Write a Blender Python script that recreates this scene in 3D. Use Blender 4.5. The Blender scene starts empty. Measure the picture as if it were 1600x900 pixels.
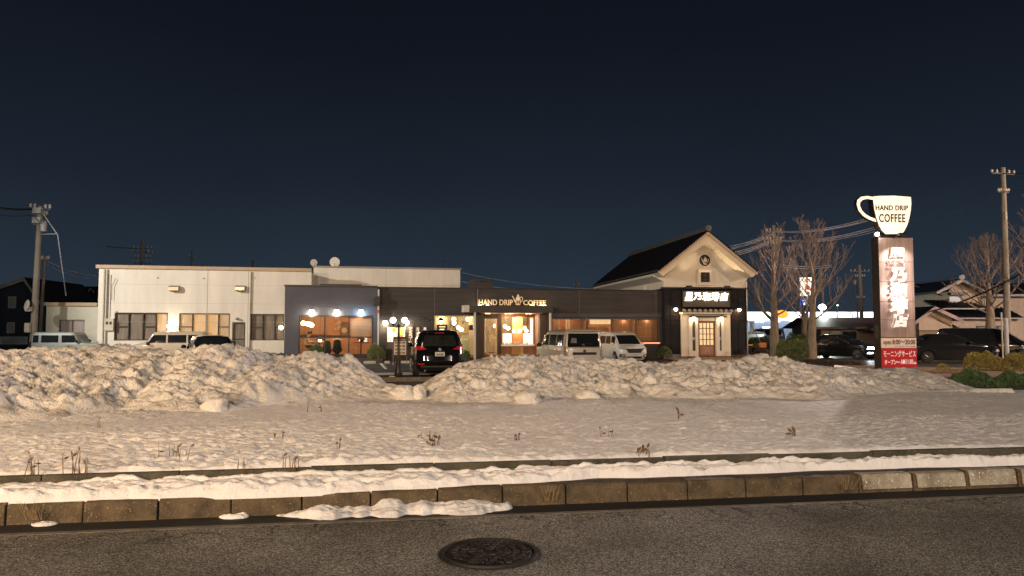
import bpy, bmesh, math, random
import numpy as np
from mathutils import Vector, Matrix, noise as mnoise

R = math.radians
SC = bpy.context.scene
# ------------------------------------------------------------------ camera
FPX = 1156.0
PITCH = math.atan((514 - 450) / FPX)
CAMZ = 1.6
cam_d = bpy.data.cameras.new("camera")
cam = bpy.data.objects.new("camera", cam_d)
SC.collection.objects.link(cam)
cam.location = (0, 0, CAMZ)
cam.rotation_euler = (R(90) + PITCH, 0, 0)
cam_d.sensor_width = 36
cam_d.lens = 36 * FPX / 1600
cam_d.clip_start = 0.05
cam_d.clip_end = 3000
SC.camera = cam
# ------------------------------------------------------------------ night sky
W = bpy.data.worlds.new("World")
SC.world = W
W.use_nodes = True
nt = W.node_tree
nt.nodes.clear()
n_out = nt.nodes.new("ShaderNodeOutputWorld")
n_bg = nt.nodes.new("ShaderNodeBackground")
n_tc = nt.nodes.new("ShaderNodeTexCoord")
n_sep = nt.nodes.new("ShaderNodeSeparateXYZ")
n_rmp = nt.nodes.new("ShaderNodeValToRGB")
n_mr = nt.nodes.new("ShaderNodeMath"); n_mr.operation = 'MULTIPLY_ADD'
n_ns = nt.nodes.new("ShaderNodeTexNoise"); n_ns.inputs["Scale"].default_value = 2.2
n_ns.inputs["Detail"].default_value = 3
nt.links.new(n_tc.outputs["Generated"], n_sep.inputs[0])
nt.links.new(n_tc.outputs["Generated"], n_ns.inputs["Vector"])
nt.links.new(n_ns.outputs["Fac"], n_mr.inputs[0])
n_mr.inputs[1].default_value = 0.09
nt.links.new(n_sep.outputs["Z"], n_mr.inputs[2])
nt.links.new(n_mr.outputs[0], n_rmp.inputs[0])
cr = n_rmp.color_ramp
cr.elements[0].position = 0.0
cr.elements[0].color = (0.027, 0.040, 0.058, 1)
cr.elements[1].position = 0.62
cr.elements[1].color = (0.0036, 0.0042, 0.0076, 1)
e = cr.elements.new(0.10); e.color = (0.0205, 0.032, 0.048, 1)
e = cr.elements.new(0.24); e.color = (0.0110, 0.0168, 0.0268, 1)
e = cr.elements.new(0.40); e.color = (0.0058, 0.0080, 0.0140, 1)
nt.links.new(n_rmp.outputs[0], n_bg.inputs[0])
n_bg.inputs[1].default_value = 1.0
nt.links.new(n_bg.outputs[0], n_out.inputs[0])
SC.view_settings.view_transform = 'Standard'
SC.view_settings.look = 'None'
SC.view_settings.exposure = 0.0
SC.view_settings.gamma = 1.0
SC.cycles.max_bounces = 6
SC.cycles.transparent_max_bounces = 12
SC.cycles.sample_clamp_indirect = 4.0
SC.cycles.use_denoising = True
SC.cycles.caustics_reflective = False
SC.cycles.caustics_refractive = False


def lamp(name, loc, power, col, radius=0.15, aim=None, cone=None, blend=0.6):
    d = bpy.data.lights.new(name, 'SPOT' if aim is not None else 'POINT')
    d.energy = power
    d.color = col
    d.shadow_soft_size = radius
    o = bpy.data.objects.new(name, d)
    o.location = loc
    if aim is not None:
        d.spot_size = R(cone)
        d.spot_blend = blend
        o.rotation_euler = (Vector(aim) - Vector(loc)).to_track_quat('-Z', 'Y').to_euler()
    SC.collection.objects.link(o)
    return o


# inferred street lamps, plus unseen fill lamps added under the same name (none in view)
lamp("street_light", (-17.0, -6.0, 6.4), 18500, (1.0, 0.62, 0.31), 0.25, aim=(-5.5, 18, 0.6), cone=78, blend=0.9)
lamp("street_light", (-5.0, -13.0, 6.6), 13800, (1.0, 0.82, 0.65), 0.22)
lamp("street_light", (15.0, -12.0, 7.5), 8000, (1.0, 0.80, 0.67), 0.25)  # unseen fill lamp, added to brighten the right of the snow
lamp("street_light", (48, 38, 9.0), 16000, (1.0, 0.82, 0.70), 0.22)  # no known source here: added to lift the houses at the right
lamp("street_light", (-27, 20, 9), 19000, (1.0, 0.91, 0.80), 0.3, aim=(-11, 38, 2.5), cone=62)  # added spot out of view, brightens the cream building
lamp("street_light", (33, 24, 9), 11500, (1.0, 0.66, 0.42), 0.3, aim=(22, 42, 3), cone=110)
lamp("street_light", (24.6, 49, 10.0), 44000, (1.0, 0.78, 0.72), 0.12, aim=(-4.0, 21.0, 1), cone=40, blend=0.06)
# ------------------------------------------------------------------ projection helpers (photo pixels -> world)
CP, SP = math.cos(PITCH), math.sin(PITCH)


def ray(px, py):
    dx = (px - 800) / FPX
    dy = (450 - py) / FPX
    return Vector((dx, CP - dy * SP, SP + dy * CP))


def P(px, py, Y):
    d = ray(px, py)
    return Vector((0, 0, CAMZ)) + d * (Y / d.y)


def G(px, py, z):
    d = ray(px, py)
    return Vector((0, 0, CAMZ)) + d * ((z - CAMZ) / d.z)


class Frame:
    """vertical facade plane: local s along the facade, d into the building, z up"""

    def __init__(s, ox, oy, yaw):
        s.o = Vector((ox, oy, 0)); s.yaw = R(yaw)
        s.e1 = Vector((math.cos(s.yaw), math.sin(s.yaw), 0))
        s.e2 = Vector((-math.sin(s.yaw), math.cos(s.yaw), 0))

    def hit(s, px, py, d=0.0):
        r = ray(px, py)
        p0 = s.o + s.e2 * d
        t = (p0 - Vector((0, 0, CAMZ))).dot(s.e2) / r.dot(s.e2)
        p = Vector((0, 0, CAMZ)) + r * t
        return (p - s.o).dot(s.e1), p.z

    def rect(s, x0, y0, x1, y1, d=0.0):
        xm, ym = (x0 + x1) / 2, (y0 + y1) / 2
        return (s.hit(x0, ym, d)[0], s.hit(x1, ym, d)[0], s.hit(xm, y1, d)[1], s.hit(xm, y0, d)[1])

    def w(s, a, d, z):
        return s.o + s.e1 * a + s.e2 * d + Vector((0, 0, z))


# ------------------------------------------------------------------ objects
def link(o, parent=None):
    SC.collection.objects.link(o)
    if parent is not None:
        o.parent = parent
    return o


def tag(o, label=None, cat=None, group=None, kind=None):
    if label: o["label"] = label
    if cat: o["category"] = cat
    if group: o["group"] = group
    if kind: o["kind"] = kind
    return o


def thing(name, label, cat, loc=(0, 0, 0), rz=0.0, group=None):
    o = bpy.data.objects.new(name, None)
    o.location = loc
    o.rotation_euler = (0, 0, rz)
    o.empty_display_size = 0.2
    link(o)
    return tag(o, label, cat, group)


class MB:
    def __init__(s):
        s.v, s.f = [], []

    def add(s, vs, fs):
        k = len(s.v)
        s.v += [tuple(p) for p in vs]
        s.f += [tuple(i + k for i in f) for f in fs]
        return s

    def box(s, x0, x1, y0, y1, z0, z1):
        if x0 > x1: x0, x1 = x1, x0
        if y0 > y1: y0, y1 = y1, y0
        if z0 > z1: z0, z1 = z1, z0
        return s.add([(x0, y0, z0), (x1, y0, z0), (x1, y1, z0), (x0, y1, z0), (x0, y0, z1), (x1, y0, z1), (x1, y1, z1), (x0, y1, z1)],
                     [(3, 2, 1, 0), (4, 5, 6, 7), (0, 1, 5, 4), (1, 2, 6, 5), (2, 3, 7, 6), (3, 0, 4, 7)])

    def prism_y(s, poly, y0, y1):
        """poly in (x,z), counter-clockwise seen from -y; extruded from y0 to y1"""
        n = len(poly)
        vs = [(x, y0, z) for x, z in poly] + [(x, y1, z) for x, z in poly]
        fs = [tuple(range(n)), tuple(range(2 * n - 1, n - 1, -1))]
        fs += [(i, i + n, (i + 1) % n + n, (i + 1) % n) for i in range(n)]
        return s.add(vs, fs)

    def prism_x(s, poly, x0, x1):
        n = len(poly)
        vs = [(x0, y, z) for y, z in poly] + [(x1, y, z) for y, z in poly]
        fs = [tuple(range(n - 1, -1, -1)), tuple(range(n, 2 * n))]
        fs += [(i, (i + 1) % n, (i + 1) % n + n, i + n) for i in range(n)]
        return s.add(vs, fs)

    def prism_z(s, poly, z0, z1):
        n = len(poly)
        vs = [(x, y, z0) for x, y in poly] + [(x, y, z1) for x, y in poly]
        fs = [tuple(range(n - 1, -1, -1)), tuple(range(n, 2 * n))]
        fs += [(i, (i + 1) % n, (i + 1) % n + n, i + n) for i in range(n)]
        return s.add(vs, fs)

    def tube(s, pts, rad, n=6, cap=True):
        pts = [Vector(p) for p in pts]
        if not hasattr(rad, '__len__'): rad = [rad] * len(pts)
        rings = []
        for i, p in enumerate(pts):
            a = pts[max(0, i - 1)]; b = pts[min(len(pts) - 1, i + 1)]
            t = (b - a)
            if t.length < 1e-9: t = Vector((0, 0, 1))
            t.normalize()
            h = Vector((1, 0, 0)) if abs(t.x) < 0.8 else Vector((0, 1, 0))
            u = t.cross(h).normalized(); w = t.cross(u)
            rings.append([p + (u * math.cos(2 * math.pi * k / n) + w * math.sin(2 * math.pi * k / n)) * rad[i] for k in range(n)])
        vs = [q for r in rings for q in r]
        fs = []
        for i in range(len(pts) - 1):
            for k in range(n):
                fs.append((i * n + k, i * n + (k + 1) % n, (i + 1) * n + (k + 1) % n, (i + 1) * n + k))
        if cap:
            fs.append(tuple(range(n - 1, -1, -1)))
            fs.append(tuple((len(pts) - 1) * n + k for k in range(n)))
        return s.add(vs, fs)

    def lathe(s, prof, n=16, c=(0, 0, 0), axis='z'):
        """prof: list of (radius, height)"""
        vs, fs = [], []
        for r, h in prof:
            for k in range(n):
                a = 2 * math.pi * k / n
                x, y = r * math.cos(a), r * math.sin(a)
                if axis == 'z': q = (x, y, h)
                elif axis == 'y': q = (x, h, y)
                else: q = (h, x, y)
                vs.append((q[0] + c[0], q[1] + c[1], q[2] + c[2]))
        for i in range(len(prof) - 1):
            for k in range(n):
                q = (i * n + k, i * n + (k + 1) % n, (i + 1) * n + (k + 1) % n, (i + 1) * n + k)
                fs.append(q if axis == 'z' else q[::-1])
        fs.append(tuple(range(n - 1, -1, -1)))
        fs.append(tuple((len(prof) - 1) * n + k for k in range(n)))
        return s.add(vs, fs)

    def ball(s, c, r, n=14, m=8, sz=1.0):
        prof = [(max(0.001, r * math.sin(math.pi * i / m)), -r * sz * math.cos(math.pi * i / m)) for i in range(m + 1)]
        return s.lathe(prof, n, c)

    def quad(s, a, b, c, d):
        return s.add([a, b, c, d], [(0, 1, 2, 3)])

    def grid(s, rows):
        n = len(rows[0])
        vs = [p for r in rows for p in r]
        fs = [(i * n + k, i * n + k + 1, (i + 1) * n + k + 1, (i + 1) * n + k) for i in range(len(rows) - 1) for k in range(n - 1)]
        return s.add(vs, fs)

    def build(s, name, mat, parent=None, smooth=False, bevel=0.0, loc=None):
        me = bpy.data.meshes.new(name)
        me.from_pydata(s.v, [], s.f)
        me.update()
        if mat is not None: me.materials.append(mat)
        if smooth:
            me.shade_smooth()
            me.set_sharp_from_angle(angle=R(38))
        o = bpy.data.objects.new(name, me)
        link(o, parent)
        if loc is not None: o.location = loc
        if bevel:
            m = o.modifiers.new("bevel", 'BEVEL'); m.width = bevel; m.segments = 2; m.limit_method = 'ANGLE'; m.angle_limit = R(40)
        return o


def bx(*a):
    return MB().box(*a)


# ------------------------------------------------------------------ materials
MC = {}


def M(name, col=(0.5, 0.5, 0.5), rough=0.6, metal=0.0, var=0.12, vs=2.5, bump=0.0, bs=40.0, emit=None, es=0.0, coat=0.0, trans=0.0, coord='Object', stretch=None, spec=None):
    if name in MC: return MC[name]
    m = bpy.data.materials.new(name)
    m.use_nodes = True
    t = m.node_tree; b = t.nodes["Principled BSDF"]
    tc = t.nodes.new("ShaderNodeTexCoord")
    src = tc.outputs[coord]
    if stretch:
        mp = t.nodes.new("ShaderNodeMapping"); mp.inputs["Scale"].default_value = stretch
        t.links.new(src, mp.inputs[0]); src = mp.outputs[0]
    if var > 0:
        n1 = t.nodes.new("ShaderNodeTexNoise"); n1.inputs["Scale"].default_value = vs; n1.inputs["Detail"].default_value = 6
        n1.inputs["Roughness"].default_value = 0.62
        t.links.new(src, n1.inputs["Vector"])
        mx = t.nodes.new("ShaderNodeValToRGB")
        mx.color_ramp.elements[0].position = 0.3; mx.color_ramp.elements[1].position = 0.7
        mx.color_ramp.elements[0].color = (*[c * (1 - var) for c in col], 1)
        mx.color_ramp.elements[1].color = (*[min(1, c * (1 + var)) for c in col], 1)
        t.links.new(n1.outputs["Fac"], mx.inputs[0]); t.links.new(mx.outputs[0], b.inputs["Base Color"])
    else:
        b.inputs["Base Color"].default_value = (*col, 1)
    b.inputs["Roughness"].default_value = rough
    b.inputs["Metallic"].default_value = metal
    if spec is not None: b.inputs["Specular IOR Level"].default_value = spec
    if coat: b.inputs["Coat Weight"].default_value = coat; b.inputs["Coat Roughness"].default_value = 0.05
    if trans: b.inputs["Transmission Weight"].default_value = trans
    if bump > 0:
        n2 = t.nodes.new("ShaderNodeTexNoise"); n2.inputs["Scale"].default_value = bs; n2.inputs["Detail"].default_value = 4
        t.links.new(src, n2.inputs["Vector"])
        bp = t.nodes.new("ShaderNodeBump"); bp.inputs["Strength"].default_value = bump; bp.inputs["Distance"].default_value = 0.02
        t.links.new(n2.outputs["Fac"], bp.inputs["Height"]); t.links.new(bp.outputs[0], b.inputs["Normal"])
    if emit is not None:
        b.inputs["Emission Color"].default_value = (*emit, 1)
        b.inputs["Emission Strength"].default_value = es
    MC[name] = m
    return m


def glass(name, tint=(0.9, 0.9, 0.9), refl=0.12):
    """thin pane: mostly see-through with a fresnel reflection"""
    if name in MC: return MC[name]
    m = bpy.data.materials.new(name); m.use_nodes = True
    t = m.node_tree; t.nodes.clear()
    o = t.nodes.new("ShaderNodeOutputMaterial"); mx = t.nodes.new("ShaderNodeMixShader")
    tr = t.nodes.new("ShaderNodeBsdfTransparent"); gl = t.nodes.new("ShaderNodeBsdfGlossy")
    fr = t.nodes.new("ShaderNodeLayerWeight"); fr.inputs["Blend"].default_value = refl
    ns = t.nodes.new("ShaderNodeTexNoise"); ns.inputs["Scale"].default_value = 3
    rr = t.nodes.new("ShaderNodeMapRange"); rr.inputs["To Min"].default_value = 0.02; rr.inputs["To Max"].default_value = 0.06
    t.links.new(ns.outputs["Fac"], rr.inputs["Value"]); t.links.new(rr.outputs[0], gl.inputs["Roughness"])
    tr.inputs[0].default_value = (*tint, 1)
    t.links.new(fr.outputs["Fresnel"], mx.inputs[0]); t.links.new(tr.outputs[0], mx.inputs[1]); t.links.new(gl.outputs[0], mx.inputs[2])
    t.links.new(mx.outputs[0], o.inputs[0])
    MC[name] = m
    return m


def glow(name, col, s, var=0.0):
    """something that gives off light"""
    if name in MC: return MC[name]
    m = bpy.data.materials.new(name); m.use_nodes = True
    t = m.node_tree; b = t.nodes["Principled BSDF"]
    b.inputs["Base Color"].default_value = (*[c * 0.8 for c in col], 1)
    b.inputs["Emission Color"].default_value = (*col, 1)
    b.inputs["Emission Strength"].default_value = s
    if var:
        tc = t.nodes.new("ShaderNodeTexCoord"); n = t.nodes.new("ShaderNodeTexNoise"); n.inputs["Scale"].default_value = 2.0
        r = t.nodes.new("ShaderNodeMapRange"); r.inputs["To Min"].default_value = s * (1 - var); r.inputs["To Max"].default_value = s * (1 + var)
        t.links.new(tc.outputs["Object"], n.inputs["Vector"]); t.links.new(n.outputs["Fac"], r.inputs["Value"]); t.links.new(r.outputs[0], b.inputs["Emission Strength"])
    MC[name] = m
    return m


def text_mesh(body, offset=0.0, extrude=0.02, spacing=1.0, line=1.0):
    cu = bpy.data.curves.new("t", 'FONT')
    cu.body = body; cu.size = 1.0; cu.extrude = extrude; cu.offset = offset
    cu.align_x = 'CENTER'; cu.align_y = 'CENTER'; cu.space_character = spacing; cu.space_line = line
    cu.resolution_u = 3
    o = bpy.data.objects.new("t", cu); SC.collection.objects.link(o)
    dg = bpy.context.evaluated_depsgraph_get()
    me = bpy.data.meshes.new_from_object(o.evaluated_get(dg))
    vs = [tuple(v.co) for v in me.vertices]; fs = [tuple(p.vertices) for p in me.polygons]
    bpy.data.objects.remove(o); bpy.data.meshes.remove(me)
    return vs, fs


def write(mb, body, x0, x1, z0, z1, y, depth=0.02, offset=0.0, spacing=1.0, vertical=False, shear=0.0):
    """lettering on a wall that faces -y, fitted to the rectangle x0..x1, z0..z1"""
    if vertical:
        n = len(body); h = (z1 - z0) / n
        for i, ch in enumerate(body):
            pad = 0.03 * h
            if ch == 'ー':
                xm = (x0 + x1) / 2; mb.box(xm - 0.07 * (x1 - x0), xm + 0.07 * (x1 - x0), y - depth, y, z1 - (i + 1) * h + 0.12 * h, z1 - i * h - 0.12 * h)
                continue
            write(mb, ch, x0, x1, z1 - (i + 1) * h + pad, z1 - i * h - pad, y, depth, offset, shear=shear)
        return mb
    vs, fs = text_mesh(body, offset, 0.5, spacing)
    if not vs: return mb
    a = np.array(vs); mn, mxx = a.min(0), a.max(0)
    sx = (x1 - x0) / max(1e-6, mxx[0] - mn[0]); sz = (z1 - z0) / max(1e-6, mxx[1] - mn[1])
    out = [(x0 + (v[0] - mn[0]) * sx + shear * (v[1] - mn[1]) * sz, y - (v[2] + 0.5) * depth, z0 + (v[1] - mn[1]) * sz) for v in vs]
    return mb.add(out, fs)


# ------------------------------------------------------------------ numpy noise
_rs = np.random.RandomState(7)
_tab = _rs.rand(256, 256)


def vnoise(x, y):
    xi = np.floor(x).astype(int); yi = np.floor(y).astype(int)
    fx = x - xi; fy = y - yi
    fx = fx * fx * (3 - 2 * fx); fy = fy * fy * (3 - 2 * fy)
    g = lambda a, b: _tab[a & 255, b & 255]
    return (g(xi, yi) * (1 - fx) + g(xi + 1, yi) * fx) * (1 - fy) + (g(xi, yi + 1) * (1 - fx) + g(xi + 1, yi + 1) * fx) * fy


def fbm(x, y, oct=4, gain=0.5):
    s = 0; a = 1; t = 0
    for k in range(oct):
        s = s + a * (vnoise(x * 2 ** k + 17.3 * k, y * 2 ** k + 9.1 * k) - 0.5); t += a; a *= gain
    return s / t * 2


def grid_mesh(name, X, Y, Z, mat, parent=None, smooth=True):
    r, c = X.shape
    co = np.stack([X, Y, Z], -1).reshape(-1, 3)
    idx = np.arange(r * c).reshape(r, c)
    q = np.stack([idx[:-1, :-1], idx[:-1, 1:], idx[1:, 1:], idx[1:, :-1]], -1).reshape(-1, 4)
    me = bpy.data.meshes.new(name)
    me.vertices.add(len(co)); me.vertices.foreach_set("co", co.ravel().astype(np.float32))
    me.loops.add(q.size); me.loops.foreach_set("vertex_index", q.ravel().astype(np.int32))
    me.polygons.add(len(q)); me.polygons.foreach_set("loop_start", np.arange(0, q.size, 4, dtype=np.int32))
    me.update(); me.validate()
    if mat: me.materials.append(mat)
    if smooth: me.shade_smooth()
    o = bpy.data.objects.new(name, me)
    return link(o, parent)


def put_leaves(mb, n, size, fn, rng):
    """n small leaf faces at points given by fn(rng)"""
    for _ in range(n):
        c = Vector(fn(rng)); s = size * rng.uniform(0.6, 1.3)
        a = Vector((rng.gauss(0, 1), rng.gauss(0, 1), rng.gauss(0, 1))).normalized()
        b = a.cross(Vector((rng.gauss(0, 1), rng.gauss(0, 1), rng.gauss(0, 1)))).normalized()
        mb.add([c - a * s, c + b * s * 0.45, c + a * s, c - b * s * 0.45], [(0, 1, 2, 3)])
# ================================================================== GROUND
LOTZ = -0.12
RY = R(9.0)                       # the near street runs at 9 degrees to the picture plane
RC, RS = math.cos(RY), math.sin(RY)


def road(r, q, z=0.0):            # along the street, across it
    return (r * RC - q * RS, r * RS + q * RC, z)


def snow_mat(name, base, dirt, dirt_amt, fine, dscale=1.6):
    m = bpy.data.materials.new(name); m.use_nodes = True
    t = m.node_tree; b = t.nodes["Principled BSDF"]
    tc = t.nodes.new("ShaderNodeTexCoord")
    n1 = t.nodes.new("ShaderNodeTexNoise"); n1.inputs["Scale"].default_value = dscale; n1.inputs["Detail"].default_value = 9; n1.inputs["Roughness"].default_value = 0.7
    n1.inputs["Distortion"].default_value = 0.6
    r1 = t.nodes.new("ShaderNodeValToRGB")
    r1.color_ramp.elements[0].position = 0.30; r1.color_ramp.elements[0].color = (*dirt, 1)
    r1.color_ramp.elements[1].position = 0.30 + dirt_amt; r1.color_ramp.elements[1].color = (*base, 1)
    n2 = t.nodes.new("ShaderNodeTexNoise"); n2.inputs["Scale"].default_value = 26; n2.inputs["Detail"].default_value = 6
    n3 = t.nodes.new("ShaderNodeTexNoise"); n3.inputs["Scale"].default_value = 130; n3.inputs["Detail"].default_value = 3
    ad = t.nodes.new("ShaderNodeMath"); ad.operation = 'MULTIPLY_ADD'; ad.inputs[1].default_value = 0.3
    bp = t.nodes.new("ShaderNodeBump"); bp.inputs["Strength"].default_value = fine; bp.inputs["Distance"].default_value = 0.035
    for n in (n1, n2, n3): t.links.new(tc.outputs["Object"], n.inputs["Vector"])
    t.links.new(n1.outputs["Fac"], r1.inputs[0]); t.links.new(r1.outputs[0], b.inputs["Base Color"])
    t.links.new(n3.outputs["Fac"], ad.inputs[0]); t.links.new(n2.outputs["Fac"], ad.inputs[2])
    t.links.new(ad.outputs[0], bp.inputs["Height"]); t.links.new(bp.outputs[0], b.inputs["Normal"])
    b.inputs["Roughness"].default_value = 0.8
    b.inputs["Specular IOR Level"].default_value = 0.08
    return m


SNOW = snow_mat("clean_old_snow", (0.80, 0.79, 0.78), (0.66, 0.64, 0.62), 0.35, 0.45)
BANK = snow_mat("ploughed_snow", (0.77, 0.74, 0.69), (0.20, 0.175, 0.14), 0.18, 0.9, 2.3)


def asphalt_mat(name, base, cracks=True, speck=0.35):
    m = bpy.data.materials.new(name); m.use_nodes = True
    t = m.node_tree; b = t.nodes["Principled BSDF"]
    tc = t.nodes.new("ShaderNodeTexCoord"); O = tc.outputs["Object"]
    big = t.nodes.new("ShaderNodeTexNoise"); big.inputs["Scale"].default_value = 0.9; big.inputs["Detail"].default_value = 5
    v = t.nodes.new("ShaderNodeTexVoronoi"); v.inputs["Scale"].default_value = 115
    v2 = t.nodes.new("ShaderNodeTexNoise"); v2.inputs["Scale"].default_value = 160; v2.inputs["Detail"].default_value = 3
    for n in (big, v, v2): t.links.new(O, n.inputs["Vector"])
    rb = t.nodes.new("ShaderNodeValToRGB")
    rb.color_ramp.elements[0].position = 0.3; rb.color_ramp.elements[0].color = (*[c * 0.60 for c in base], 1)
    rb.color_ramp.elements[1].position = 0.7; rb.color_ramp.elements[1].color = (*[c * 1.32 for c in base], 1)
    t.links.new(big.outputs["Fac"], rb.inputs[0])
    # each stone of the surface has its own tone
    sx = t.nodes.new("ShaderNodeSeparateColor"); t.links.new(v.outputs["Color"], sx.inputs[0])
    rs = t.nodes.new("ShaderNodeMapRange"); rs.inputs["From Min"].default_value = 0.0; rs.inputs["To Min"].default_value = 0.40; rs.inputs["To Max"].default_value = 2.4
    pw = t.nodes.new("ShaderNodeMath"); pw.operation = 'POWER'; pw.inputs[1].default_value = 2.2
    t.links.new(sx.outputs[0], pw.inputs[0]); t.links.new(pw.outputs[0], rs.inputs["Value"])
    mul = t.nodes.new("ShaderNodeMix"); mul.data_type = 'RGBA'; mul.blend_type = 'MULTIPLY'; mul.inputs[0].default_value = 1
    cb = t.nodes.new("ShaderNodeCombineColor")
    for k in range(3): t.links.new(rs.outputs[0], cb.inputs[k])
    t.links.new(rb.outputs[0], mul.inputs[6]); t.links.new(cb.outputs[0], mul.inputs[7])
    col = mul.outputs[2]
    if cracks:
        # crazing and cracks, strongest within half a metre of the gutter
        sp = t.nodes.new("ShaderNodeSeparateXYZ"); t.links.new(O, sp.inputs[0])
        mask = t.nodes.new("ShaderNodeMapRange"); mask.inputs["From Min"].default_value = 5.7; mask.inputs["From Max"].default_value = 6.4
        t.links.new(sp.outputs["Y"], mask.inputs["Value"])
        ds = t.nodes.new("ShaderNodeTexNoise"); ds.inputs["Scale"].default_value = 5; ds.inputs["Detail"].default_value = 4; t.links.new(O, ds.inputs["Vector"])
        av = t.nodes.new("ShaderNodeVectorMath"); av.operation = 'MULTIPLY_ADD'; av.inputs[1].default_value = (0.35, 0.35, 0.0)
        t.links.new(ds.outputs["Color"], av.inputs[0]); t.links.new(O, av.inputs[2])
        vc = t.nodes.new("ShaderNodeTexVoronoi"); vc.feature = 'DISTANCE_TO_EDGE'; vc.inputs["Scale"].default_value = 2.3
        t.links.new(av.outputs[0], vc.inputs["Vector"])
        lt = t.nodes.new("ShaderNodeMapRange"); lt.inputs["From Min"].default_value = 0.0; lt.inputs["From Max"].default_value = 0.035
        lt.inputs["To Min"].default_value = 1.0; lt.inputs["To Max"].default_value = 0.0
        t.links.new(vc.outputs["Distance"], lt.inputs["Value"])
        mm = t.nodes.new("ShaderNodeMath"); mm.operation = 'MULTIPLY'; t.links.new(lt.outputs[0], mm.inputs[0]); t.links.new(mask.outputs[0], mm.inputs[1])
        m2 = t.nodes.new("ShaderNodeMix"); m2.data_type = 'RGBA'; m2.inputs[7].default_value = (0.006, 0.005, 0.004, 1)
        t.links.new(mm.outputs[0], m2.inputs[0]); t.links.new(col, m2.inputs[6]); col = m2.outputs[2]
    t.links.new(col, b.inputs["Base Color"])
    bp = t.nodes.new("ShaderNodeBump"); bp.inputs["Strength"].default_value = 1.0; bp.inputs["Distance"].default_value = 0.006
    hm = t.nodes.new("ShaderNodeMath"); hm.operation = 'ADD'
    t.links.new(v.outputs["Distance"], hm.inputs[0]); t.links.new(v2.outputs["Fac"], hm.inputs[1]); t.links.new(hm.outputs[0], bp.inputs["Height"])
    t.links.new(bp.outputs[0], b.inputs["Normal"])
    b.inputs["Roughness"].default_value = 0.92
    b.inputs["Specular IOR Level"].default_value = 0.12
    return m


ASPH = asphalt_mat("street_asphalt", (0.165, 0.155, 0.132))
LOTA = asphalt_mat("lot_asphalt", (0.085, 0.08, 0.074), cracks=False)
SOIL = M("dark_wet_soil", (0.035, 0.028, 0.02), 0.95, var=0.4, vs=5, bump=1, bs=20)
CONC = M("old_concrete", (0.16, 0.135, 0.10), 0.9, var=0.4, vs=6, bump=0.8, bs=60)

tag(bx(-900, 900, 30, 1500, LOTZ - 0.4, LOTZ).build("ground", LOTA), kind='structure')
tag(bx(-900, 900, 19.2, 30, LOTZ - 0.4, LOTZ).build("parking_lot", LOTA), kind='structure')
ro = bx(-60, 60, -25, 6.36, -0.4, 0).build("road", ASPH); ro.rotation_euler.z = RY; tag(ro, kind='structure')
# gutter: smooth concrete channel strip, near-black up to the kerb
GUT = M("black_gutter", (0.007, 0.006, 0.005), 0.75, var=0.6, vs=7, bump=0.5, bs=50, stretch=(0.5, 3, 1))
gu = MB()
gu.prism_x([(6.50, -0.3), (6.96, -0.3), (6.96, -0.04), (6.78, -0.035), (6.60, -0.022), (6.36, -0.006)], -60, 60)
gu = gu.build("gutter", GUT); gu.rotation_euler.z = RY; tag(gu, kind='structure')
gs_ = bx(-60, 60, 6.365, 6.43, -.02, 0.003).build("gutter_lip", M("pale_gutter_lip", (0.15, 0.13, 0.10), 0.85, var=0.5, vs=5, bump=0.6, bs=60)); gs_.rotation_euler.z = RY; tag(gs_, kind='structure')


def block_mat(name, base, moss, paint=None):
    m = bpy.data.materials.new(name); m.use_nodes = True
    t = m.node_tree; b = t.nodes["Principled BSDF"]
    tc = t.nodes.new("ShaderNodeTexCoord"); O = tc.outputs["Object"]
    n = t.nodes.new("ShaderNodeTexNoise"); n.inputs["Scale"].default_value = 3.2; n.inputs["Detail"].default_value = 8; n.inputs["Roughness"].default_value = 0.7
    v = t.nodes.new("ShaderNodeTexNoise"); v.inputs["Scale"].default_value = 45; v.inputs["Detail"].default_value = 3
    for k in (n, v): t.links.new(O, k.inputs["Vector"])
    r = t.nodes.new("ShaderNodeValToRGB")
    r.color_ramp.elements[0].position = 0.36; r.color_ramp.elements[0].color = (*moss, 1)
    r.color_ramp.elements[1].position = 0.62; r.color_ramp.elements[1].color = (*base, 1)
    t.links.new(n.outputs["Fac"], r.inputs[0])
    r2 = t.nodes.new("ShaderNodeValToRGB"); r2.color_ramp.interpolation = 'LINEAR'
    r2.color_ramp.elements[0].position = 0.62; r2.color_ramp.elements[0].color = (0, 0, 0, 1)
    r2.color_ramp.elements[1].position = 0.72; r2.color_ramp.elements[1].color = (1, 1, 1, 1)
    t.links.new(v.outputs["Fac"], r2.inputs[0])
    mx = t.nodes.new("ShaderNodeMix"); mx.data_type = 'RGBA'; mx.inputs[7].default_value = (*[min(1, c * 2.0) for c in base], 1)
    t.links.new(r2.outputs[0], mx.inputs[0]); t.links.new(r.outputs[0], mx.inputs[6])
    t.links.new(mx.outputs[2], b.inputs["Base Color"])
    bp = t.nodes.new("ShaderNodeBump"); bp.inputs["Strength"].default_value = 0.9; bp.inputs["Distance"].default_value = 0.012
    t.links.new(v.outputs["Fac"], bp.inputs["Height"]); t.links.new(bp.outputs[0], b.inputs["Normal"])
    b.inputs["Roughness"].default_value = 0.85
    return m


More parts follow.
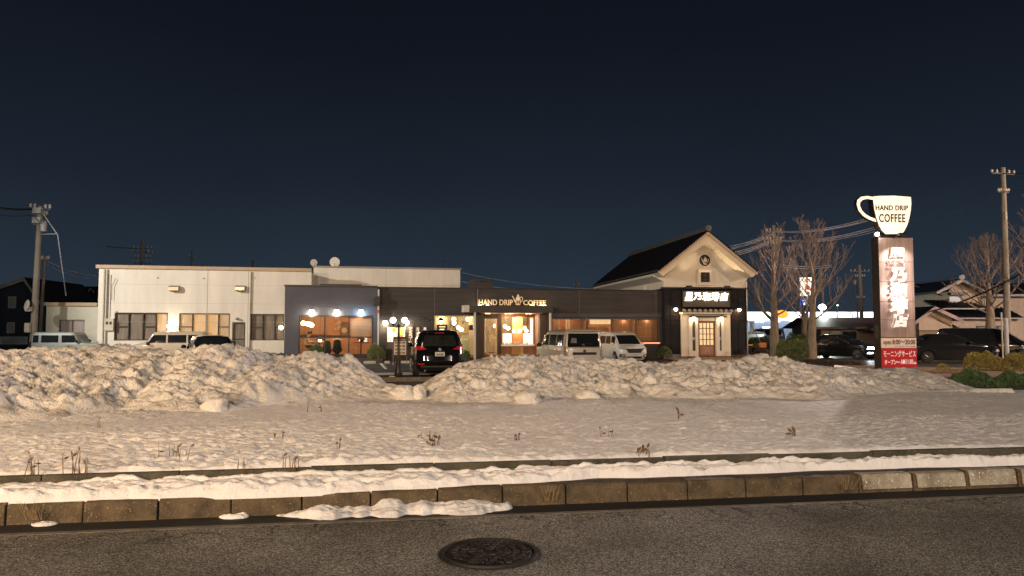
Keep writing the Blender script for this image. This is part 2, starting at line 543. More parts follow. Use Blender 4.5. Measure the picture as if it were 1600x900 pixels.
KERB = block_mat("mossy_kerb_stone", (0.125, 0.088, 0.045), (0.035, 0.026, 0.014))
KPAINT = block_mat("pale_painted_kerb", (0.42, 0.38, 0.29), (0.16, 0.13, 0.09))
r_rng = random.Random(3)
kb, kp = MB(), MB()
r = -14.0
while r < 18:
    L = 0.60
    x0 = r + 0.006; x1 = r + L - 0.006
    dq = r_rng.uniform(-0.008, 0.008); dz = r_rng.uniform(-0.008, 0.006)
    pal = 4.45 < r < 6.6
    prof = [(6.845 + dq, -0.3), (7.0, -0.3), (7.0, 0.135 + dz), (6.885 + dq, 0.135 + dz), (6.865 + dq, 0.12 + dz)]
    kb.prism_x([(a, b) for a, b in prof], x0, x1)
    if pal:   # paint film on face and top, worn at the edges
        zz = 0.122 + dz
        kp.prism_x([(6.835 + dq, 0.0), (6.844 + dq, 0.0), (6.862 + dq, zz), (6.88 + dq, 0.137 + dz), (6.99, 0.137 + dz), (6.99, 0.141 + dz), (6.876 + dq, 0.141 + dz), (6.856 + dq, zz + 0.003)], x0 + 0.03, x1 - 0.02)
    r += L
ko = kb.build("kerb", KERB, bevel=0.008); ko.rotation_euler.z = RY; tag(ko, kind='structure')
kpo = kp.build("kerb_paint", KPAINT); kpo.rotation_euler.z = RY; tag(kpo, kind='structure')
sw = bx(-60, 60, 7.001, 7.478, -0.3, 0.125).build("sidewalk", M("dark_wet_concrete", (0.035, 0.028, 0.02), 0.8, var=0.4, vs=5, bump=0.6, bs=50)); sw.rotation_euler.z = RY; tag(sw, kind='structure')
bk = MB(); r = -20.0
while r < 20:
    z = 0.255 + r_rng.uniform(-0.01, 0.01)
    bk.box(r + 0.004, r + 1.2 - 0.004, 7.485 + r_rng.uniform(-.006, .006), 7.56, -0.3, z)
    r += 1.2
bk = bk.build("edging_kerb", block_mat("mossy_edging", (0.085, 0.075, 0.048), (0.03, 0.028, 0.016)), bevel=0.006); bk.rotation_euler.z = RY; tag(bk, kind='structure')
so = bx(-60, 60, 7.561, 13.6, -0.3, 0.18).build("verge_soil", SOIL); so.rotation_euler.z = RY; tag(so, kind='structure')
tag(MB().prism_z([(-60, 4.3), (-60, 19.4), (40, 21.5), (40, 18.0)], -0.35, LOTZ + 0.03).build("lot_border_soil", SOIL), kind='structure')

# ---- snow on the sidewalk strip: crisp melting front edge that retreats to the right
rr = np.arange(-12, 13, 0.02); tt = np.linspace(0, 1, 44)
RR, TT = np.meshgrid(rr, tt)
front = 6.885 + 0.03 * np.sin(rr * 1.7) + 0.05 * fbm(rr * 1.6, rr * 0 + 3.3, 4)
front = front + np.clip((rr - 0.3) / 1.0, 0, 1) * 0.12 + np.clip((rr - 1.2) / 0.8, 0, 1) * 0.17
back = 7.485 - 0.0 + 0.03 * fbm(rr * 3, rr * 0 + 8, 3)
Q = front[None, :] + (back - front)[None, :] * TT
prof = np.clip(np.sin(np.clip(TT * 6, 0, 1) * math.pi / 2), 0, 1) * np.clip(np.sin(np.clip((1 - TT) * 9, 0, 1) * math.pi / 2), 0, 1)
H = 0.055 + 0.03 * fbm(RR * 1.2, Q * 2.0, 3) + 0.05 * (1 - 1.6 * np.abs(fbm(RR * 4.5 + 3, Q * 9.5, 3))) + 0.028 * fbm(RR * 10, Q * 16, 3)
lump = np.clip(fbm(rr * 0.9 + 40, rr * 0 + 2, 3), 0, 1)[None, :] * np.exp(-((TT - 0.93) / 0.05) ** 2) * 0.08
Z = 0.115 + prof * (H * (1.15 - 0.35 * TT) + lump)
X = RR * RC - Q * RS; Y = RR * RS + Q * RC
tag(grid_mesh("sidewalk_snow", X, Y, Z, SNOW), kind='structure')

# ---- snow field behind it (sun cups, grazing light)
rr = np.arange(-12.5, 18, 0.022); qq = np.concatenate([np.arange(7.56, 10.2, 0.022), np.arange(10.2, 16.2, 0.036)])
RR, Q = np.meshgrid(rr, qq)
a = R(28); U = RR * math.cos(a) - Q * math.sin(a); V = RR * math.sin(a) + Q * math.cos(a)
rip = fbm(U * 8.5 + 2 * fbm(RR * 0.7, Q * 0.7, 2), V * 17.0, 3, 0.5)
rip = 1 - np.abs(rip) * 1.7
fade = 0.5 + 0.5 * np.clip(1 - (RR - 1.0) / 8, 0, 1)
Z = 0.250 + 0.05 * fbm(RR * 0.35, Q * 0.5, 3) + fade * (0.62 + 0.42 * fbm(RR * 0.5 + 9, Q * 0.8, 2)) * (0.034 * rip + 0.038 * fbm(RR * 7, Q * 12, 3)) + 0.012 * fbm(RR * 17, Q * 24, 2)
Z += np.clip((Q - 8) / 6, 0, 1) * 0.05
edge = np.clip((Q - 7.56 - 0.03 * fbm(RR * 2, RR * 0, 3)) / 0.10, 0, 1)
Z = 0.18 + (Z - 0.18) * np.sqrt(edge)
# the field ends in a thinning edge at the planting bed on the right
X = RR * RC - Q * RS; Y = RR * RS + Q * RC
end = np.clip((16.1 + 0.3 * fbm(X * 0.8, X * 0 + 5, 3) - Y) / 0.8, 0, 1)
Z = np.where(X > 6.5, 0.1 + (Z - 0.1) * np.sqrt(end), Z)
tag(grid_mesh("snow_field", X, Y, Z, SNOW), kind='structure')

# ---- ploughed snow banks
foot_px = [(-260, 668), (-100, 664), (0, 656), (100, 650), (180, 641), (300, 642), (360, 640), (430, 632), (500, 627), (600, 624), (660, 624), (720, 628), (800, 629), (850, 626), (900, 622), (1000, 622), (1120, 623), (1200, 622), (1300, 625), (1345, 619), (1400, 613), (1470, 608), (1500, 606), (1560, 604)]
crest_px = [(-260, 538), (-100, 540), (0, 543), (60, 541), (110, 541), (180, 540), (240, 547), (300, 549), (340, 541), (400, 543), (430, 554), (450, 554), (480, 547), (520, 553), (548, 561), (575, 580), (600, 600), (630, 607), (655, 604), (680, 590), (720, 566), (760, 558), (830, 556), (900, 559), (960, 560), (990, 556), (1020, 563), (1080, 562), (1110, 560), (1160, 562), (1210, 562), (1250, 564), (1290, 570), (1340, 577), (1380, 579), (1430, 579), (1462, 587), (1484, 597), (1500, 608), (1560, 622)]


def bank(name, label, xa, xb, seed, step=0.026):
    fx = np.array([G(px, py, 0.30) for px, py in foot_px])
    cy = np.array([np.interp(px, [p[0] for p in foot_px], fx[:, 1]) for px, _ in crest_px])
    dep = np.array([2.7 - 1.5 * np.exp(-((px - 625) / 40.0) ** 2) - (1.3 if px > 1450 else 0) for px, _ in crest_px])
    cr_ = np.array([P(px, py, y + d) for (px, py), y, d in zip(crest_px, cy, dep)])
    xs = np.arange(xa, xb, step)
    YF = np.interp(xs, fx[:, 0], fx[:, 1]) + 0.10 * fbm(xs * 1.1, xs * 0 + seed, 4)
    YC = np.interp(xs, cr_[:, 0], cr_[:, 1]); ZC = np.interp(xs, cr_[:, 0], cr_[:, 2])
    tt = np.concatenate([np.linspace(-0.06, 1.0, 96), np.linspace(1.015, 1.75, 40)])
    XX, TT = np.meshgrid(xs, tt)
    YY = YF + (YC - YF) * TT
    s = np.clip(TT, 0, 1)
    up = 0.26 + (ZC - 0.26) * (0.30 * s + 0.70 * np.sin(s * math.pi / 2) ** 1.05)
    dn = np.clip((TT - 1) / 0.75, 0, 1)
    Z = np.where(TT < 1, up, ZC + (-0.25 - ZC) * (dn * dn * (3 - 2 * dn)))
    Z = np.where(TT < 0, 0.26 + TT * 3.5, Z)
    amp = np.clip(TT * 3.5, 0, 1) * np.clip(0.08 + (ZC - 0.3) * 1.3, 0.1, 1.0)
    amp_c = amp * (1 - 0.35 * np.exp(-((TT - 1) / 0.12) ** 2))
    n1 = fbm(XX * 0.9 + seed, YY * 1.1, 4)
    rid = 1 - 2 * np.abs(fbm(XX * 2.0 + seed, YY * 2.6 + 4, 4, 0.6))
    Z = Z + amp_c * (0.15 * n1 + 0.13 * rid - 0.10 - 0.17 * np.clip(TT * 1.6, 0, 1) * np.clip((ZC - .45) * 2.5, 0, 1)) + 0.05 * amp_c * (1 - 2 * np.abs(fbm(XX * 5.5 + seed, YY * 6.5, 3, 0.6)))
    # clods
    rng = np.random.RandomState(seed); H = np.zeros_like(Z)
    dx = step
    ncl = int((xb - xa) * 210)
    patchy = np.clip(0.55 + 1.5 * fbm(XX * 0.55 + seed * 2, YY * 0.8, 3), 0.12, 1.15)
    slabs = np.zeros_like(Z)
    stre = fbm(XX * 1.6 + seed, YY * 6.0 + 3 * Z, 4, 0.6)
    for k in range(ncl):
        r_ = rng.choice([0.05, 0.07, 0.10, 0.15, 0.26, 0.42], p=[.46, .32, .15, .05, .014, .006]); an = rng.uniform(0, 3.14); ca, sa = math.cos(an), math.sin(an)
        cx = rng.uniform(xa, xb); tc = rng.uniform(0.0, 1.35)
        j = int((cx - xa) / dx); w = int(r_ / dx) + 2
        j0, j1 = max(0, j - w), min(len(xs), j + w + 1)
        if j1 - j0 < 2: continue
        jj = min(max(j, 0), len(xs) - 1)
        cyy = YF[jj] + (YC[jj] - YF[jj]) * tc
        sub = slice(j0, j1)
        ex = rng.uniform(0.75, 1.35)
        ux = (XX[:, sub] - cx) / ex; uy = YY[:, sub] - cyy
        pa = np.abs(ux * ca + uy * sa); pb = np.abs(-ux * sa + uy * ca)
        dd = 0.55 * np.maximum(pa, pb * 1.2) + 0.45 * np.hypot(pa, pb)
        h = np.clip((r_ - dd) * 2.2, 0, r_ * rng.uniform(0.45, 0.85)) * (1 + 0.5 * (ux * math.cos(an * 2) + uy * math.sin(an * 2)) / r_)
        H[:, sub] = np.maximum(H[:, sub], h * (0.55 if tc < .1 else 1))
    Z = Z + H * np.clip(amp * 1.1, 0.15, 0.85) * 0.66 * patchy + 0.085 * amp * (1 - 2 * np.abs(stre))
    Z = Z + 0.035 * amp * fbm(XX * 13, YY * 13, 3, 0.65)
    ends = np.clip((XX - xa) / 0.3, 0, 1) * np.clip((xb - XX) / 0.3, 0, 1)
    Z = np.where(ends < 1, -0.2 + (Z + 0.2) * ends, Z)
    YY = YY + 0.05 * fbm(XX * 5, Z * 9 + seed, 3) * np.clip(TT * 8, 0, 1)
    o = grid_mesh(name, XX, YY, Z, BANK)
    return tag(o, label, "snow bank")


bank("snow_bank", "high bank of dirty orange-lit ploughed snow left of the gap with the lamp post", -14.5, -1.75, 11)
bank("snow_bank", "lumpy bank of ploughed snow running from the black SUV to the tall pylon", -2.15, 11.6, 23)


def chunk(name, label, px, py, z, size, seed, group=None, sq=0.65):
    p = G(px, py, z)
    bm = bmesh.new(); bmesh.ops.create_icosphere(bm, subdivisions=3, radius=1)
    rg = Vector((seed * 3.1, seed * 1.7, 0))
    for v in bm.verts:
        n = mnoise.fractal(v.co * 1.3 + rg, 1.0, 2.0, 4)
        v.co = v.co * (1 + 0.38 * n)
        v.co.x *= size[0]; v.co.y *= size[1]; v.co.z *= size[2]
    me = bpy.data.meshes.new(name); bm.to_mesh(me); bm.free(); me.shade_smooth(); me.materials.append(BANK)
    o = bpy.data.objects.new(name, me); link(o); o.location = (p.x, p.y, p.z + size[2] * 0.35)
    return tag(o, label, "snow lump", group)


GL = "snow lumps lying in the gap between the banks"
chunk("snow_lump", "biggest round snow lump in the gap right of the street lamp base", 632, 622, 0.30, (0.26, 0.2, 0.17), 1, GL)
chunk("snow_lump", "upright snow lump against the right bank in the gap", 655, 622, 0.30, (0.13, 0.15, 0.17), 2, GL)
chunk("snow_lump", "small snow lump at the foot of the left bank beside the gap", 607, 618, 0.30, (0.16, 0.14, 0.13), 3, GL)
chunk("snow_lump", "pale snow block lying in front of the right bank below the black car", 824, 628, 0.30, (0.23, 0.18, 0.16), 4)
chunk("snow_lump", "flat snow block lying in front of the right bank below the silver van", 920, 622, 0.30, (0.22, 0.15, 0.11), 5)
chunk("snow_lump", "tilted snow block at the foot of the left bank above the edging", 336, 640, 0.30, (0.2, 0.16, 0.15), 6)

# ---- thin slabs of snow left in the gutter
def patch(label, px0, px1, py, wd, h, seed, full=False):
    """long melting remnant lying in the gutter along the kerb"""
    a_ = G(px0, py, -0.02); b_ = G(px1, py - (px1 - px0) * 0.045, -0.02)
    ra = a_.x * RC + a_.y * RS; rb = b_.x * RC + b_.y * RS
    qc = 6.84
    rr = np.linspace(ra, rb, max(30, int((rb - ra) / 0.015))); tt = np.linspace(0, 1, 26)
    RR, TT = np.meshgrid(rr, tt)
    s_ = (RR - ra) / (rb - ra)
    env = np.clip(np.sin(np.clip(s_, 0, 1) * math.pi), 0, 1) ** 0.45
    env = env * (1 + 0.75 * fbm(RR * 3.2 + seed, RR * 0, 4, .6)) * (0.75 + 0.35 * s_ if full else 1)
    wdt = wd * np.clip(env, 0.03, 1.15)
    Q = qc + 0.01 - wdt * (1 - TT)
    cr2 = np.sin(np.clip(TT * 2.2, 0, 1) * math.pi / 2)
    Z = -0.035 + h * np.clip(env, 0, 1.25) * cr2 * (0.78 + 0.5 * fbm(RR * 3 + seed, Q * 7, 4, .55)) + 0.014 * fbm(RR * 18, Q * 26, 3) * np.clip(TT * 4, 0, 1); Q = Q + 0.02 * fbm(RR * 14, Q * 0 + 2, 3) * (1 - TT)
    X = RR * RC - Q * RS; Y = RR * RS + Q * RC
    tag(grid_mesh("snow_patch", X, Y, Z, SNOW), label, "snow patch")


patch("long heap of leftover snow slumped against the kerb, the biggest in the gutter", 436, 795, 796, 0.40, 0.115, 3, True)
patch("small leftover snow sliver in the gutter left of the long heap", 347, 394, 801, 0.10, 0.05, 9)
patch("smallest leftover snow sliver in the gutter near the left picture edge", 52, 96, 815, 0.09, 0.035, 14)

# ---- manhole cover
IRON = M("worn_cast_iron", (0.035, 0.028, 0.024), 0.5, 0.7, var=0.5, vs=9, bump=0.3, bs=80)
mp = G(765, 864.5, 0.0); mr = (G(840, 864.5, 0).x - G(690, 864.5, 0).x) / 2
mh = thing("manhole_cover", "round cast iron manhole cover set in the street asphalt", "manhole cover", (mp.x, mp.y, 0), RY)
MB().lathe([(mr * 0.93, 0.002), (mr * 0.93, 0.016), (mr, 0.016), (mr * 1.02, -0.02)], 64).build("frame_ring", IRON, mh)
ld = MB().lathe([(mr * 0.905, -0.02), (mr * 0.905, 0.006), (mr * 0.86, 0.010)], 64)
for ring, nb in ((0.16, 6), (0.32, 12), (0.5, 18), (0.68, 24)):
    for k in range(nb):
        a0 = 2 * math.pi * (k + 0.12) / nb; a1 = 2 * math.pi * (k + 0.88) / nb
        ins, outs = mr * ring, mr * (ring + 0.12)
        am = (a0 + a1) / 2; dr = mr * 0.05 * (1 if k % 2 else -1)
        pl = [(ins * math.cos(a0), ins * math.sin(a0)), (outs * math.cos(a0), outs * math.sin(a0)), ((outs + dr) * math.cos(am), (outs + dr) * math.sin(am)), (outs * math.cos(a1), outs * math.sin(a1)), (ins * math.cos(a1), ins * math.sin(a1))]
        ld.prism_z(pl, 0.008, 0.017)
ld.build("lid", IRON, mh, bevel=0.002)
MB().lathe([(mr * 1.10, -0.02), (mr * 1.08, 0.0035), (mr * 1.035, 0.0035), (mr * 1.02, 0.002)], 48).build("mortar_ring", M("dark_mortar", (0.02, 0.018, 0.016), 0.9, var=0.5, bump=1, bs=60), mh)

# ---- dry weeds poking through the snow
WEED = M("dry_weed", (0.14, 0.085, 0.04), 0.9, var=0.4, vs=20)
wr = random.Random(5)


def weed(label, px, py, h, n, z=0.30, spread=0.10, leafy=False, group="dry weeds poking out of the snow field"):
    p = G(px, py, z); mb = MB()
    for _ in range(n):
        a_ = wr.uniform(0, 6.28); l = .85 * h * wr.uniform(0.5, 1.0); r0 = wr.uniform(0, spread)
        b0 = Vector((math.cos(a_) * r0, math.sin(a_) * r0 * .5, -0.08))
        tip = b0 + Vector((wr.uniform(-.35, .35) * l, wr.uniform(-.2, .2) * l, l + 0.08))
        mid = (b0 + tip) / 2 + Vector((wr.uniform(-.1, .1) * l, 0, 0.1 * l))
        mb.tube([b0, mid, tip], [0.005, 0.004, 0.002], 4)
        if leafy or wr.random() < 0.5:
            c = mid.lerp(tip, wr.random()); s_ = 0.03 if not leafy else 0.045
            d = Vector((wr.uniform(-1, 1), wr.uniform(-1, 1), wr.uniform(-.2, 1))).normalized()
            e_ = d.cross(Vector((0, 1, 0.3))).normalized()
            mb.add([c, c + (d + e_ * .4) * s_, c + d * 2 * s_, c + (d - e_ * .4) * s_], [(0, 1, 2, 3)])
    tag(mb.build("weed", WEED, loc=p), label, "weed", group)


weed("dry weed clump nearest the left picture edge, by the edging", 50, 733, 0.17, 6)
weed("thickest brown weed clump in the left of the snow field", 116, 732, 0.22, 9, spread=0.16)
weed("thin single dry stalk below the foot of the left snow bank", 155, 668, 0.16, 3)
weed("loose clump of fine dry stalks left of centre above the edging", 276, 713, 0.17, 9, spread=0.2)
weed("short bent dry leaf at the edging left of centre", 380, 727, 0.10, 3)
weed("clump of upright dry stalks just above the edging left of centre", 455, 725, 0.13, 7)
weed("pair of short dry stalks in the middle left of the snow field", 437, 684, 0.14, 3)
weed("tallest dry stalk, bent at the tip, at the foot of the left bank", 481, 643, 0.29, 2, spread=0.02)
weed("small dry stalk just right of the tallest one", 501, 643, 0.17, 3, spread=0.03)
weed("dry twig leaning left below the left bank centre", 530, 700, 0.13, 3)
weed("faint dry stalks left of the dark tuft in the centre", 668, 683, 0.12, 4)
weed("dark short tuft in the centre of the snow field", 677, 694, 0.12, 6, leafy=True)
weed("low dry tuft straight below the white lump of snow", 808, 685, 0.09, 5)
weed("small forked dry stalk below the silver van", 949, 680, 0.11, 4)
weed("dark leaves lying at the edging below the white van", 1004, 705, 0.06, 6, leafy=True, spread=0.12)
weed("lone brown seed head in the snow below the dark storehouse", 1060, 654, 0.17, 3, spread=0.02, leafy=True)
weed("curled green-brown leaf standing in the snow, rightmost of all", 1241, 680, 0.12, 5, leafy=True, spread=0.03)
GR = M("dry_kerb_grass", (0.23, 0.16, 0.08), 0.9, var=0.3)
for k, (px, py, lb) in enumerate([(76, 800, "dry grass hanging over the kerb face at the far left"), (850, 775, "wisp of dry grass on the kerb face right of the long gutter snow"), (1305, 757, "dry grass tuft at the kerb beside the pale painted stones")]):
    p = G(px, py, 0.02); mb = MB()
    for _ in range(16):
        x0 = wr.gauss(0, 0.05); l = wr.uniform(0.08, 0.16)
        b0 = Vector((x0, 0.0, -0.01)); t_ = Vector((x0 * 1.8 + wr.uniform(-.05, .05), -0.03 - wr.random() * .03, l))
        mb.tube([b0, (b0 + t_) / 2 + Vector((0, -.02, .02)), t_], [0.003, 0.0025, 0.001], 3)
    q = p.y * RC - p.x * RS; sft = 6.82 - q
    tag(mb.build("grass_tuft", GR, loc=(p.x - RS * sft, p.y + RC * sft, p.z)), lb, "grass tuft", "dry grass tufts at the kerb")
# ================================================================== BUILDINGS
# ---------- the long cafe: facade frame, origin where photo column 590 meets it
CF = Frame(*(P(590, 514, 39.0).xy), 12.5)
TOPZ = 3.77
WALLD = M("charcoal_cladding", (0.060, 0.055, 0.054), 0.75, var=0.18, vs=1.2, spec=.2, bump=0.15, bs=12, stretch=(0.3, 1, 4))
WALLG = M("slate_grey_painted_wall", (0.080, 0.080, 0.094), 0.7, spec=.3, var=0.15, vs=1.0, bump=0.15, bs=15)
TRIMD = M("black_metal_trim", (0.018, 0.016, 0.016), 0.4, 0.2, var=0.2)
WHITEF = M("pale_metal_post", (0.55, 0.52, 0.46), 0.5, var=0.1)
DWOOD = M("dark_stained_boards", (0.055, 0.032, 0.02), 0.55, var=0.45, vs=3, stretch=(6, 6, 0.4), bump=0.3, bs=20)
WWOOD = M("warm_brown_wood", (0.26, 0.12, 0.05), 0.5, var=0.35, vs=3, stretch=(5, 5, 0.5))
ROOM = M("room_orange_wall", (0.52, 0.27, 0.15), 0.8, var=0.15)
ROOMC = M("room_cream", (0.62, 0.50, 0.34), 0.8, var=0.1)
FLOORW = M("room_floor", (0.22, 0.12, 0.06), 0.4, var=0.25, stretch=(1, 6, 1))
BLIND = M("woven_brown_blind", (0.46, 0.27, 0.16), 0.8, var=0.22, vs=2.5, stretch=(0.3, 1, 16))
GL = glass("shop_glass", (0.93, 0.90, 0.86), 0.10)
GLD = glass("dark_car_glass_clear", (0.22, 0.24, 0.26), 0.2)


def wall_with_holes(mb, s0, s1, z0, z1, d0, d1, holes):
    """vertical wall slab with rectangular openings (holes: s0,s1,z0,z1, not overlapping in s)"""
    holes = sorted(holes); c = s0
    for a, b, u, v in holes:
        if a > c: mb.box(c, a, d0, d1, z0, z1)
        if u > z0: mb.box(a, b, d0, d1, z0, u)
        if v < z1: mb.box(a, b, d0, d1, v, z1)
        c = b
    if c < s1: mb.box(c, s1, d0, d1, z0, z1)
    return mb


cafe = thing("cafe_building", "long low charcoal cafe with lit windows, a canopied entrance and glowing lettering", "cafe", (CF.o.x, CF.o.y, 0), CF.yaw)
sL = CF.hit(445, 514)[0]; sM = CF.hit(590, 514)[0]; sE0 = CF.hit(741, 514)[0]; sE1 = CF.hit(862, 514)[0]; sR = CF.hit(1038, 514)[0]
w1 = CF.rect(467, 493, 583, 556)
w2 = CF.rect(678, 493, 742, 558)
ent = (CF.hit(757, 520)[0], CF.hit(843, 520)[0], LOTZ, CF.hit(800, 488)[1])
w3 = CF.rect(861, 497, 1031, 535)
SD = 0.25
wall_with_holes(MB(), sL, sM - 0.02, LOTZ, TOPZ, -0.30, 0, [w1]).build("wall", WALLG, cafe)
wall_with_holes(MB(), sM, sR, LOTZ, TOPZ, 0, SD, [w2, ent, w3]).build("wall", WALLD, cafe)
mb = MB(); mb.box(sL, sL + 0.2, 0.001, 9, LOTZ, TOPZ); mb.box(sR - 0.2, sR, SD + 0.001, 9, LOTZ, TOPZ - 0.01); mb.box(sL + 0.2, sR - 0.2, 8.8, 9, LOTZ, TOPZ - 0.01)
mb.box(sL + 0.2, sR - 0.2, SD + 0.01, 8.8, 3.2, 3.3)
mb.build("side_walls", WALLD, cafe)
bx(sL - 0.04, sM - 0.02, -0.36, 0.1, TOPZ + 0.001, TOPZ + 0.09).build("coping", TRIMD, cafe)
bx(sM, sR, -0.05, SD + 0.1, TOPZ + 0.001, TOPZ + 0.06).build("coping", TRIMD, cafe)
q = CF.rect(500, 445, 565, 449, -0.3); bx(q[0], q[1], -0.2, 0.3, TOPZ + 0.09, TOPZ + 0.16).build("roof_lip", TRIMD, cafe)
q = CF.rect(737, 438, 768, 450, 1); bx(q[0], q[1], 0.6, 2.4, TOPZ + 0.06, q[3]).build("roof_box", WALLD, cafe)
q = CF.rect(743, 437, 766, 441, 1); bx(q[0], q[1], 0.5, 2.5, q[2], q[3] + 0.02).build("roof_box_cap", TRIMD, cafe)
# sheet joints of the cladding
JG = M("joint_grey", (0.12, 0.11, 0.10), 0.6, var=0.1)
for px in (679, 905, 1025):
    s = CF.hit(px, 470)[0]; bx(s - 0.012, s + 0.012, -0.006, 0, 2.35, TOPZ).build("cladding_joint", JG, cafe)
s = CF.hit(746, 455)[0]; bx(s - 0.03, s + 0.03, -0.09, -.007, 2.9, TOPZ).build("sign_return", JG, cafe)
mb = MB()
for z in (2.7, 3.0, 3.3, 3.55):
    mb.box(sM + 0.03, sR - 0.03, -0.004, 0, z, z + 0.010)
mb.build("cladding_seams", TRIMD, cafe)
bx(sL + 0.02, sM, -0.37, -0.30, LOTZ, 0.30).build("plinth", M("dark_plinth", (0.035, 0.032, 0.03), 0.8, var=0.3, bump=0.5), cafe)
bx(sM - 0.02 + 0.001, sM + 0.06, -0.37, -0.001, LOTZ, TOPZ - 0.1).build("downpipe", WHITEF, cafe)
q = CF.rect(583, 463, 594, 478, -0.5)
MB().prism_y([(q[0], q[2]), (q[1], q[2]), (q[1], q[3]), (q[0] + 0.13, q[3]), (q[0] + 0.03, q[3] - 0.13)], -0.55, -0.371).build("vent_hood", TRIMD, cafe, bevel=0.02)
q = CF.rect(589, 484, 592, 489, -0.45); bx(q[0], q[1], -0.45, -0.371, q[2], q[3]).build("alarm_light", M("red_plastic", (0.5, 0.05, 0.02), 0.4), cafe)
# window frames and panes
def window(parent, r, y, bays, rail=None, fw=0.05, mat=TRIMD, glassmat=None, name="window", thick=0.08):
    f = MB(); s0, s1, z0, z1 = r
    f.box(s0, s1, y, y + thick, z1 - fw, z1); f.box(s0, s1, y, y + thick, z0, z0 + fw)
    es = [s0] + [s0 + (s1 - s0) * b for b in bays] + [s1]
    for i, e_ in enumerate(es):
        a_ = e_ if i == 0 else (e_ - fw if i == len(es) - 1 else e_ - fw / 2)
        f.box(a_, a_ + fw, y + 0.002, y + thick - 0.002, z0 + fw, z1 - fw)
    if rail is not None:
        for i in range(len(es) - 1):
            f.box(es[i] + fw * (1 if i == 0 else .5), es[i + 1] - fw * (1 if i == len(es) - 2 else .5), y + 0.004, y + thick - 0.004, rail - fw / 2, rail + fw / 2)
    fo = f.build(name, mat, parent)
    bx(s0 + fw, s1 - fw, y + thick * 0.45, y + thick * 0.45 + 0.008, z0 + fw, z1 - fw).build("pane", glassmat or GL, fo)
    return fo


def seam(px, d=0.0): return CF.hit(px, 520, d)[0]


window(cafe, w1, -0.24, [(seam(520) - w1[0]) / (w1[1] - w1[0]), (seam(545) - w1[0]) / (w1[1] - w1[0])] if False else [0.345, 0.67], rail=CF.hit(525, 527)[1], fw=0.07)
window(cafe, w2, 0.02, [0.42], fw=0.05, mat=M("brass_frame", (0.42, 0.36, 0.16), 0.4, 0.3))
b3 = [(seam(px) - w3[0]) / (w3[1] - w3[0]) for px in (918, 956, 994)]
window(cafe, w3, 0.02, b3, fw=0.08, mat=M("dark_grey_frame", (0.09, 0.08, 0.08), 0.5))
q = CF.rect(862, 490, 1032, 496)
bx(q[0], q[1], -0.10, -0.001, q[2], q[3]).build("window_hood", WALLG, cafe)
q = CF.rect(862, 535, 1036, 538)
bx(q[0], q[1], -0.06, -0.001, q[2], q[3]).build("window_sill", WALLG, cafe)
q = CF.rect(985, 536, 1031, 537.2, -0.07)
bx(q[0], q[1], -0.09, -0.061, q[2] + 0.01, q[3] + 0.03).build("red_light_strip", glow("red_orange_strip", (1, 0.22, 0.10), 2.5), cafe)
# interior rooms
bx(sL + 0.25, sR - 0.25, 0.26, 8.7, LOTZ, 0.18).build("floor", FLOORW, cafe)
mb = MB(); mb.box(w1[0] - 0.6, w1[1] + 0.6, 3.4, 3.5, 0.18, 3.19); mb.box(w1[0] - 0.7, w1[0] - 0.6, 0.26, 3.4, 0.18, 3.19); mb.box(w1[1] + 0.6, w1[1] + 0.7, 0.26, 3.4, 0.18, 3.19)
mb.build("room_wall", ROOM, cafe)
mb = MB(); mb.box(w2[0] - 0.5, sE1, 4.6, 4.7, 0.18, 3.19); mb.box(w2[0] - 0.6, w2[0] - 0.5, 0.26, 4.6, 0.18, 3.19); mb.box(w2[1] + 0.02, w2[1] + 0.10, 0.26, 2.2, 0.18, 3.19)
mb.build("room_wall", ROOMC, cafe)
mb = MB(); mb.box(sE1 + 0.001, sR - 0.3, 3.2, 3.3, 0.18, 3.19); mb.box(sE1, sE1 + 0.1, 0.26, 3.199, 0.18, 3.19)
mb.build("room_wall", ROOM, cafe)
# blinds: left window upper halves, right window bays
es = [w1[0]] + [w1[0] + (w1[1] - w1[0]) * b for b in (0.345, 0.67)] + [w1[1]]
zr = CF.hit(525, 527)[1]


def room_light(s, d, z, power, col=(1, 0.70, 0.44), r=0.12):
    p = CF.w(s, d, z); return lamp("ceiling_light", p, power, col, r)


for i, (zlo) in ((2, zr + 0.02),):
    bx(es[i] + 0.09, es[i + 1] - 0.09, 0.12 + 0.02, 0.16, zlo, w1[3] - 0.08).build("blind", BLIND, cafe)
es3 = [w3[0]] + [w3[0] + (w3[1] - w3[0]) * b for b in b3] + [w3[1]]
zt3 = w3[3] - 0.10
for i, (a0, a1, zt, zb) in enumerate(((0.62, 0.98, zt3, 0.5), (0.04, 0.97, zt3 - 0.40, 0.4), (0.03, 0.97, zt3, 0.4), (0.03, 0.98, zt3, 0.4))):
    L_ = es3[i + 1] - es3[i]
    bx(es3[i] + L_ * a0, es3[i] + L_ * a1, 0.30, 0.32, w3[2] + 0.08, zt).build("blind", BLIND, cafe)
bx(w1[0] - .3, es[1] + .1, 3.30, 3.36, 1.3, 3.0).build("wall_panelling", M("reddish_panelling", (.47, .25, .14), .6, var=.2, vs=2, stretch=(4, 1, .4)), cafe)
q = CF.rect(531, 503, 545, 524, 3.3)
pc = bx(q[0], q[1], 3.33, 3.38, q[2], q[3]).build("wall_picture", M("brown_picture", (0.20, 0.13, 0.08), 0.5, var=0.8, vs=3), cafe)
MB().lathe([(.16, -.02), (.16, .0)], 18, ((q[0] + q[1]) / 2, 3.32, (q[2] + q[3]) / 2 - .1), axis='y').build("clock_face", M("pale_disc", (.6, .45, .3), .5), pc)
mb = MB(); rg = random.Random(2)
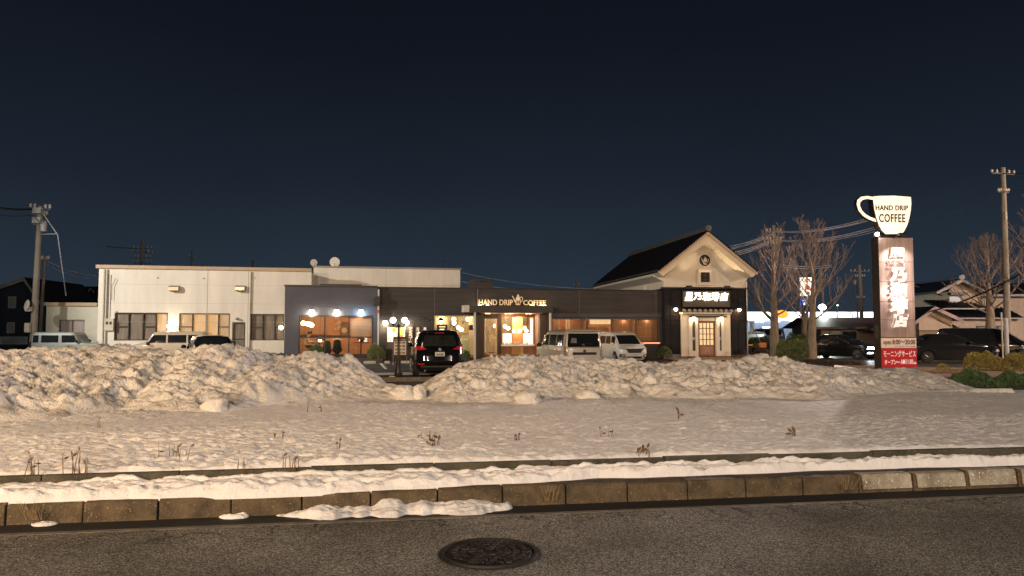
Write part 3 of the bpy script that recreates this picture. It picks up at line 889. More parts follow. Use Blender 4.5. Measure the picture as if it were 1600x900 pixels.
for k in range(4):
    mb.box(CF.hit(522, 520, 3.3)[0], CF.hit(531, 520, 3.3)[0], 3.2, 3.39, 1.55 + k * .3, 1.58 + k * .3)
    for j in range(5):
        s = rg.uniform(CF.hit(522, 520, 3.3)[0], CF.hit(530, 520, 3.3)[0]); mb.box(s, s + .08, 3.22, 3.3, 1.581 + k * .3, 1.581 + k * .3 + rg.uniform(.08, .22))
mb.build("wall_shelf", M("pale_shelf_goods", (.62, .45, .30), .5, var=.5, vs=6), cafe)
bx(w1[0] - .5, w1[1] + .5, 3.36, 3.398, 1.16, 1.24).build("dado_rail", DWOOD, cafe)
# a thin batten and cord on each blind
mb = MB()
for i in (1, 2, 3):
    xm = (es3[i] + es3[i + 1]) / 2
    mb.box(xm - 0.012, xm + 0.012, 0.285, 0.299, w3[2] + 0.3, zt3 - (0.42 if i == 1 else 0.02))
    for k in range(1, 5):
        z = w3[2] + 0.08 + k * 0.25
        if z < zt3 - 0.45: mb.box(es3[i] + 0.1, es3[i + 1] - 0.1, 0.292, 0.299, z, z + 0.014)
mb.build("blind_cords", M("blind_cord", (0.7, 0.5, 0.3), 0.7), cafe)
# ---- wooden panels, counters seen through the entrance
q2 = CF.rect(678, 538, 742, 558, 2.4)
bx(CF.hit(700, 520, 2.4)[0], CF.hit(741, 520, 2.4)[0], 2.4, 3.0, 0.18, 0.95).build("counter", M("pale_green_counter", (0.42, 0.46, 0.30), 0.5), cafe)
mb = MB(); rg = random.Random(4)
for k in range(26):
    s = rg.uniform(CF.hit(702, 520, 2.4)[0], CF.hit(738, 520, 2.4)[0]); h = rg.uniform(0.08, 0.3)
    mb.box(s, s + rg.uniform(0.06, 0.16), 2.45, 2.6, 0.951, 0.951 + h)
mb.build("counter_goods", M("cream_goods", (0.7, 0.66, 0.5), 0.6, var=0.5, vs=8), cafe)
mb = MB()
for k in range(9):
    s = CF.hit(700 + k * 4.6, 520, 4.2)[0]
    mb.box(s, s + 0.1, 4.3, 4.5, 1.4 + (k % 3) * .25, 1.7 + (k % 2) * 0.4)
mb.box(CF.hit(702, 520, 4.2)[0], CF.hit(741, 520, 4.2)[0], 4.25, 4.55, 1.3, 1.38)
mb.build("back_shelf", M("shelf_mix", (0.35, 0.25, 0.12), 0.6, var=0.6, vs=5), cafe)
# ---- menu alcove in the left bay of the green-white window
q = CF.rect(683, 507, 699, 524, 0.10)
bl = bx(q[0], q[1], 0.14, 0.18, q[2] - 0.3, q[3]).build("menu_board", M("black_board", (0.02, 0.018, 0.016), 0.6), cafe)
mb = MB()
for k in range(5):
    z = q[3] - 0.10 - k * 0.13
    mb.box(q[0] + 0.12 + 0.03 * (k % 2), q[1] - 0.10 - 0.05 * (k % 3), 0.132, 0.139, z - 0.05, z)
mb.build("menu_lines", glow("lit_menu_paper", (1, 0.86, 0.55), 1.2), bl)
q = CF.rect(681, 495, 702, 530, 0.3)
bx(q[0] - 0.1, q[1], 0.40, 0.44, 0.4, w2[3] - 0.03).build("alcove_back", M("yellow_tile_back", (0.62, 0.52, 0.28), 0.5, var=0.25, vs=12), cafe)
q = CF.rect(733, 508, 739, 516, 0.05); bx(q[0], q[1], 0.082, 0.09, q[2], q[3]).build("window_sticker", M("purple_sticker", (0.10, 0.06, 0.12), 0.6), cafe)

# ---- entrance: canopy, dark board piers, recess with door and lit showcase
cz0, cz1 = CF.hit(800, 488.5, -0.8)[1], CF.hit(800, 478.0, -0.8)[1]
c0, c1 = CF.hit(733, 483, -0.8)[0], CF.hit(864, 483, -0.8)[0]
can = bx(c0, c1, -0.85, -0.001, cz0, cz1).build("entrance_canopy", M("canopy_bronze", (0.05, 0.042, 0.036), 0.5, 0.1, var=0.2), cafe)
bx(c0 - 0.001 - 0.3, c0 - 0.002, -0.86, -0.1, cz0 + 0.02, cz1 + 0.02).build("end_cap", WHITEF, can)
q = CF.hit(744, 488, -0.8)[0], CF.hit(847, 488, -0.8)[0]
bx(q[0] + .3, q[1], -0.80, -0.05, cz0 - 0.035, cz0 - 0.002).build("soffit_boards", M("soffit_orange_wood", (0.5, 0.25, 0.10), 0.5, var=0.2), can)
for px in (742, 860):
    s = CF.hit(px, 520, -0.8)[0]
    bx(s - 0.05, s + 0.05, -0.84, -0.74, LOTZ, cz0 - 0.001).build("post", WHITEF, cafe)
for a_, b_ in ((745, 757), (843.5, 858)):
    s0, s1 = CF.hit(a_, 520, -0.08)[0], CF.hit(b_, 520, -0.08)[0]
    n = 4; mb = MB()
    for k in range(n):
        mb.box(s0 + (s1 - s0) * k / n + 0.006, s0 + (s1 - s0) * (k + 1) / n - 0.006, -0.07 - 0.008 * (k % 2), -0.001, LOTZ, cz0 - 0.002)
    mb.build("board_pier", DWOOD, cafe)
RD = 1.1
mb = MB(); mb.box(ent[0] - 0.1, ent[0] - 0.001, 0.251, 3, LOTZ, ent[3]); mb.box(ent[1] + 0.001, ent[1] + 0.1, 0.251, 3, LOTZ, ent[3])
mb.box(ent[0], ent[1], 0.251, 3, ent[3] + 0.001, ent[3] + 0.08)
mb.build("recess_lining", WWOOD, cafe)
bx(ent[0] - .1, ent[1] + .1, -1.2, RD + 2, LOTZ + 0.004, 0.02).build("entrance_step", M("stone_step", (0.2, 0.16, 0.12), 0.7, var=0.3, bump=.3), cafe)
d0, d1 = CF.hit(760, 520, RD)[0], CF.hit(777, 520, RD)[0]
dz = CF.hit(768, 498, RD)[1]
dr = MB(); dr.box(d0, d0 + .12, RD, RD + .06, 0.02, dz); dr.box(d1 - .12, d1, RD, RD + .06, 0.02, dz); dr.box(d0 + .12, d1 - .12, RD, RD + .06, dz - .12, dz); dr.box(d0 + .12, d1 - .12, RD, RD + .06, 0.02, 0.25)
dro = dr.build("door", M("cream_door_frame", (0.55, 0.45, 0.30), 0.5), cafe)
bx(d0 + .12, d1 - .12, RD + .02, RD + .03, 0.25, dz - .12).build("pane", GL, dro)
bx(d0 + .14, d0 + .17, RD - .05, RD - .001, 0.7, 1.5).build("handle", M("steel", (0.5, 0.5, 0.5), 0.3, 0.9), dro)
q = CF.rect(762, 521, 775, 534, RD)
mb = MB(); mb.box(q[0] + .05, q[0] + .2, RD - .02, RD - .005, q[2], q[2] + .32); mb.box(q[0] + .24, q[1], RD - .02, RD - .005, q[2] + .16, q[2] + .30); mb.box(q[0] + .02, q[0] + .32, RD - .02, RD - .005, q[3] - .15, q[3] - .06)
mb.build("door_notices", M("yellow_paper", (0.75, 0.62, 0.3), 0.7, var=0.2), dro)
bx(CF.hit(777, 520, RD)[0] + .001, CF.hit(783, 520, RD)[0] - .001, RD - .03, RD + .1, 0.02, ent[3]).build("door_jamb", DWOOD, cafe)
bx(CF.hit(757, 520, RD)[0], CF.hit(777, 520, RD)[0], RD, RD + .1, dz + .002, ent[3]).build("transom", DWOOD, cafe)
g0, g1 = CF.hit(783, 520, RD)[0], CF.hit(834, 520, RD)[0]
gz0, gz1 = CF.hit(808, 538, RD)[1], CF.hit(808, 495, RD)[1]
fr = MB(); wall_with_holes(fr, g0, ent[1] - 0.001, 0.02, ent[3] - 0.001, RD, RD + 0.08, [(g0 + .05, g1 - .03, gz0, gz1)])
fr.build("showcase_frame", WWOOD, cafe)
bx(g0 + .05, g1 - .03, RD + .03, RD + .04, gz0, gz1).build("pane", GL, cafe)
# the lit showcase: ledge, two pale cabinets, wooden centre panel and lamps
bx(g0 - .02, g1 + .02, RD - .18, RD + .5, gz0 - .10, gz0 - .002).build("showcase_ledge", M("white_cloth_ledge", (0.8, 0.78, 0.7), 0.6), cafe)
s1_, s2_ = CF.hit(801, 520, RD + .9)[0], CF.hit(817, 520, RD + .9)[0]
bx(s1_, s2_, RD + .95, RD + 1.0, 0.8, gz1 + .1).build("centre_panel", M("orange_wood_panel", (0.55, 0.26, 0.10), 0.5, var=0.25, vs=3, stretch=(5, 1, .4)), cafe)
for a_, b_ in ((786.5, 799), (819, 832)):
    s0, s1 = CF.hit(a_, 520, RD + .6)[0], CF.hit(b_, 520, RD + .6)[0]
    bx(s0, s1, RD + .5, RD + .8, gz0 - .09, CF.hit(800, 521, RD + .6)[1]).build("white_cabinet", glow("lit_white_cabinet", (1, 0.93, 0.78), 1.5), cafe)
s0, s1 = CF.hit(829, 520, RD + .3)[0], CF.hit(834, 520, RD + .3)[0]
bx(s0 - .02, s1 - .08, RD + .15, RD + .3, gz0, gz1 - .1).build("light_panel", glow("lit_cream_panel", (1, 0.92, 0.75), 1.6), cafe)
q0, q1 = CF.hit(800, 520, RD - .1)[0], CF.hit(818, 520, RD - .1)[0]
bx(q0, q1, RD - .06, RD - .001, 0.10, gz0 - .13).build("cabinet_doors", M("amber_cabinet", (0.55, 0.30, 0.10), 0.5, var=0.2), cafe)
mb = MB()
for k in range(14):
    s = g0 + .1 + (g1 - g0 - .25) * k / 14; mb.lathe([(0.04, gz0), (0.055, gz0 + .03), (0.03, gz0 + .09), (0.04, gz0 + .12)], 8, (s, RD + .3 + .1 * (k % 2), 0))
mb.build("display_cups", M("white_china", (0.8, 0.78, 0.72), 0.3), cafe)
GLOB = glow("warm_globe", (1.0, 0.80, 0.52), 16)
GLOBW = glow("white_globe", (1.0, 0.88, 0.72), 22)
GLOBB = glow("cold_globe", (0.62, 0.86, 1.0), 24)
for px, py, dd in ((789, 510, 1.9), (794, 513, 2.2), (803, 517, 1.9), (811.5, 517, 1.9), (820, 513, 2.1), (822.5, 517, 1.9), (773.5, 509, 2.4)):
    s, z = CF.hit(px, py, dd); MB().ball((0, 0, 0), 0.10, 12, 8).build("globe_lamp", GLOB, cafe, True, loc=(s, dd, z))
for px, py, dd in ((709, 499, 2.3), (709.5, 505, 2.6), (731, 499, 2.3), (721, 515, 3.6), (716, 512, 3.6), (740, 529, 1.5)):
    s, z = CF.hit(px, py, dd); MB().ball((0, 0, 0), 0.11, 12, 8).build("globe_lamp", GLOB, cafe, True, loc=(s, dd, z))
for px, py, dd in ((474, 505, 0.45), (481, 506, .9), (485, 507, 1.5), (487, 508, 2.2)):
    s, z = CF.hit(px, py, dd); MB().ball((0, 0, 0), 0.12, 12, 8).build("globe_lamp", GLOB, cafe, True, loc=(s, dd, z))
for px, py, dd in ((500, 529, 1.2), (564, 529, 1.3)):          # pendant shades over the tables
    s, z = CF.hit(px, py, dd)
    o = MB().lathe([(0.24, -0.07), (0.22, 0.0), (0.05, 0.10), (0.02, 0.14)], 16).build("pendant_shade", M("dark_shade", (0.06, 0.04, 0.03), 0.4), cafe, True, loc=(s, dd, z))
    MB().ball((0, 0, -0.08), 0.09, 10, 6).build("bulb", GLOB, o, True)
    MB().tube([(0, 0, .14), (0, 0, 2.9 - z)], 0.008, 5).build("cord", TRIMD, o)
for px, py, dd in ((703, 511, 0.4), (870, 502, .6), (900, 503, .8)):
    s, z = CF.hit(px, py, dd)
sx = lambda px, d: CF.hit(px, 520, d)[0]
room_light(sx(492, 1.8), 1.6, 2.9, 60); room_light(sx(527, 1.8), 1.6, 2.9, 60); room_light(sx(562, 1.8), 1.6, 2.9, 60)
room_light(sx(560, .05), -.02, w1[3] - .15, 4)
room_light(sx(690, .3), 0.30, w2[3] - 0.2, 22, (1, 0.9, 0.6)); room_light(sx(712, 1.6), 1.6, 2.9, 120, (1, .92, .66)); room_light(sx(730, 1.6), 1.6, 2.9, 110, (1, .92, .66))
room_light(sx(808, RD + .6), RD + .5, gz1 - .1, 95, (1, .84, .60)); room_light(sx(808, RD + 1.6), RD + 1.9, 2.7, 100, (1, .78, .52)); room_light(sx(768, 2.3), 2.3, 2.6, 25)
room_light(sx(800, .3), .35, cz0 - .25, 45, (1, .70, .42)); room_light(sx(770, .0), -.4, cz0 - .15, 10, (1, .70, .42)); room_light(sx(830, .0), -.4, cz0 - .15, 10, (1, .70, .42))
for px, pw in ((880, 55), (935, 60), (975, 50), (1012, 50)): room_light(sx(px, 1.5), 1.5, 2.7, pw)
for px in (890, 937, 976, 1012): room_light(sx(px, .16), .20, w3[3] - .12, 4.0)
# glass-front fluorescent behind the second bay and curtain strips in the first
q = CF.rect(922, 498, 955, 507, 1.2)
bx(q[0], q[1], 1.2, 1.25, q[2] + .02, q[3]).build("kitchen_hatch", glow("hatch_light", (1, 0.76, 0.42), 0.75, 0.5), cafe)
mb = MB()
for px in (866, 872, 884, 888): 
    s = CF.hit(px, 510, .5)[0]; mb.box(s, s + .09, .5, .54, .4, 2.3)
mb.build("light_curtains", M("cream_curtain", (0.75, 0.68, 0.5), .8, var=.2), cafe)
# recessed spots under the canopy
for px in (760, 764, 791, 797, 823, 828):
    s = CF.hit(px, 489, -.5)[0]
    MB().lathe([(0.07, cz0 - .06), (0.07, cz0 - .037)], 10, (s, -.5, 0)).build("downlight", glow("downlight", (1, .78, .5), 7), can)

# ---- glowing sign letters and coffee pot emblem above the canopy
sg = thing("sign_letters", "glowing cream letters reading HAND DRIP COFFEE with a coffee pot over the entrance", "sign", (CF.o.x, CF.o.y, 0), CF.yaw)
SIGNF = M("gold_letter_face", (0.62, 0.50, 0.33), 0.45, var=0.05, emit=(1, 0.68, 0.38), es=0.32)
SIGNH = M("hot_letter_face", (0.8, 0.7, 0.5), 0.45, var=0.05, emit=(1, 0.80, 0.55), es=1.3)
q = CF.rect(748, 467, 801, 478, -0.06); write(MB(), "HAND DRIP", q[0], q[1], q[2] + .04, q[3] - .04, -0.05, 0.05, 0.012).build("letters", SIGNF, sg)
q = CF.rect(817.5, 468, 853, 478, -0.06); write(MB(), "COFFEE", q[0], q[1], q[2] + .04, q[3] - .04, -0.05, 0.05, 0.012).build("letters", SIGNF, sg)


def pot(mb, cx, cz, w, h, y, dep):
    """coffee pot outline: bellied body, lid with knob, spout left, handle right; fills w x h"""
    X = lambda a: cx + (a - 0.5) * w
    Zz = lambda b: cz + (b - 0.5) * h
    mb.prism_y([(X(.36), Zz(0)), (X(.74), Zz(0)), (X(.79), Zz(.30)), (X(.76), Zz(.52)), (X(.70), Zz(.70)), (X(.40), Zz(.70)), (X(.34), Zz(.52)), (X(.31), Zz(.30))], y - dep, y)
    mb.prism_y([(X(.42), Zz(.73)), (X(.68), Zz(.73)), (X(.64), Zz(.83)), (X(.58), Zz(.88)), (X(.58), Zz(.97)), (X(.52), Zz(.97)), (X(.52), Zz(.88)), (X(.46), Zz(.83))], y - dep, y)
    sp = [(.33, .28), (.22, .36), (.16, .60), (.02, .80)]
    mb.tube([(X(a), y - dep / 2, Zz(b)) for a, b in sp], [w * .065, w * .055, w * .04, w * .035], 6)
    hd = [(.76, .66), (.88, .74), (.98, .62), (.95, .42), (.80, .26)]
    mb.tube([(X(a), y - dep / 2, Zz(b)) for a, b in hd], w * .032, 6)
    return mb


q = CF.rect(800, 459, 817, 476.5, -0.06)
pb = pot(MB(), (q[0] + q[1]) / 2, (q[2] + q[3]) / 2, q[1] - q[0], q[3] - q[2], -0.05, 0.05).build("pot_emblem", SIGNF, sg)
xm, zm, ww = (q[0] + q[1]) / 2 + .03, q[2] + .14, .20
write(MB(), "H", xm - .09, xm + .09, q[2] + .05, q[2] + .26, -0.102, 0.01, 0.04).build("letter", TRIMD, pb)
q = CF.rect(747, 478, 854, 479.5, -.25)
bx(q[0], q[1], -.30, -.22, cz1 + .002, cz1 + .05).build("light_trough", TRIMD, sg)
for px in (750, 762, 832, 845, 851):
    s, _ = CF.hit(px, 478, -.2); bx(s - .1, s + .1, -.20, -.14, cz1 + .003, cz1 + .06).build("tube_lamp", glow("tube_lamp", (1, .74, .45), 14), sg)
for px, pw in ((751, 6), (762, 3.5), (800, 1.2), (833, 4), (848, 7)):
    s, z = CF.hit(px, 477, -.25); lamp("sign_light", CF.w(s, -.26, cz1 + .08), pw, (1, .62, .34), .04)

# ---- facade lamps
def wall_lamp(label, px, py, d, mat, power, col, r=0.13, group=None):
    s, z = CF.hit(px, py, d)
    t = thing("wall_lamp", label, "wall lamp", CF.w(s, d, z), CF.yaw, group)
    MB().ball((0, 0, 0), r, 16, 10).build("globe", mat, t, True)
    MB().lathe([(0.035, r * .75), (0.07, r * .95), (0.09, r * 1.15), (0.02, r * 1.35)], 12).build("cap", TRIMD, t)
    mb = MB(); y1 = (-0.30 if px < 590 else 0) - d - 0.003
    mb.tube([(0, 0, r * 1.2), (0, y1 * .6, r * 1.5), (0, y1, r * 1.3)], 0.016, 6); mb.box(-.04, .04, y1 - .02, y1, r * .9, r * 1.7)
    mb.build("bracket", TRIMD, t)
    o = lamp("bulb_light", CF.w(s, d - .02, z - r - .03), power, col, 0.06); return t


GW = "globe lamps above the big left cafe window"
wall_lamp("leftmost of the three globe lamps above the big left window", 487, 487.5, -.50, GLOBW, 52, (1, .84, .66), group=GW)
wall_lamp("middle of the three globe lamps above the big left window", 526, 487.5, -.50, GLOBW, 52, (1, .84, .66), group=GW)
wall_lamp("bluish cold-white globe lamp, right of the three above the big left window", 564, 487.5, -.50, GLOBB, 60, (.50, .80, 1.0), group=GW)
wall_lamp("warm globe lamp on the wall above the lit menu case, left one", 602, 504.5, -.25, GLOBW, 32, (1, .80, .52), .125)
wall_lamp("warm globe lamp on the wall above the menu case, half behind the street lamp", 635.5, 504, -.25, GLOBW, 32, (1, .80, .52), .125)
s, z = CF.hit(690, 501, -.15)
t = thing("wall_lamp", "bright hooded lamp over the black menu board in the yellow alcove", "wall lamp", CF.w(s, .1, z), CF.yaw)
MB().lathe([(0.16, -.02), (0.12, .10), (0.03, .18)], 14).build("hood", TRIMD, t, True); MB().ball((0, 0, -.06), .10, 12, 8).build("bulb", GLOBW, t, True)
s, z = CF.hit(672, 499, -.7)
t = thing("spot_lamp", "unlit black spotlight on a long arm above the banners", "spotlight", CF.w(s, -.7, z), CF.yaw)
MB().lathe([(0.05, .07), (0.06, 0), (0.10, -.12)], 12).build("head", TRIMD, t, True); MB().tube([(0, 0, .07), (-.25, .15, .14), (-.55, .69, .18)], .018, 6).build("arm", TRIMD, t)

# ---- menu case, banners, standing menu board
q = CF.rect(603.5, 510, 634, 546)
mc = thing("menu_case", "lit wall menu case with yellow and white posters behind the standing board", "menu case", (CF.o.x, CF.o.y, 0), CF.yaw)
bx(q[0], q[1], -.12, -.001, q[2], q[3]).build("case", M("dark_bronze_case", (0.06, .05, .045), .5), mc)
zl = CF.hit(618, 534)[1]
mb = MB(); bx(q[0] + .06, q[1] - .06, -.125, -.1205, zl, q[3] - .06).build("poster", glow("lit_poster", (1, .84, .55), 1.15, .35), mc)
xm = (q[0] + q[1]) / 2
bx(xm + .02, q[1] - .1, -.131, -.1255, q[3] - .45, q[3] - .08).build("poster", glow("yellow_poster", (1, .72, .12), 1.1, .3), mc)
bx(xm - .22, xm - .03, -.131, -.1255, q[3] - .30, q[3] - .08).build("poster_photo", glow("orange_photo", (1, .35, .08), .9, .5), mc)
bx(xm + .05, q[1] - .14, -.131, -.1255, zl + .12, zl + .38).build("poster_photo", glow("food_photo", (1, .30, .16), .7, .6), mc)
bx(q[0] + .08, xm - .30, -.131, -.1255, zl + .03, zl + .26).build("poster_photo", glow("pale_photo", (1, .62, .32), .8, .6), mc)
BAN = M("brown_banner_cloth", (0.10, .065, .035), .8, var=.2)
for (a_, b_, y0, y1), tx, lb in (((637, 646, 510.5, 543), "アイスコーヒー", "brown vertical banner with white katakana right of the menu case, longest visible"),
                                ((648.5, 656.5, 510.5, 543), "カフェオレ", "brown vertical banner starting with katakana KA, the middle of three by the black car"),
                                ((659.5, 668, 510.5, 543), "星乃珈琲", "brown vertical banner with kanji, the rightmost of three above the black car")):
    q = CF.rect(a_, y0, b_, y1)
    t = thing("banner", lb, "banner", (CF.o.x, CF.o.y, 0), CF.yaw, "vertical banners on the cafe wall")
    bx(q[0], q[1], -.05, -.001, q[2], q[3]).build("panel", BAN, t)
    w_ = (q[1] - q[0]); write(MB(), tx, q[0] + .2 * w_, q[1] - .22 * w_, q[3] - .045 - .142 * len(tx), q[3] - .03, -.051, .012, .03, vertical=True).build("lettering", M("white_letter_paint", (.85, .8, .7), .5, emit=(1, .9, .75), es=.22), t)
    bx(q[1] - .03, q[1] - .0, -.065, -.052, q[2], q[3]).build("edge_rod", TRIMD, t)
tY = 36.0
p = P(625, 560, tY); t = thing("menu_stand", "freestanding framed menu board with food photos, behind the street lamp pole", "menu board", (p.x, p.y, LOTZ), R(10))
k_ = tY / FPX
zz = lambda py: CAMZ + (514 - py) * k_ - LOTZ
hw = 10.5 * k_
mb = MB()
for sx_ in (-1, 1):
    mb.tube([(sx_ * hw, 0, 0.02), (sx_ * hw, 0, zz(528))], .018, 6); mb.box(sx_ * hw - .03, sx_ * hw + .03, -.25, .25, 0, .03)
mb.tube([(-hw + .03, 0, zz(521.5)), (hw - .03, 0, zz(521.5))], .012, 5); mb.tube([(-hw + .03, 0, zz(521.5)), (-hw + .03, 0, zz(527))], .012, 5); mb.tube([(hw - .03, 0, zz(521.5)), (hw - .03, 0, zz(527))], .012, 5)
mb.build("stand_frame", M("tarnished_metal", (.15, .12, .09), .5, .6), t)
bx(-hw, hw, -.025, .025, zz(555), zz(526)).build("board", M("maroon_board", (.055, .02, .02), .5), t, bevel=.012)
bx(-hw + .04, hw - .04, -.031, -.026, zz(554), zz(533)).build("menu_sheet", M("cream_sheet", (.55, .47, .37), .6), t)
mb = MB(); rg = random.Random(8)
for r_ in range(4):
    for c_ in range(3):
        z = zz(552.5 - r_ * 5.2); x = -hw + .07 + c_ * (2 * hw - .12) / 3
        mb.box(x + .01, x + (2 * hw - .12) / 3 - .035, -.036, -.032, z, z + .085 + .02 * rg.random())
mb.build("food_photos", M("food_photo_print", (.22, .12, .06), .6, var=.7, vs=14), t)
mb = MB(); 
for c_ in range(2): mb.box(-hw + .06 + c_ * hw, -hw + .06 + c_ * hw + hw * .7, -.036, -.026, zz(532), zz(529.5))
mb.build("header_photos", M("grey_header", (.2, .19, .18), .6, var=.5, vs=9), t)
# ================================================================== things inside the big left window
def box_obj(name, mat, parent, *a, **k): return bx(*a).build(name, mat, parent, **k)


CHW = M("light_chair_wood", (.62, .38, .2), .5, var=.2)


def cafe_table(label, px, d):
    s = CF.hit(px, 545, d)[0]
    t = thing("table", label, "table", CF.w(s, d, .18), CF.yaw, "tables behind the big cafe window")
    box_obj("tabletop", M("dark_tabletop", (.09, .04, .025), .4), t, -.42, .42, -.35, .35, .66, .70, bevel=.005)
    mb = MB(); mb.box(-.035, .035, -.035, .035, .03, .66); mb.box(-.30, .30, -.04, .04, 0, .03); mb.box(-.04, .04, -.3, .3, .0, .031); mb.build("pedestal", TRIMD, t)
    return t


def cafe_chair(label, px, d, side):
    s = CF.hit(px, 545, d)[0]
    t = thing("chair", label, "chair", CF.w(s, d, .18), CF.yaw, "wooden chairs behind the big cafe window")
    box_obj("seat", CHW, t, -.2, .2, -.2, .2, .40, .44)
    for a in (-1, 1):
        for b in (-1, 1): MB().tube([(a * .19, b * .18, 0), (a * .17, b * .17, .40)], .018, 5).build("leg", CHW, t)
    mb = MB()
    for b in (-.17, 0, .17): mb.tube([(-side * .19, b, .42), (-side * .26, b, .92)], .02, 5)
    mb.tube([(-side * .26, -.2, .92), (-side * .26, .2, .92)], .03, 6); mb.build("backrest", CHW, t); return t


cafe_table("dark table behind the right bay of the big window, papers on it", 564, 1.3)
cafe_table("dark table behind the left bay, beside the seated person", 499, 1.2)
cafe_chair("light wooden chair left of the table in the right bay of the big window", 551, 1.3, 1)
cafe_chair("light wooden chair right of the table in the right bay of the big window", 577, 1.3, -1)
s, _ = CF.hit(566, 540, 1.2)
t = thing("menu_rack", "dark menu stand with white papers on the right-bay table", "menu rack", CF.w(s, 1.2, .881), CF.yaw)
box_obj("rack", TRIMD, t, -.14, .08, -.05, .05, 0, .22); box_obj("papers", glow("bright_paper", (1, .93, .82), .9), t, .0, .26, .051, .06, .02, .32)
s, _ = CF.hit(500, 540, 1.1)
t = thing("tableware", "white plates and folded menu on the left-bay table", "tableware", CF.w(s, 1.15, .881), CF.yaw)
MB().lathe([(.05, 0), (.13, .025), (.13, .03), (.03, .012)], 16, (-.2, 0, 0)).build("plate", M("white_china", (.8, .78, .72), .3), t); box_obj("menu", M("cream_goods", (0.7, 0.66, 0.5), 0.6, var=0.5, vs=8), t, 0, .25, .02, .05, 0, .22)
# black coat on a coat stand in the middle bay
s, z = CF.hit(527, 530, .9)
t = thing("coat_stand", "brass coat stand with a wide hanger in the middle bay of the big window", "coat stand", CF.w(s, .9, .18), CF.yaw)
mb = MB(); mb.tube([(0, .06, 0), (0, .06, z - .18 + .12)], .02, 6); mb.lathe([(.18, 0), (.16, .03), (.03, .04)], 14, (0, .06, 0)); mb.build("pole", M("brass", (.6, .42, .18), .35, .8), t)
MB().tube([(-.24, 0, z - .20), (0, 0, z - .14), (.24, 0, z - .22)], .028, 6).build("hanger", M("pale_wood_hanger", (.8, .6, .35), .5), t)


def coat(label, px, d, ztop, h, w, col):
    s = CF.hit(px, 540, d)[0]
    rows = []
    n = 28; rg = random.Random(int(px))
    prof = [(0, .30), (.06, .62), (.2, .72), (.45, .78), (.62, 1.0), (.72, .86), (.8, .5), (1.0, .22)]
    for i in range(17):
        t_ = i / 16; ww = np.interp(t_, [a for a, _ in prof], [b for _, b in prof]) * w / 2
        rows.append([(ww * math.cos(2 * math.pi * k / n) * (1 + .06 * math.sin(5 * k + t_ * 3)), .11 * math.sin(2 * math.pi * k / n) * (1 + .25 * math.sin(k * 3.1)), -t_ * h) for k in range(n + 1)])
    o = MB().grid(rows).build("coat", M("black_wool" + str(col), col, .9, var=.3, bump=.3), None, True)
    o.location = CF.w(s, d - .02, ztop); o.rotation_euler.z = CF.yaw
    return tag(o, label, "coat")


coat("black coat hanging from the stand in the middle bay of the big window", 527, .9, z - .03, .86, .52, (.015, .017, .016))
s2, z2 = CF.hit(510.5, 534, .7)
coat("dark grey-green coat hanging beside the frame between left and middle bay", 511, .7, z2 + .05, .85, .50, (.035, .04, .036))


# ---- seated guest in a beige top, leaning forward over the left table
def skin_body(name, joints, edges, mat, parent=None, sub=2):
    me = bpy.data.meshes.new(name)
    me.from_pydata([j[:3] for j in joints], edges, [])
    o = bpy.data.objects.new(name, me); link(o, parent)
    md = o.modifiers.new("skin", 'SKIN')
    for i, j in enumerate(joints):
        me.skin_vertices[0].data[i].radius = (j[3], j[3] if len(j) < 5 else j[4])
    me.skin_vertices[0].data[0].use_root = True
    md.use_smooth_shade = True
    sd = o.modifiers.new("sub", 'SUBSURF'); sd.levels = sub; sd.render_levels = sub
    dg = bpy.context.evaluated_depsgraph_get()
    m2 = bpy.data.meshes.new_from_object(o.evaluated_get(dg)); m2.name = name
    o.modifiers.clear(); o.data = m2; m2.materials.clear(); m2.materials.append(mat); m2.shade_smooth()
    return o


s, _ = CF.hit(478, 545, 1.2)
SKINM = M("skin", (.62, .38, .26), .6, var=.1); BEIGE = M("beige_jumper", (.66, .50, .32), .9, var=.15, bump=.2); TROU = M("dark_trousers", (.05, .045, .05), .9)
pe = thing("person", "seated guest in a beige top leaning over the table in the left bay", "person", CF.w(s, 1.15, .18), CF.yaw)
J = [(-.12, 0, .50, .15, .13), (-.08, 0, .72, .14, .12), (.02, 0, .90, .15, .12), (.10, 0, 1.00, .07), (.17, 0, 1.08, .055), (.22, 0, 1.17, .095), (.23, 0, 1.24, .085),
     (.04, .17, .94, .06), (.16, .21, .74, .048), (.36, .16, .74, .038), (.04, -.17, .94, .06), (.14, -.21, .72, .048), (.36, -.14, .74, .038),
     (.06, .10, .48, .085), (.32, .11, .50, .07), (.33, .11, .10, .045), (.42, .11, .05, .04), (.06, -.10, .48, .085), (.32, -.11, .50, .07), (.33, -.11, .10, .045), (.42, -.11, .05, .04)]
E = [(0, 1), (1, 2), (2, 3), (3, 4), (4, 5), (5, 6), (2, 7), (7, 8), (8, 9), (2, 10), (10, 11), (11, 12), (0, 13), (13, 14), (14, 15), (15, 16), (0, 17), (17, 18), (18, 19), (19, 20)]
body = skin_body("body", J, E, BEIGE, pe)
body.data.materials.append(SKINM); body.data.materials.append(TROU)
for pl in body.data.polygons:
    c = pl.center
    if c.z > 1.05 or c.x > .31 and c.z > .70: pl.material_index = 1
    elif c.z < .56: pl.material_index = 2
for sy in (.16, -.14):
    mb = MB()
    for k in range(4): mb.tube([(.37, sy + (k - 1.5) * .022, .74), (.42, sy + (k - 1.5) * .024, .745), (.445 + .006 * (k % 2), sy + (k - 1.5) * .024, .725)], [.011, .010, .008], 6)
    mb.tube([(.36, sy + .03, .735), (.40, sy + .055 * (1 if sy > 0 else -1), .73)], [.012, .009], 6); mb.build("fingers", SKINM, pe)
hb = MB().ball((.205, 0, 1.225), .115, 16, 10, 1.02).build("hair", M("dark_hair", (.03, .02, .015), .7, bump=.5), pe, True); hb.scale = (1, 1, 1)
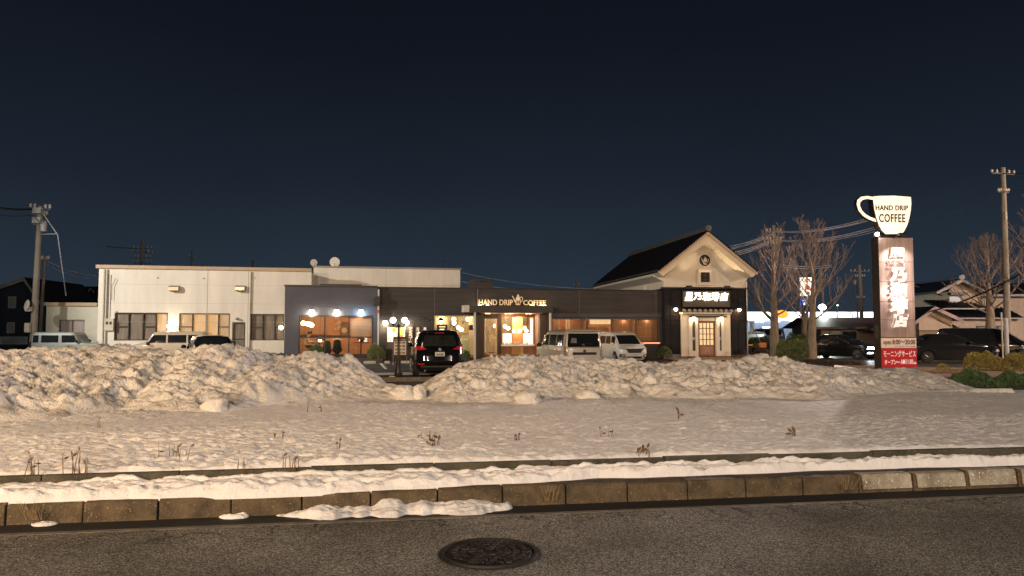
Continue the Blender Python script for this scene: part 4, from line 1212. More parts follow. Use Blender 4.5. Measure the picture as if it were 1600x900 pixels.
MB().ball((.315, 0, 1.17), .018, 8, 6).build("nose", SKINM, pe, True)
mb = MB(); mb.ball((.305, .035, 1.195), .010, 8, 6); mb.ball((.305, -.035, 1.195), .010, 8, 6); mb.build("eyes", TRIMD, pe, True)
t = thing("bench", "low wooden bench the guest in beige sits on", "bench", CF.w(s - .15, 1.15, .18), CF.yaw)
box_obj("seat", CHW, t, -.25, .25, -.5, .5, .34, .40)
for a in (-1, 1): box_obj("leg", CHW, t, a * .2 - .03, a * .2 + .03, -.45, .45, 0, .339)
box_obj("backrest", CHW, t, -.29, -.251, -.5, .5, .30, .85)


# ================================================================== white annex building behind/left
WB = Frame(*(P(445, 514, 38.9).xy), 12.5)
CREAM = M("cream_metal_panel_wall", (.64, .61, .54), .55, var=.11, vs=1.1, stretch=(1.4, 1, .3), bump=.05, bs=6)
CAPM = M("tan_coping", (.42, .31, .20), .6, var=.12)
SHOJI = M("obscure_window_lining", (.30, .25, .20), .7, var=.35, vs=3, stretch=(3, 3, .4))
wb = thing("white_building", "long cream flat-roofed building with tan coping left of the cafe", "building", (WB.o.x, WB.o.y, 0), WB.yaw)
a0 = WB.hit(153, 480)[0]; a1 = WB.hit(486, 480)[0]; a2 = WB.hit(719, 440, 2.2)[0]
ztop = WB.hit(300, 421.5)[1]
wins = [WB.rect(178.5, 488.5, 262, 532), WB.rect(279.5, 489.5, 359, 532), WB.rect(391, 490.5, 447, 532), WB.rect(362.5, 503.5, 383, 560)]
wins[3] = (wins[3][0], wins[3][1], LOTZ + .05, wins[3][3]); 
ac = WB.hit(446, 480)[0]; wins[2] = (wins[2][0], ac - .05, wins[2][2], wins[2][3])
wall_with_holes(MB(), a0, ac, LOTZ, ztop, 0, .2, [(a, b, c, d) for a, b, c, d in wins]).box(ac, a1, 0, .2, 3.85, ztop).build("wall", CREAM, wb)
mb = MB(); mb.box(a0, a0 + .2, .201, 12, LOTZ, ztop); mb.box(a1 - .2, a1, .201, 12, 3.85, ztop); mb.box(a0 + .2, ac - .2, 11.8, 12, LOTZ, ztop); mb.box(a0 + .2, a1 - .2, .201, 11.8, ztop - .2, ztop - .1); mb.box(ac - .2, ac, .201, 12, LOTZ, 3.84)
mb.build("side_walls", CREAM, wb)
bx(a0 - .12, a1 - .001, -.12, .5, ztop + .001, ztop + .17).build("coping", CAPM, wb)
zt2 = WB.hit(600, 419.5, 2.2)[1]
bx(a1 + .002, a2, 2.2, 10, 3.4, zt2).build("upper_block", CREAM, wb); bx(a1 - .05, a2 + .05, 2.1, 10.1, zt2 + .001, zt2 + .08).build("coping", M("grey_coping", (.25, .24, .22), .5), wb)
mb = MB()
for z in (1.0, 1.95, 2.9, 3.85):
    mb.box(a0 + .05, a1 - .05, -.0035, -.0005, z, z + .012)
for px in (324, 388): 
    s = WB.hit(px, 460)[0]; mb.box(s - .015, s + .015, -.008, -.0006, LOTZ, ztop)
mb.build("panel_seams", M("seam_grey", (.40, .37, .31), .6), wb)
mb = MB(); mb.box(a1 + .05, a2 - .05, 2.195, 2.1995, zt2 - .95, zt2 - .935)
for px in (603,): 
    s = WB.hit(px, 430, 2.2)[0]; mb.box(s - .012, s + .012, 2.19, 2.1994, 3, zt2)
mb.build("panel_seams", M("seam_grey"), wb)
for px in (391, 162, 166):
    s = WB.hit(px, 460, -.08)[0]; MB().tube([(s, -.08, LOTZ), (s, -.08, ztop - .05)], .04, 8).build("downpipe", M("cream_pipe", (.5, .47, .4), .5), wb, True)
lits = [[0, .35, 0, 1.2], [.9, 1.3, 1.25, .8], [.25, .4, .35], [.3]]
for i, w_ in enumerate(wins[:3]):
    nb = [.26, .53, .77] if i < 2 else [.36, .72]
    wo = window(wb, w_, .03, nb, rail=None, fw=.05, mat=TRIMD, glassmat=glass("annex_glass", (.9, .9, .9), .12))
    es = [w_[0]] + [w_[0] + (w_[1] - w_[0]) * b for b in nb] + [w_[1]]
    zm = w_[2] + (w_[3] - w_[2]) * .5
    for j in range(len(es) - 1):
        l = lits[i][j] if j < len(lits[i]) else 0
        mt = M("curtain_lit_%d" % int(l * 100), (.45, .40, .33), .8, var=.3, vs=2.5, stretch=(4, 4, .5), emit=(1, .50, .15), es=l * .50) if l > .5 else SHOJI
        bx(es[j] + .04, es[j + 1] - .02, .13, .15, w_[2] + .05, w_[3] - .05).build("curtain", mt, wo)
        if (j % 2 == 0 and i != 1) or (i == 1 and j in (0, 3)): bx(es[j] + .05, es[j + 1] - .03, .035, .095, zm - .025, zm + .025).build("rail", TRIMD, wo)
w_ = wins[3]
dr = window(wb, w_, .03, [], fw=.07, mat=TRIMD, glassmat=glass("annex_glass"), name="door"); bx(w_[0] + .07, w_[1] - .07, .12, .14, w_[2] + .07, w_[3] - .07).build("curtain", SHOJI, dr); zm = WB.hit(372, 530)[1]; bx(w_[0] + .07, w_[1] - .07, .04, .1, zm - .03, zm + .03).build("rail", TRIMD, dr)
for px in (271.5, 375):
    s, z = WB.hit(px, 450, -.2)
    mb = MB(); mb.prism_x([(-.30, z - .12), (0 - .001, z - .12), (-.001, z + .12), (-.22, z + .12), (-.30, z + .05)], s - .23, s + .23)
    v = mb.build("vent_hood", M("brushed_steel_hood", (.45, .38, .30), .35, .7, var=.2), wb)
    bx(s - .2, s + .2, -.28, -.05, z - .16, z - .121).build("louvre", TRIMD, v)
mb = MB()
for px, py in ((246, 434), (318, 435), (397, 434), (182, 487)):
    s, z = WB.hit(px, py, 0); mb.lathe([(.035, -.05), (.035, -.001)], 8, (s, 0, z), axis='y')
mb.build("wall_vents", M("small_vent", (.35, .32, .28), .6), wb)
s, z = WB.hit(170, 507, -.1); bx(s - .2, s + .22, -.16, -.001, z - .30, z + .30).build("meter_box", M("beige_box", (.50, .46, .36), .6), wb)
mb = MB(); mb.box(s - .13, s - .02, -.166, -.161, z + .0, z + .14); mb.box(s + .04, s + .15, -.166, -.161, z + .0, z + .14); mb.build("meter_windows", TRIMD, wb)
mb = MB(); mb.tube([(s - .05, -.1, z + .3), (s - .05, -.1, ztop - .3)], .02, 6); mb.tube([(s + .1, -.12, z + 1.2), (s + .1, -.12, ztop - .9), (s + .25, -.12, ztop - .5)], .012, 5); mb.build("conduit", M("grey_conduit", (.12, .12, .11), .5), wb)


def wb_lamp(label, px, py, power, mat, r=.10, col=(1, .70, .40)):
    s, z = WB.hit(px, py, -.22)
    t = thing("wall_lamp", label, "wall lamp", WB.w(s, -.22, z), WB.yaw)
    MB().ball((0, 0, 0), r, 14, 8).build("globe", mat, t, True); bx(-.05, .05, .08, .217, -.06, .06).build("bracket", WHITEF, t)
    if power: lamp("bulb_light", WB.w(s, -.24 - r, z + .02), power, col, .05)


wb_lamp("bright globe lamp on the cream wall between its two lit windows", 264, 509.5, 9, GLOBW, .10, (1, .72, .38))
wb_lamp("second bright globe lamp close beside the first between the lit windows", 272, 509.5, 9, GLOBW, .09, (1, .72, .38))
wb_lamp("round orange globe lamp just left of the cafe's grey corner", 439, 512, 7, GLOB, .11, (1, .6, .3))
wb_lamp("small unlit pale globe lamp above the back door", 368.5, 497.5, 0, M("milky_glass", (.6, .58, .5), .3), .07)
# windows' light going up the wall comes from the two fittings; low annex at the far left
LF = Frame(*(P(153, 514, 38.0).xy), 12.5)
la = thing("low_annex", "low cream annex with one dim window at the left end of the cream building", "building", (LF.o.x, LF.o.y, 0), LF.yaw)
b0, b1 = LF.hit(72, 500)[0], LF.hit(152.5, 500)[0]; zt = LF.hit(110, 478)[1]; lw = LF.rect(92, 499.5, 132, 522)
wall_with_holes(MB(), b0, b1 - .01, LOTZ, zt, 0, .2, [lw]).build("wall", M("pale_grey_green_wall", (.50, .50, .42), .6, var=.08), la)
bx(b0, b1 - .01, .201, 5, LOTZ, zt - .05).build("rear_block", M("pale_grey_green_wall"), la)
bx(b0 - .1, b1 - .02, -.12, 5, zt + .001, zt + .17).build("coping", CAPM, la)
wo = window(la, lw, .03, [.5], fw=.04, mat=M("bronze_frame", (.14, .11, .08), .5))
for k, e_ in enumerate((.32, .62)): bx(lw[0] + .05 + k * (lw[1] - lw[0]) / 2, lw[0] - .03 + (k + 1) * (lw[1] - lw[0]) / 2, .13, .15, lw[2] + .04, lw[3] - .04).build("curtain", M("grey_curtain%d" % k, (.34, .32, .33), .8, var=.3, stretch=(3, 3, .5), emit=(.9, .85, .9), es=.10 * (k + .5)), wo)

# rooftop satellite dishes
for px, py, r_, tilt, lb in ((490.5, 410.5, .20, 22, "small tilted satellite dish at the corner of the cream roof"), (523, 409.5, .28, -6, "bigger satellite dish standing on the cream roof edge")):
    s, z = WB.hit(px, py, 2.3)
    t = thing("satellite_dish", lb, "satellite dish", WB.w(s, 2.3, z), WB.yaw + R(tilt))
    MB().lathe([(r_, 0), (r_ * .8, .05), (r_ * .45, .085), (.01, .10), (.005, .11), (r_ * .45, .10), (r_ * .8, .065), (r_ * 1.01, .012)], 22, axis='y').build("reflector", M("pale_dish", (.62, .58, .52), .5, var=.08), t, True)
    MB().tube([(0, .1, -.02), (0, .14, -r_), (0, .10, -(z - zt2 - .05))], .02, 6).build("mast", M("grey_conduit"), t); MB().tube([(0, 0, -r_ * .9), (0, -.22, -.06)], .012, 5).build("arm", M("grey_conduit"), t)
# ================================================================== storehouse (kura) with steep tiled roof
KF = Frame(*(P(1037, 514, 42.2).xy), 8.0)
KW = KF.hit(1166, 480)[0]                      # front width
PLAST = M("cream_plaster", (.70, .64, .54), .75, var=.05, vs=1.5, bump=.05, bs=8)
BOARD = M("charred_black_boards", (.022, .021, .025), .8, spec=.15, var=.35, vs=3, stretch=(.5, 1, 8), bump=.3, bs=10)
TILE = M("black_roof_tiles", (.006, .006, .009), .8, spec=.1, var=.3, vs=6)
kd = thing("storehouse", "storehouse-style building with black boarded base, cream gable and steep dark tiled roof", "storehouse", (KF.o.x, KF.o.y, 0), KF.yaw)
zb = KF.hit(1100, 451)[1]
S = lambda px, py=480, d=0: KF.hit(px, py, d)[0]
Zk = lambda px, py, d=0: KF.hit(px, py, d)[1]
dx0, dx1 = S(1064), S(1141)
bx(0, KW, 0, .25, .02, zb).build("board_wall", BOARD, kd)
mb = MB(); mb.box(0, .22, .251, 13.0, LOTZ, zb - .01); mb.box(KW - .22, KW, .251, 13.0, LOTZ, zb - .01); mb.build("side_wall", BOARD, kd)
bx(-.04, dx0 + .3, -.06, -.001, LOTZ, .16).build("stone_plinth", M("grey_stone_plinth", (.16, .17, .19), .8, var=.3, bump=.4), kd)
bx(dx0 + .301, KW + .04, -.06, -.001, LOTZ, .12).build("stone_plinth", M("brown_stone_plinth", (.09, .06, .045), .8, var=.4, bump=.4), kd)
for a, b in ((0.03, S(1047.5)), (S(1048.5), dx0 - .05), (dx1 + .05, S(1152.5)), (S(1153.5), KW - .03)):
    mb = MB(); z = .30
    while z < zb - .1:
        mb.prism_x([(-.028, z), (-.002, z), (-.002, z + .20), (-.010, z + .20)], a, b); z += .225
    mb.build("lap_boards", BOARD, kd)
for px in (1038.2, 1048, 1063, 1142, 1153, 1165): bx(S(px) - .025, S(px) + .025, -.045, -.001, .17, zb - .02).build("batten", M("batten_black", (.018, .017, .02), .8, var=.2, spec=.15), kd)
bx(-.06, KW + .06, -.10, .3, zb + .001, zb + .07).build("ledge", M("ledge_black", (.03, .028, .028), .5), kd)
# upper plaster storey, gable
ez = Zk(1101, 430.5); apz = Zk(1101, 384)
gl, gr, gm = S(1039, 430), S(1164.5, 430), S(1101, 400)
hole = KF.rect(1094, 425.5, 1108.5, 441)
MB().prism_y([(0.02, zb + .072), (KW - .02, zb + .072), (KW - .02, ez - .15), (gm, apz + .42), (.02, ez - .15)], .02, .25).build("gable_wall", PLAST, kd)
mb = MB(); mb.box(.02, .24, .251, 13.2, zb, ez + .1); mb.box(KW - .24, KW - .02, .251, 13.2, zb, ez + .1)
mb.prism_y([(0.02, LOTZ), (KW - .02, LOTZ), (KW - .02, ez), (gm, apz + .3), (.02, ez)], 13.21, 13.4); mb.build("upper_side_wall", PLAST, kd)
# roof: outer apex photographed at (1110,360), eaves at (1029,421) and (1183,428); front edge 1 m proud
FD = -1.0
ax, az = KF.hit(1110, 361, FD); lx, lz = KF.hit(1028.5, 422, FD); rx, rz = KF.hit(1183.5, 427.5, FD)
lz = rz = (lz + rz) / 2 + .02; ax = (lx + rx) / 2
BD = 13.7; TH = .16
nl = Vector((lz - az, 0, -(lx - ax))).normalized() * -1
for sgn, ex in ((-1, lx), (1, rx)):
    pl = [(ax, az - .08), (ex, lz - .08), (ex, lz + .0), (ax, az)]
    if sgn > 0: pl = pl[::-1]
    MB().prism_y(pl[::-1], FD, BD).build("roof_slope", TILE, kd)
    # rolled tile ridges running down the slope
    mb = MB(); n = 44
    for k in range(n):
        y = FD + .12 + (BD - FD - .2) * k / (n - 1)
        mb.tube([(ax + (ex - ax) * .03, y, az + (lz - az) * .03 + .03), (ex, y, lz + .03)], .055, 5)
    mb.build("tile_rolls", TILE, kd, True)
    # plastered soffit and bargeboard
    ed = .42
    so_ = [(ax, az - .085), (ex * 1 - sgn * .02, lz - .085), (ex - sgn * .30, lz - .30), (ax, az - .58)]
    if sgn < 0: so_ = so_[::-1]
    MB().prism_y(so_, FD + .04, .015).build("plaster_soffit", M("cream_soffit", (.72, .62, .46), .7, var=.04), kd)
    bg = [(ax, az - .0), (ex, lz - .0), (ex, lz - .16), (ax, az - .20)]
    if sgn < 0: bg = bg[::-1]
    MB().prism_y(bg, FD - .05, FD - .001).build("bargeboard", M("bargeboard_tan", (.50, .40, .28), .6, var=.06), kd)
    # deep plaster eave along the side
    e0 = 0.02 if sgn < 0 else KW - .02
    MB().prism_y([(ex - sgn * .03, lz - .085), (ex - sgn * .05, lz - .22), (e0, ez - .35), (e0 , ez + .25)][:: (1 if sgn < 0 else -1)], .02, BD - .1).build("plaster_eave", M("eave_cream", (.66, .62, .54), .7, var=.04), kd)
mb = MB(); mb.prism_y([(ax - .17, az - .02), (ax + .17, az - .02), (ax + .13, az + .17), (ax - .13, az + .17)], FD - .02, BD)
mb.tube([(ax, FD - .04, az + .21), (ax, BD, az + .21)], .09, 8)
mb.build("ridge", M("ridge_grey_tile", (.09, .095, .10), .5, var=.3, vs=8), kd)
for yy in (FD - .10, BD + .02):
    MB().lathe([(.05, -.06), (.17, -.05), (.19, .02), (.12, .08)], 14, (ax, yy, az + .16), axis='y').build("ridge_end_tile", M("ridge_grey_tile"), kd, True)
mb = MB()
n = 26
for sgn, ex in ((-1, lx), (1, rx)):
    for k in range(n):
        t_ = (k + .5) / n; mb.lathe([(.055, -.03), (.055, 0.0)], 8, (ax + (ex - ax) * t_, FD - .056, az + (lz - az) * t_ + .02), axis='y')
mb.build("verge_tiles", TILE, kd)
mb = MB()
for k in range(44): mb.lathe([(.06, -.03), (.06, .01)], 8, (lx - .01, FD + .12 + (BD - FD - .2) * k / 43, lz + .03), axis='x')
mb.build("eave_end_tiles", M("ridge_grey_tile"), kd)
# gable window and round emblem
hw_ = hole
wo = MB(); q = KF.rect(1089.5, 421, 1111.5, 446)
wall_with_holes(wo, q[0], q[1], q[2], q[3], -.10, .019, [(hw_[0], hw_[1], hw_[2], hw_[3])])
wo = wo.build("gable_window", PLAST, kd, bevel=.01)
bx(hw_[0], hw_[1], -.03, .0, hw_[2], hw_[3]).build("pane", M("dark_pane", (.05, .035, .03), .15, var=.4, vs=5), wo)
mb = MB(); xm = (hw_[0] + hw_[1]) / 2; zm = (hw_[2] + hw_[3]) / 2
mb.box(xm - .02, xm + .02, -.055, -.031, hw_[2], hw_[3]); mb.box(hw_[0], hw_[1], -.056, -.032, zm + .1, zm + .13); mb.box(hw_[0], hw_[1], -.056, -.032, zm - .15, zm - .12); mb.box(hw_[0], hw_[0] + .03, -.056, -.032, hw_[2], hw_[3]); mb.build("muntins", DWOOD, wo)
q = KF.rect(1091, 397, 1111, 417, -.05); cx, cz, rr_ = (q[0] + q[1]) / 2, (q[2] + q[3]) / 2, (q[1] - q[0]) / 2
em = MB().lathe([(rr_, -.06), (rr_, .015)], 32, (cx, 0, cz), axis='y').build("round_emblem", PLAST, kd)
MB().lathe([(rr_ * .86, -.07), (rr_ * .86, -.0605)], 32, (cx, 0, cz), axis='y').build("black_disc", TRIMD, em)
EMW = M("emblem_cream", (.66, .58, .46), .5)
pp = pot(MB(), cx, cz, rr_ * 1.25, rr_ * 1.2, -.0705, .012).build("pot_emblem", EMW, em)
write(MB(), "H", cx - .02, cx + .13, cz - rr_ * .55, cz - rr_ * .12, -.083, .006, .05).build("letter", TRIMD, pp)
for px, py, s_ in ((963, 443, .20), (945, 446, .14)):
    pass
for yy, w_ in ((3.2, .45), (7.6, .35)):
    bx(-.10, .018, yy, yy + w_, ez - .75, ez - .42).build("side_vent", PLAST, kd)
# sign board above the door
q = KF.rect(1066, 455, 1139.5, 479.5)
bx(q[0], q[1], -.12, -.001, q[2], q[3]).build("sign_panel", M("bronze_sign_panel", (.085, .07, .05), .45, .2, var=.15), kd)
ks = thing("kanji_sign", "glowing white kanji shop sign over the storehouse door", "sign", (KF.o.x, KF.o.y, 0), KF.yaw)
q = KF.rect(1069, 456.5, 1137.5, 471, -.2)
KST = "星乃珈琲店"; wch = (q[1] - q[0]) / 5
mb = MB()
for i, ch in enumerate(KST):
    sc = (1.0, .9, 1.0, 1.02, 1.0)[i]
    write(mb, ch, q[0] + wch * i + .03, q[0] + wch * (i + 1) - .03, q[2] + (0.03 if i != 1 else .08), q[3] - (0.0 if i != 1 else .03), -.17, .05, .03, shear=.12)
mb.build("kanji", glow("kanji_white_glow", (1, .90, .74), 2.8), ks)
# small tiled canopy over the door with plastered jambs
q = KF.rect(1060, 480, 1144, 484, -.5)
can = bx(dx0 - .12, dx1 + .12, -.62, -.001, Zk(1100, 483, -.3), Zk(1100, 480.5, -.3)).build("door_canopy", TILE, kd)
mb = MB(); n = 11; zc = Zk(1100, 485.3, -.62)
for k in range(n):
    s = dx0 - .06 + (dx1 - dx0 + .12) * k / (n - 1)
    mb.lathe([(.085, -.10), (.085, .06)], 10, (s, -.63, zc), axis='y'); mb.box(s + .09, s + .20, -.66, -.60, zc - .045, zc - .005) if k < n - 1 else None
mb.build("canopy_tiles", M("pale_grey_eave_tiles", (.40, .36, .29), .6, var=.3, vs=8), can)
q = KF.rect(1064, 488.5, 1142, 491, -.4)
bx(q[0] + .05, q[1] - .05, -.60, -.001, zc - .20, zc - .09).build("canopy_soffit", PLAST, can)
j0 = KF.rect(1064, 490, 1141, 552, -.1)
dl, dr_ = S(1090.5, 520, -.1), S(1117.5, 520, -.1)
zd = Zk(1104, 501.5, -.1)
bot = .04; topj = zc - .21
mb = MB(); wall_with_holes(mb, j0[0], j0[1], bot, topj, -.14, -.029, [(dl, dr_, bot, zd)]); mb.build("plaster_surround", PLAST, kd)
il, ir = S(1076.5, 520, -.2), S(1131.5, 520, -.2)
mb = MB()
for a, b in ((il, dl - .02), (dr_ + .02, ir)):
    wall_with_holes(mb, a, b, bot, Zk(1085, 496, -.2), -.22, -.141, [(a + .20, b - .16, bot + .32, Zk(1085, 502, -.2))])
mb.build("pilaster_frames", PLAST, kd, bevel=.008)
SLT = M("dark_slate_panel", (.06, .055, .05), .5, var=.15)
for a, b in ((il, dl - .02), (dr_ + .02, ir)):
    pn = bx(a + .20, b - .16, -.15, -.142, bot + .32, Zk(1085, 502, -.2)).build("slate_panel", SLT, kd)
    xm = (a + .20 + b - .16) / 2; zm = Zk(1085, 529, -.2)
    MB().lathe([(.085, -.165), (.085, -.151)], 18, (xm, 0, zm), axis='y').build("crest", PLAST, pn)
    bx(xm - .02, xm + .02, -.172, -.166, zm - .05, zm + .05).build("crest_mark", SLT, pn)
bx(S(1076), S(1132), -.30, -.141, Zk(1104, 496, -.2) - .0, Zk(1104, 494, -.2)).build("dark_lintel", TRIMD, kd)
dw = MB(); wall_with_holes(dw, dl + .01, dr_ - .01, bot, zd - .01, -.10, -.05, [(dl + .1, dr_ - .1, Zk(1104, 539, -.1), zd - .12)])
dwo = dw.build("door", M("brown_door", (.20, .09, .05), .5, var=.25, vs=3, stretch=(1, 1, 4)), kd)
ga, gb, gc, gd = dl + .1, dr_ - .1, Zk(1104, 539, -.1), zd - .12
mb = MB()
for k in range(1, 4): mb.box(ga + (gb - ga) * k / 4 - .02, ga + (gb - ga) * k / 4 + .02, -.09, -.06, gc, gd)
for k in range(1, 4): mb.box(ga, gb, -.088, -.062, gc + (gd - gc) * k / 4 - .018, gc + (gd - gc) * k / 4 + .018)
mb.build("muntins", DWOOD, dwo); bx(ga, gb, -.055, -.05, gc, gd).build("pane", glow("lit_door_glass", (1, .70, .38), .62, .55), dwo)
bx(dl + .14, dr_ - .14, -.108, -.101, bot + .1, gc - .08).build("lower_panel", M("pinkish_door_panel", (.34, .18, .12), .5, var=.2), dwo)
MB().ball((dl + .08, -.13, .98), .03, 8, 6).build("handle", M("steel"), dwo)
bx(S(1086), S(1131), -1.0, -.225, LOTZ, LOTZ + .13).build("door_step", M("pinkish_step", (.30, .2, .15), .7, var=.2), kd)
bx(-.1, KW + .2, -1.8, -.065, LOTZ + .004, LOTZ + .06).build("paving_edge", M("pinkish_step"), kd)


def lantern(label, px, py, d, power, col, r=.10, cap=True, group=None, mat=None):
    s, z = KF.hit(px, py, d)
    t = thing("wall_lamp", label, "wall lamp", KF.w(s, d, z), KF.yaw, group)
    MB().ball((0, 0, 0), r, 12, 8).build("globe", mat or GLOB, t, True)
    if cap: MB().lathe([(.13, r * .5), (.10, r * .9), (.02, r * 1.5)], 12).build("hood", TRIMD, t)
    MB().tube([(0, 0, r), (0, -d * .6, r * 2.0), (0, -d - .003, r * 1.8)], .014, 6).build("bracket", TRIMD, t)
    lamp("bulb_light", KF.w(s, d - .02, z - r - .04), power, col, .05)


GK = "warm lamps on the storehouse front"
lantern("warm lamp at the left end of the storehouse door canopy, on black boards", 1056, 483, -.25, 9, (1, .55, .25), group=GK)
lantern("warm lamp at the right end of the storehouse door canopy, on black boards", 1155, 484, -.25, 9, (1, .50, .20), group=GK)
lantern("hooded warm lamp left above the storehouse door", 1084, 497, -.34, 9, (1, .62, .28), group=GK)
lantern("hooded warm lamp right above the storehouse door", 1127.5, 497, -.34, 9, (1, .62, .28), group=GK)
for px, pw in ((1072, 13), (1101, 8), (1131, 13)):   # strip lights lying on the ledge wash the gable and the soffit
    s = S(px); tg = {1072: S(1070), 1101: S(1101), 1131: S(1138)}[px]; lamp("gable_light", KF.w(s, -.45, zb + .16), pw * 5.5, (1, .76, .48), .05, aim=KF.w(tg, -.75, (ez + apz) / 2 + (.9 if px == 1101 else 0)), cone=85, blend=.5)
for px in (1072, 1131):
    s = S(px); bx(s - .15, s + .15, -.60, -.40, zb + .072, zb + .14).build("uplight_box", TRIMD, kd)
bx(S(1066), S(1140), -.62, -.101, zb + .001, zb + .06).build("uplight_shelf", TRIMD, kd)
bx(KW + .001, KW + .05, -.05, .05, LOTZ, ez - .3).build("downpipe", M("steel_pipe", (.45, .47, .5), .4, .6), kd)

# ================================================================== tall roadside sign with the cup
PY = 28.6
pp_ = P(1403.5, 580, PY); k_ = PY / FPX
pl = thing("sign_pylon", "tall brown roadside pylon sign with vertical white kanji and a red panel", "pylon sign", (pp_.x, pp_.y, LOTZ), R(2))
X = lambda px: (px - 1402) * k_
Zp = lambda py: CAMZ + (514 - py) * k_ * 1.0 - LOTZ
BRONZE = M("streaked_bronze_sheet", (.50, .385, .34), .45, .3, var=.28, vs=1.6, stretch=(5, 5, .35), bump=.05, bs=20)
x0, x1 = X(1375.5), X(1431)
bx(x0, x1, 0, .5, Zp(584), Zp(370)).build("column", M("dark_bronze_side", (.035, .028, .022), .5, .2), pl)
mb = MB(); zs = [Zp(y) for y in (527, 500, 471, 440, 409, 371)]
for a, b in zip(zs[:-1], zs[1:]): mb.box(x0 + .01, x1 - .01, -.03, -.001, a + .006, b - .006)
mb.build("face_sheets", BRONZE, pl, bevel=.004)
bx(x0 + .003, x1 - .003, -.05, -.001, Zp(543.5), Zp(528)).build("hours_panel", M("pinkish_cream_panel", (.72, .56, .45), .5, var=.05, emit=(1, .72, .55), es=.16), pl)
bx(x0 + .003, x1 - .003, -.05, -.001, Zp(573), Zp(544)).build("red_panel", M("red_panel", (.50, .025, .03), .45, var=.08, emit=(.8, .02, .03), es=.10), pl)
bx(x0, x1, -.02, -.001, Zp(581), Zp(573.5)).build("base_strip", M("grey_base", (.25, .27, .32), .5, var=.1), pl)
LET = M("dark_letter", (.05, .03, .025), .5)
write(MB(), "open", X(1378.5), X(1391), Zp(540), Zp(533), -.051, .008, .01).build("lettering", LET, pl)
write(MB(), "8:00～20:00", X(1393), X(1429), Zp(538), Zp(530.5), -.051, .008, .015).build("lettering", LET, pl)
write(MB(), "(ラストオーダー19:30)", X(1397), X(1429), Zp(542.5), Zp(540), -.051, .006, .0).build("small_lettering", LET, pl)
WL = M("white_letter", (.85, .8, .76), .5, emit=(1, .9, .85), es=.30)
write(MB(), "モーニングサービス", X(1378.5), X(1429), Zp(557.5), Zp(547.5), -.051, .010, .004, 1.08).build("lettering", WL, pl)
write(MB(), "オープン～", X(1379.5), X(1403.5), Zp(569), Zp(561.5), -.051, .010, .02).build("lettering", WL, pl)
write(MB(), "AM11:00", X(1405), X(1424.5), Zp(568.5), Zp(561), -.051, .010, .004, 1.08).build("lettering", WL, pl)
write(MB(), "迄", X(1425), X(1430), Zp(568.5), Zp(565), -.051, .010, .02).build("lettering", WL, pl)
mb = MB()
for ch, (a, b, t_, bt) in zip("星乃珈琲店", [(1387, 1415, 387, 416), (1389, 1417, 418, 442), (1388, 1416, 441, 466), (1388, 1417, 464, 490), (1390, 1417, 488, 512)]):
    write(mb, ch, X(a), X(b) - .04, Zp(bt), Zp(t_), -.09, .07, .05, shear=.10)
mb.build("kanji", M("white_kanji", (.85, .82, .78), .45, emit=(1, .90, .82), es=.45), pl)
bx(x0 - .25, x0 - .05, -.10, .1, Zp(527), Zp(519)).build("side_box", M("grey_side_box", (.12, .11, .1), .6), pl) if False else None
bx(x0 - .004, x0 - .001, .12, .40, Zp(530), Zp(508)).build("side_hatch", M("hatch", (.09, .08, .07), .5), pl)
# wash lights on arms
for dxp, zt, pw in ((.0, 368, 0),):
    pass
cp_ = thing("cup_sign", "illuminated cream coffee cup sign with dark rim, on top of the brown pylon", "cup sign", (pp_.x + .08, pp_.y, LOTZ), R(2))
CB = M("black_cup_edge", (.02, .017, .015), .4, .2)
CUPG = glow("cup_face_light", (1.0, .83, .60), 1.15, .12)
bowl = [(1364.5, 305), (1375, 304), (1400, 303.5), (1427.5, 305.5), (1428, 316), (1426.5, 328), (1424, 340), (1420, 352), (1415, 361), (1411, 366), (1384, 366.5), (1379, 362), (1373, 352), (1369, 340), (1366, 326), (1364.8, 315)]
bp = [(X(a), Zp(b)) for a, b in bowl]
MB().prism_y(bp[::-1], -.02, .34).build("body", CB, cp_, bevel=.02)
cx_ = sum(a for a, _ in bp) / len(bp); cz_ = sum(b for _, b in bp) / len(bp)
ins = [(cx_ + (a - cx_) * .955, cz_ + (b - cz_) * .965) for a, b in bp]
MB().prism_y(ins[::-1], -.035, -.021).build("lit_face", CUPG, cp_)
MB().prism_y([(X(1383), Zp(371)), (X(1412), Zp(371)), (X(1411), Zp(366.8)), (X(1384), Zp(366.8))], .05, .42).build("foot", CB, cp_)
ho = [(1366, 306), (1356, 304.5), (1346, 306), (1340, 311), (1338.5, 318), (1341, 328), (1348, 337), (1358, 343), (1370, 347)]
hi = [(1365.5, 312), (1357, 310.5), (1349.5, 312), (1345.5, 316), (1345, 321), (1348, 328), (1354, 334), (1361, 338), (1368, 340.5)]


def ribbon(o_, i_, y0, y1, sh=0.0):
    m_ = MB()
    for k in range(len(o_) - 1):
        a, b, c, d = o_[k], o_[k + 1], i_[k + 1], i_[k]
        q_ = [(X(p_[0]), Zp(p_[1])) for p_ in (a, b, c, d)]
        m_.prism_y(q_, y0, y1)
    return m_


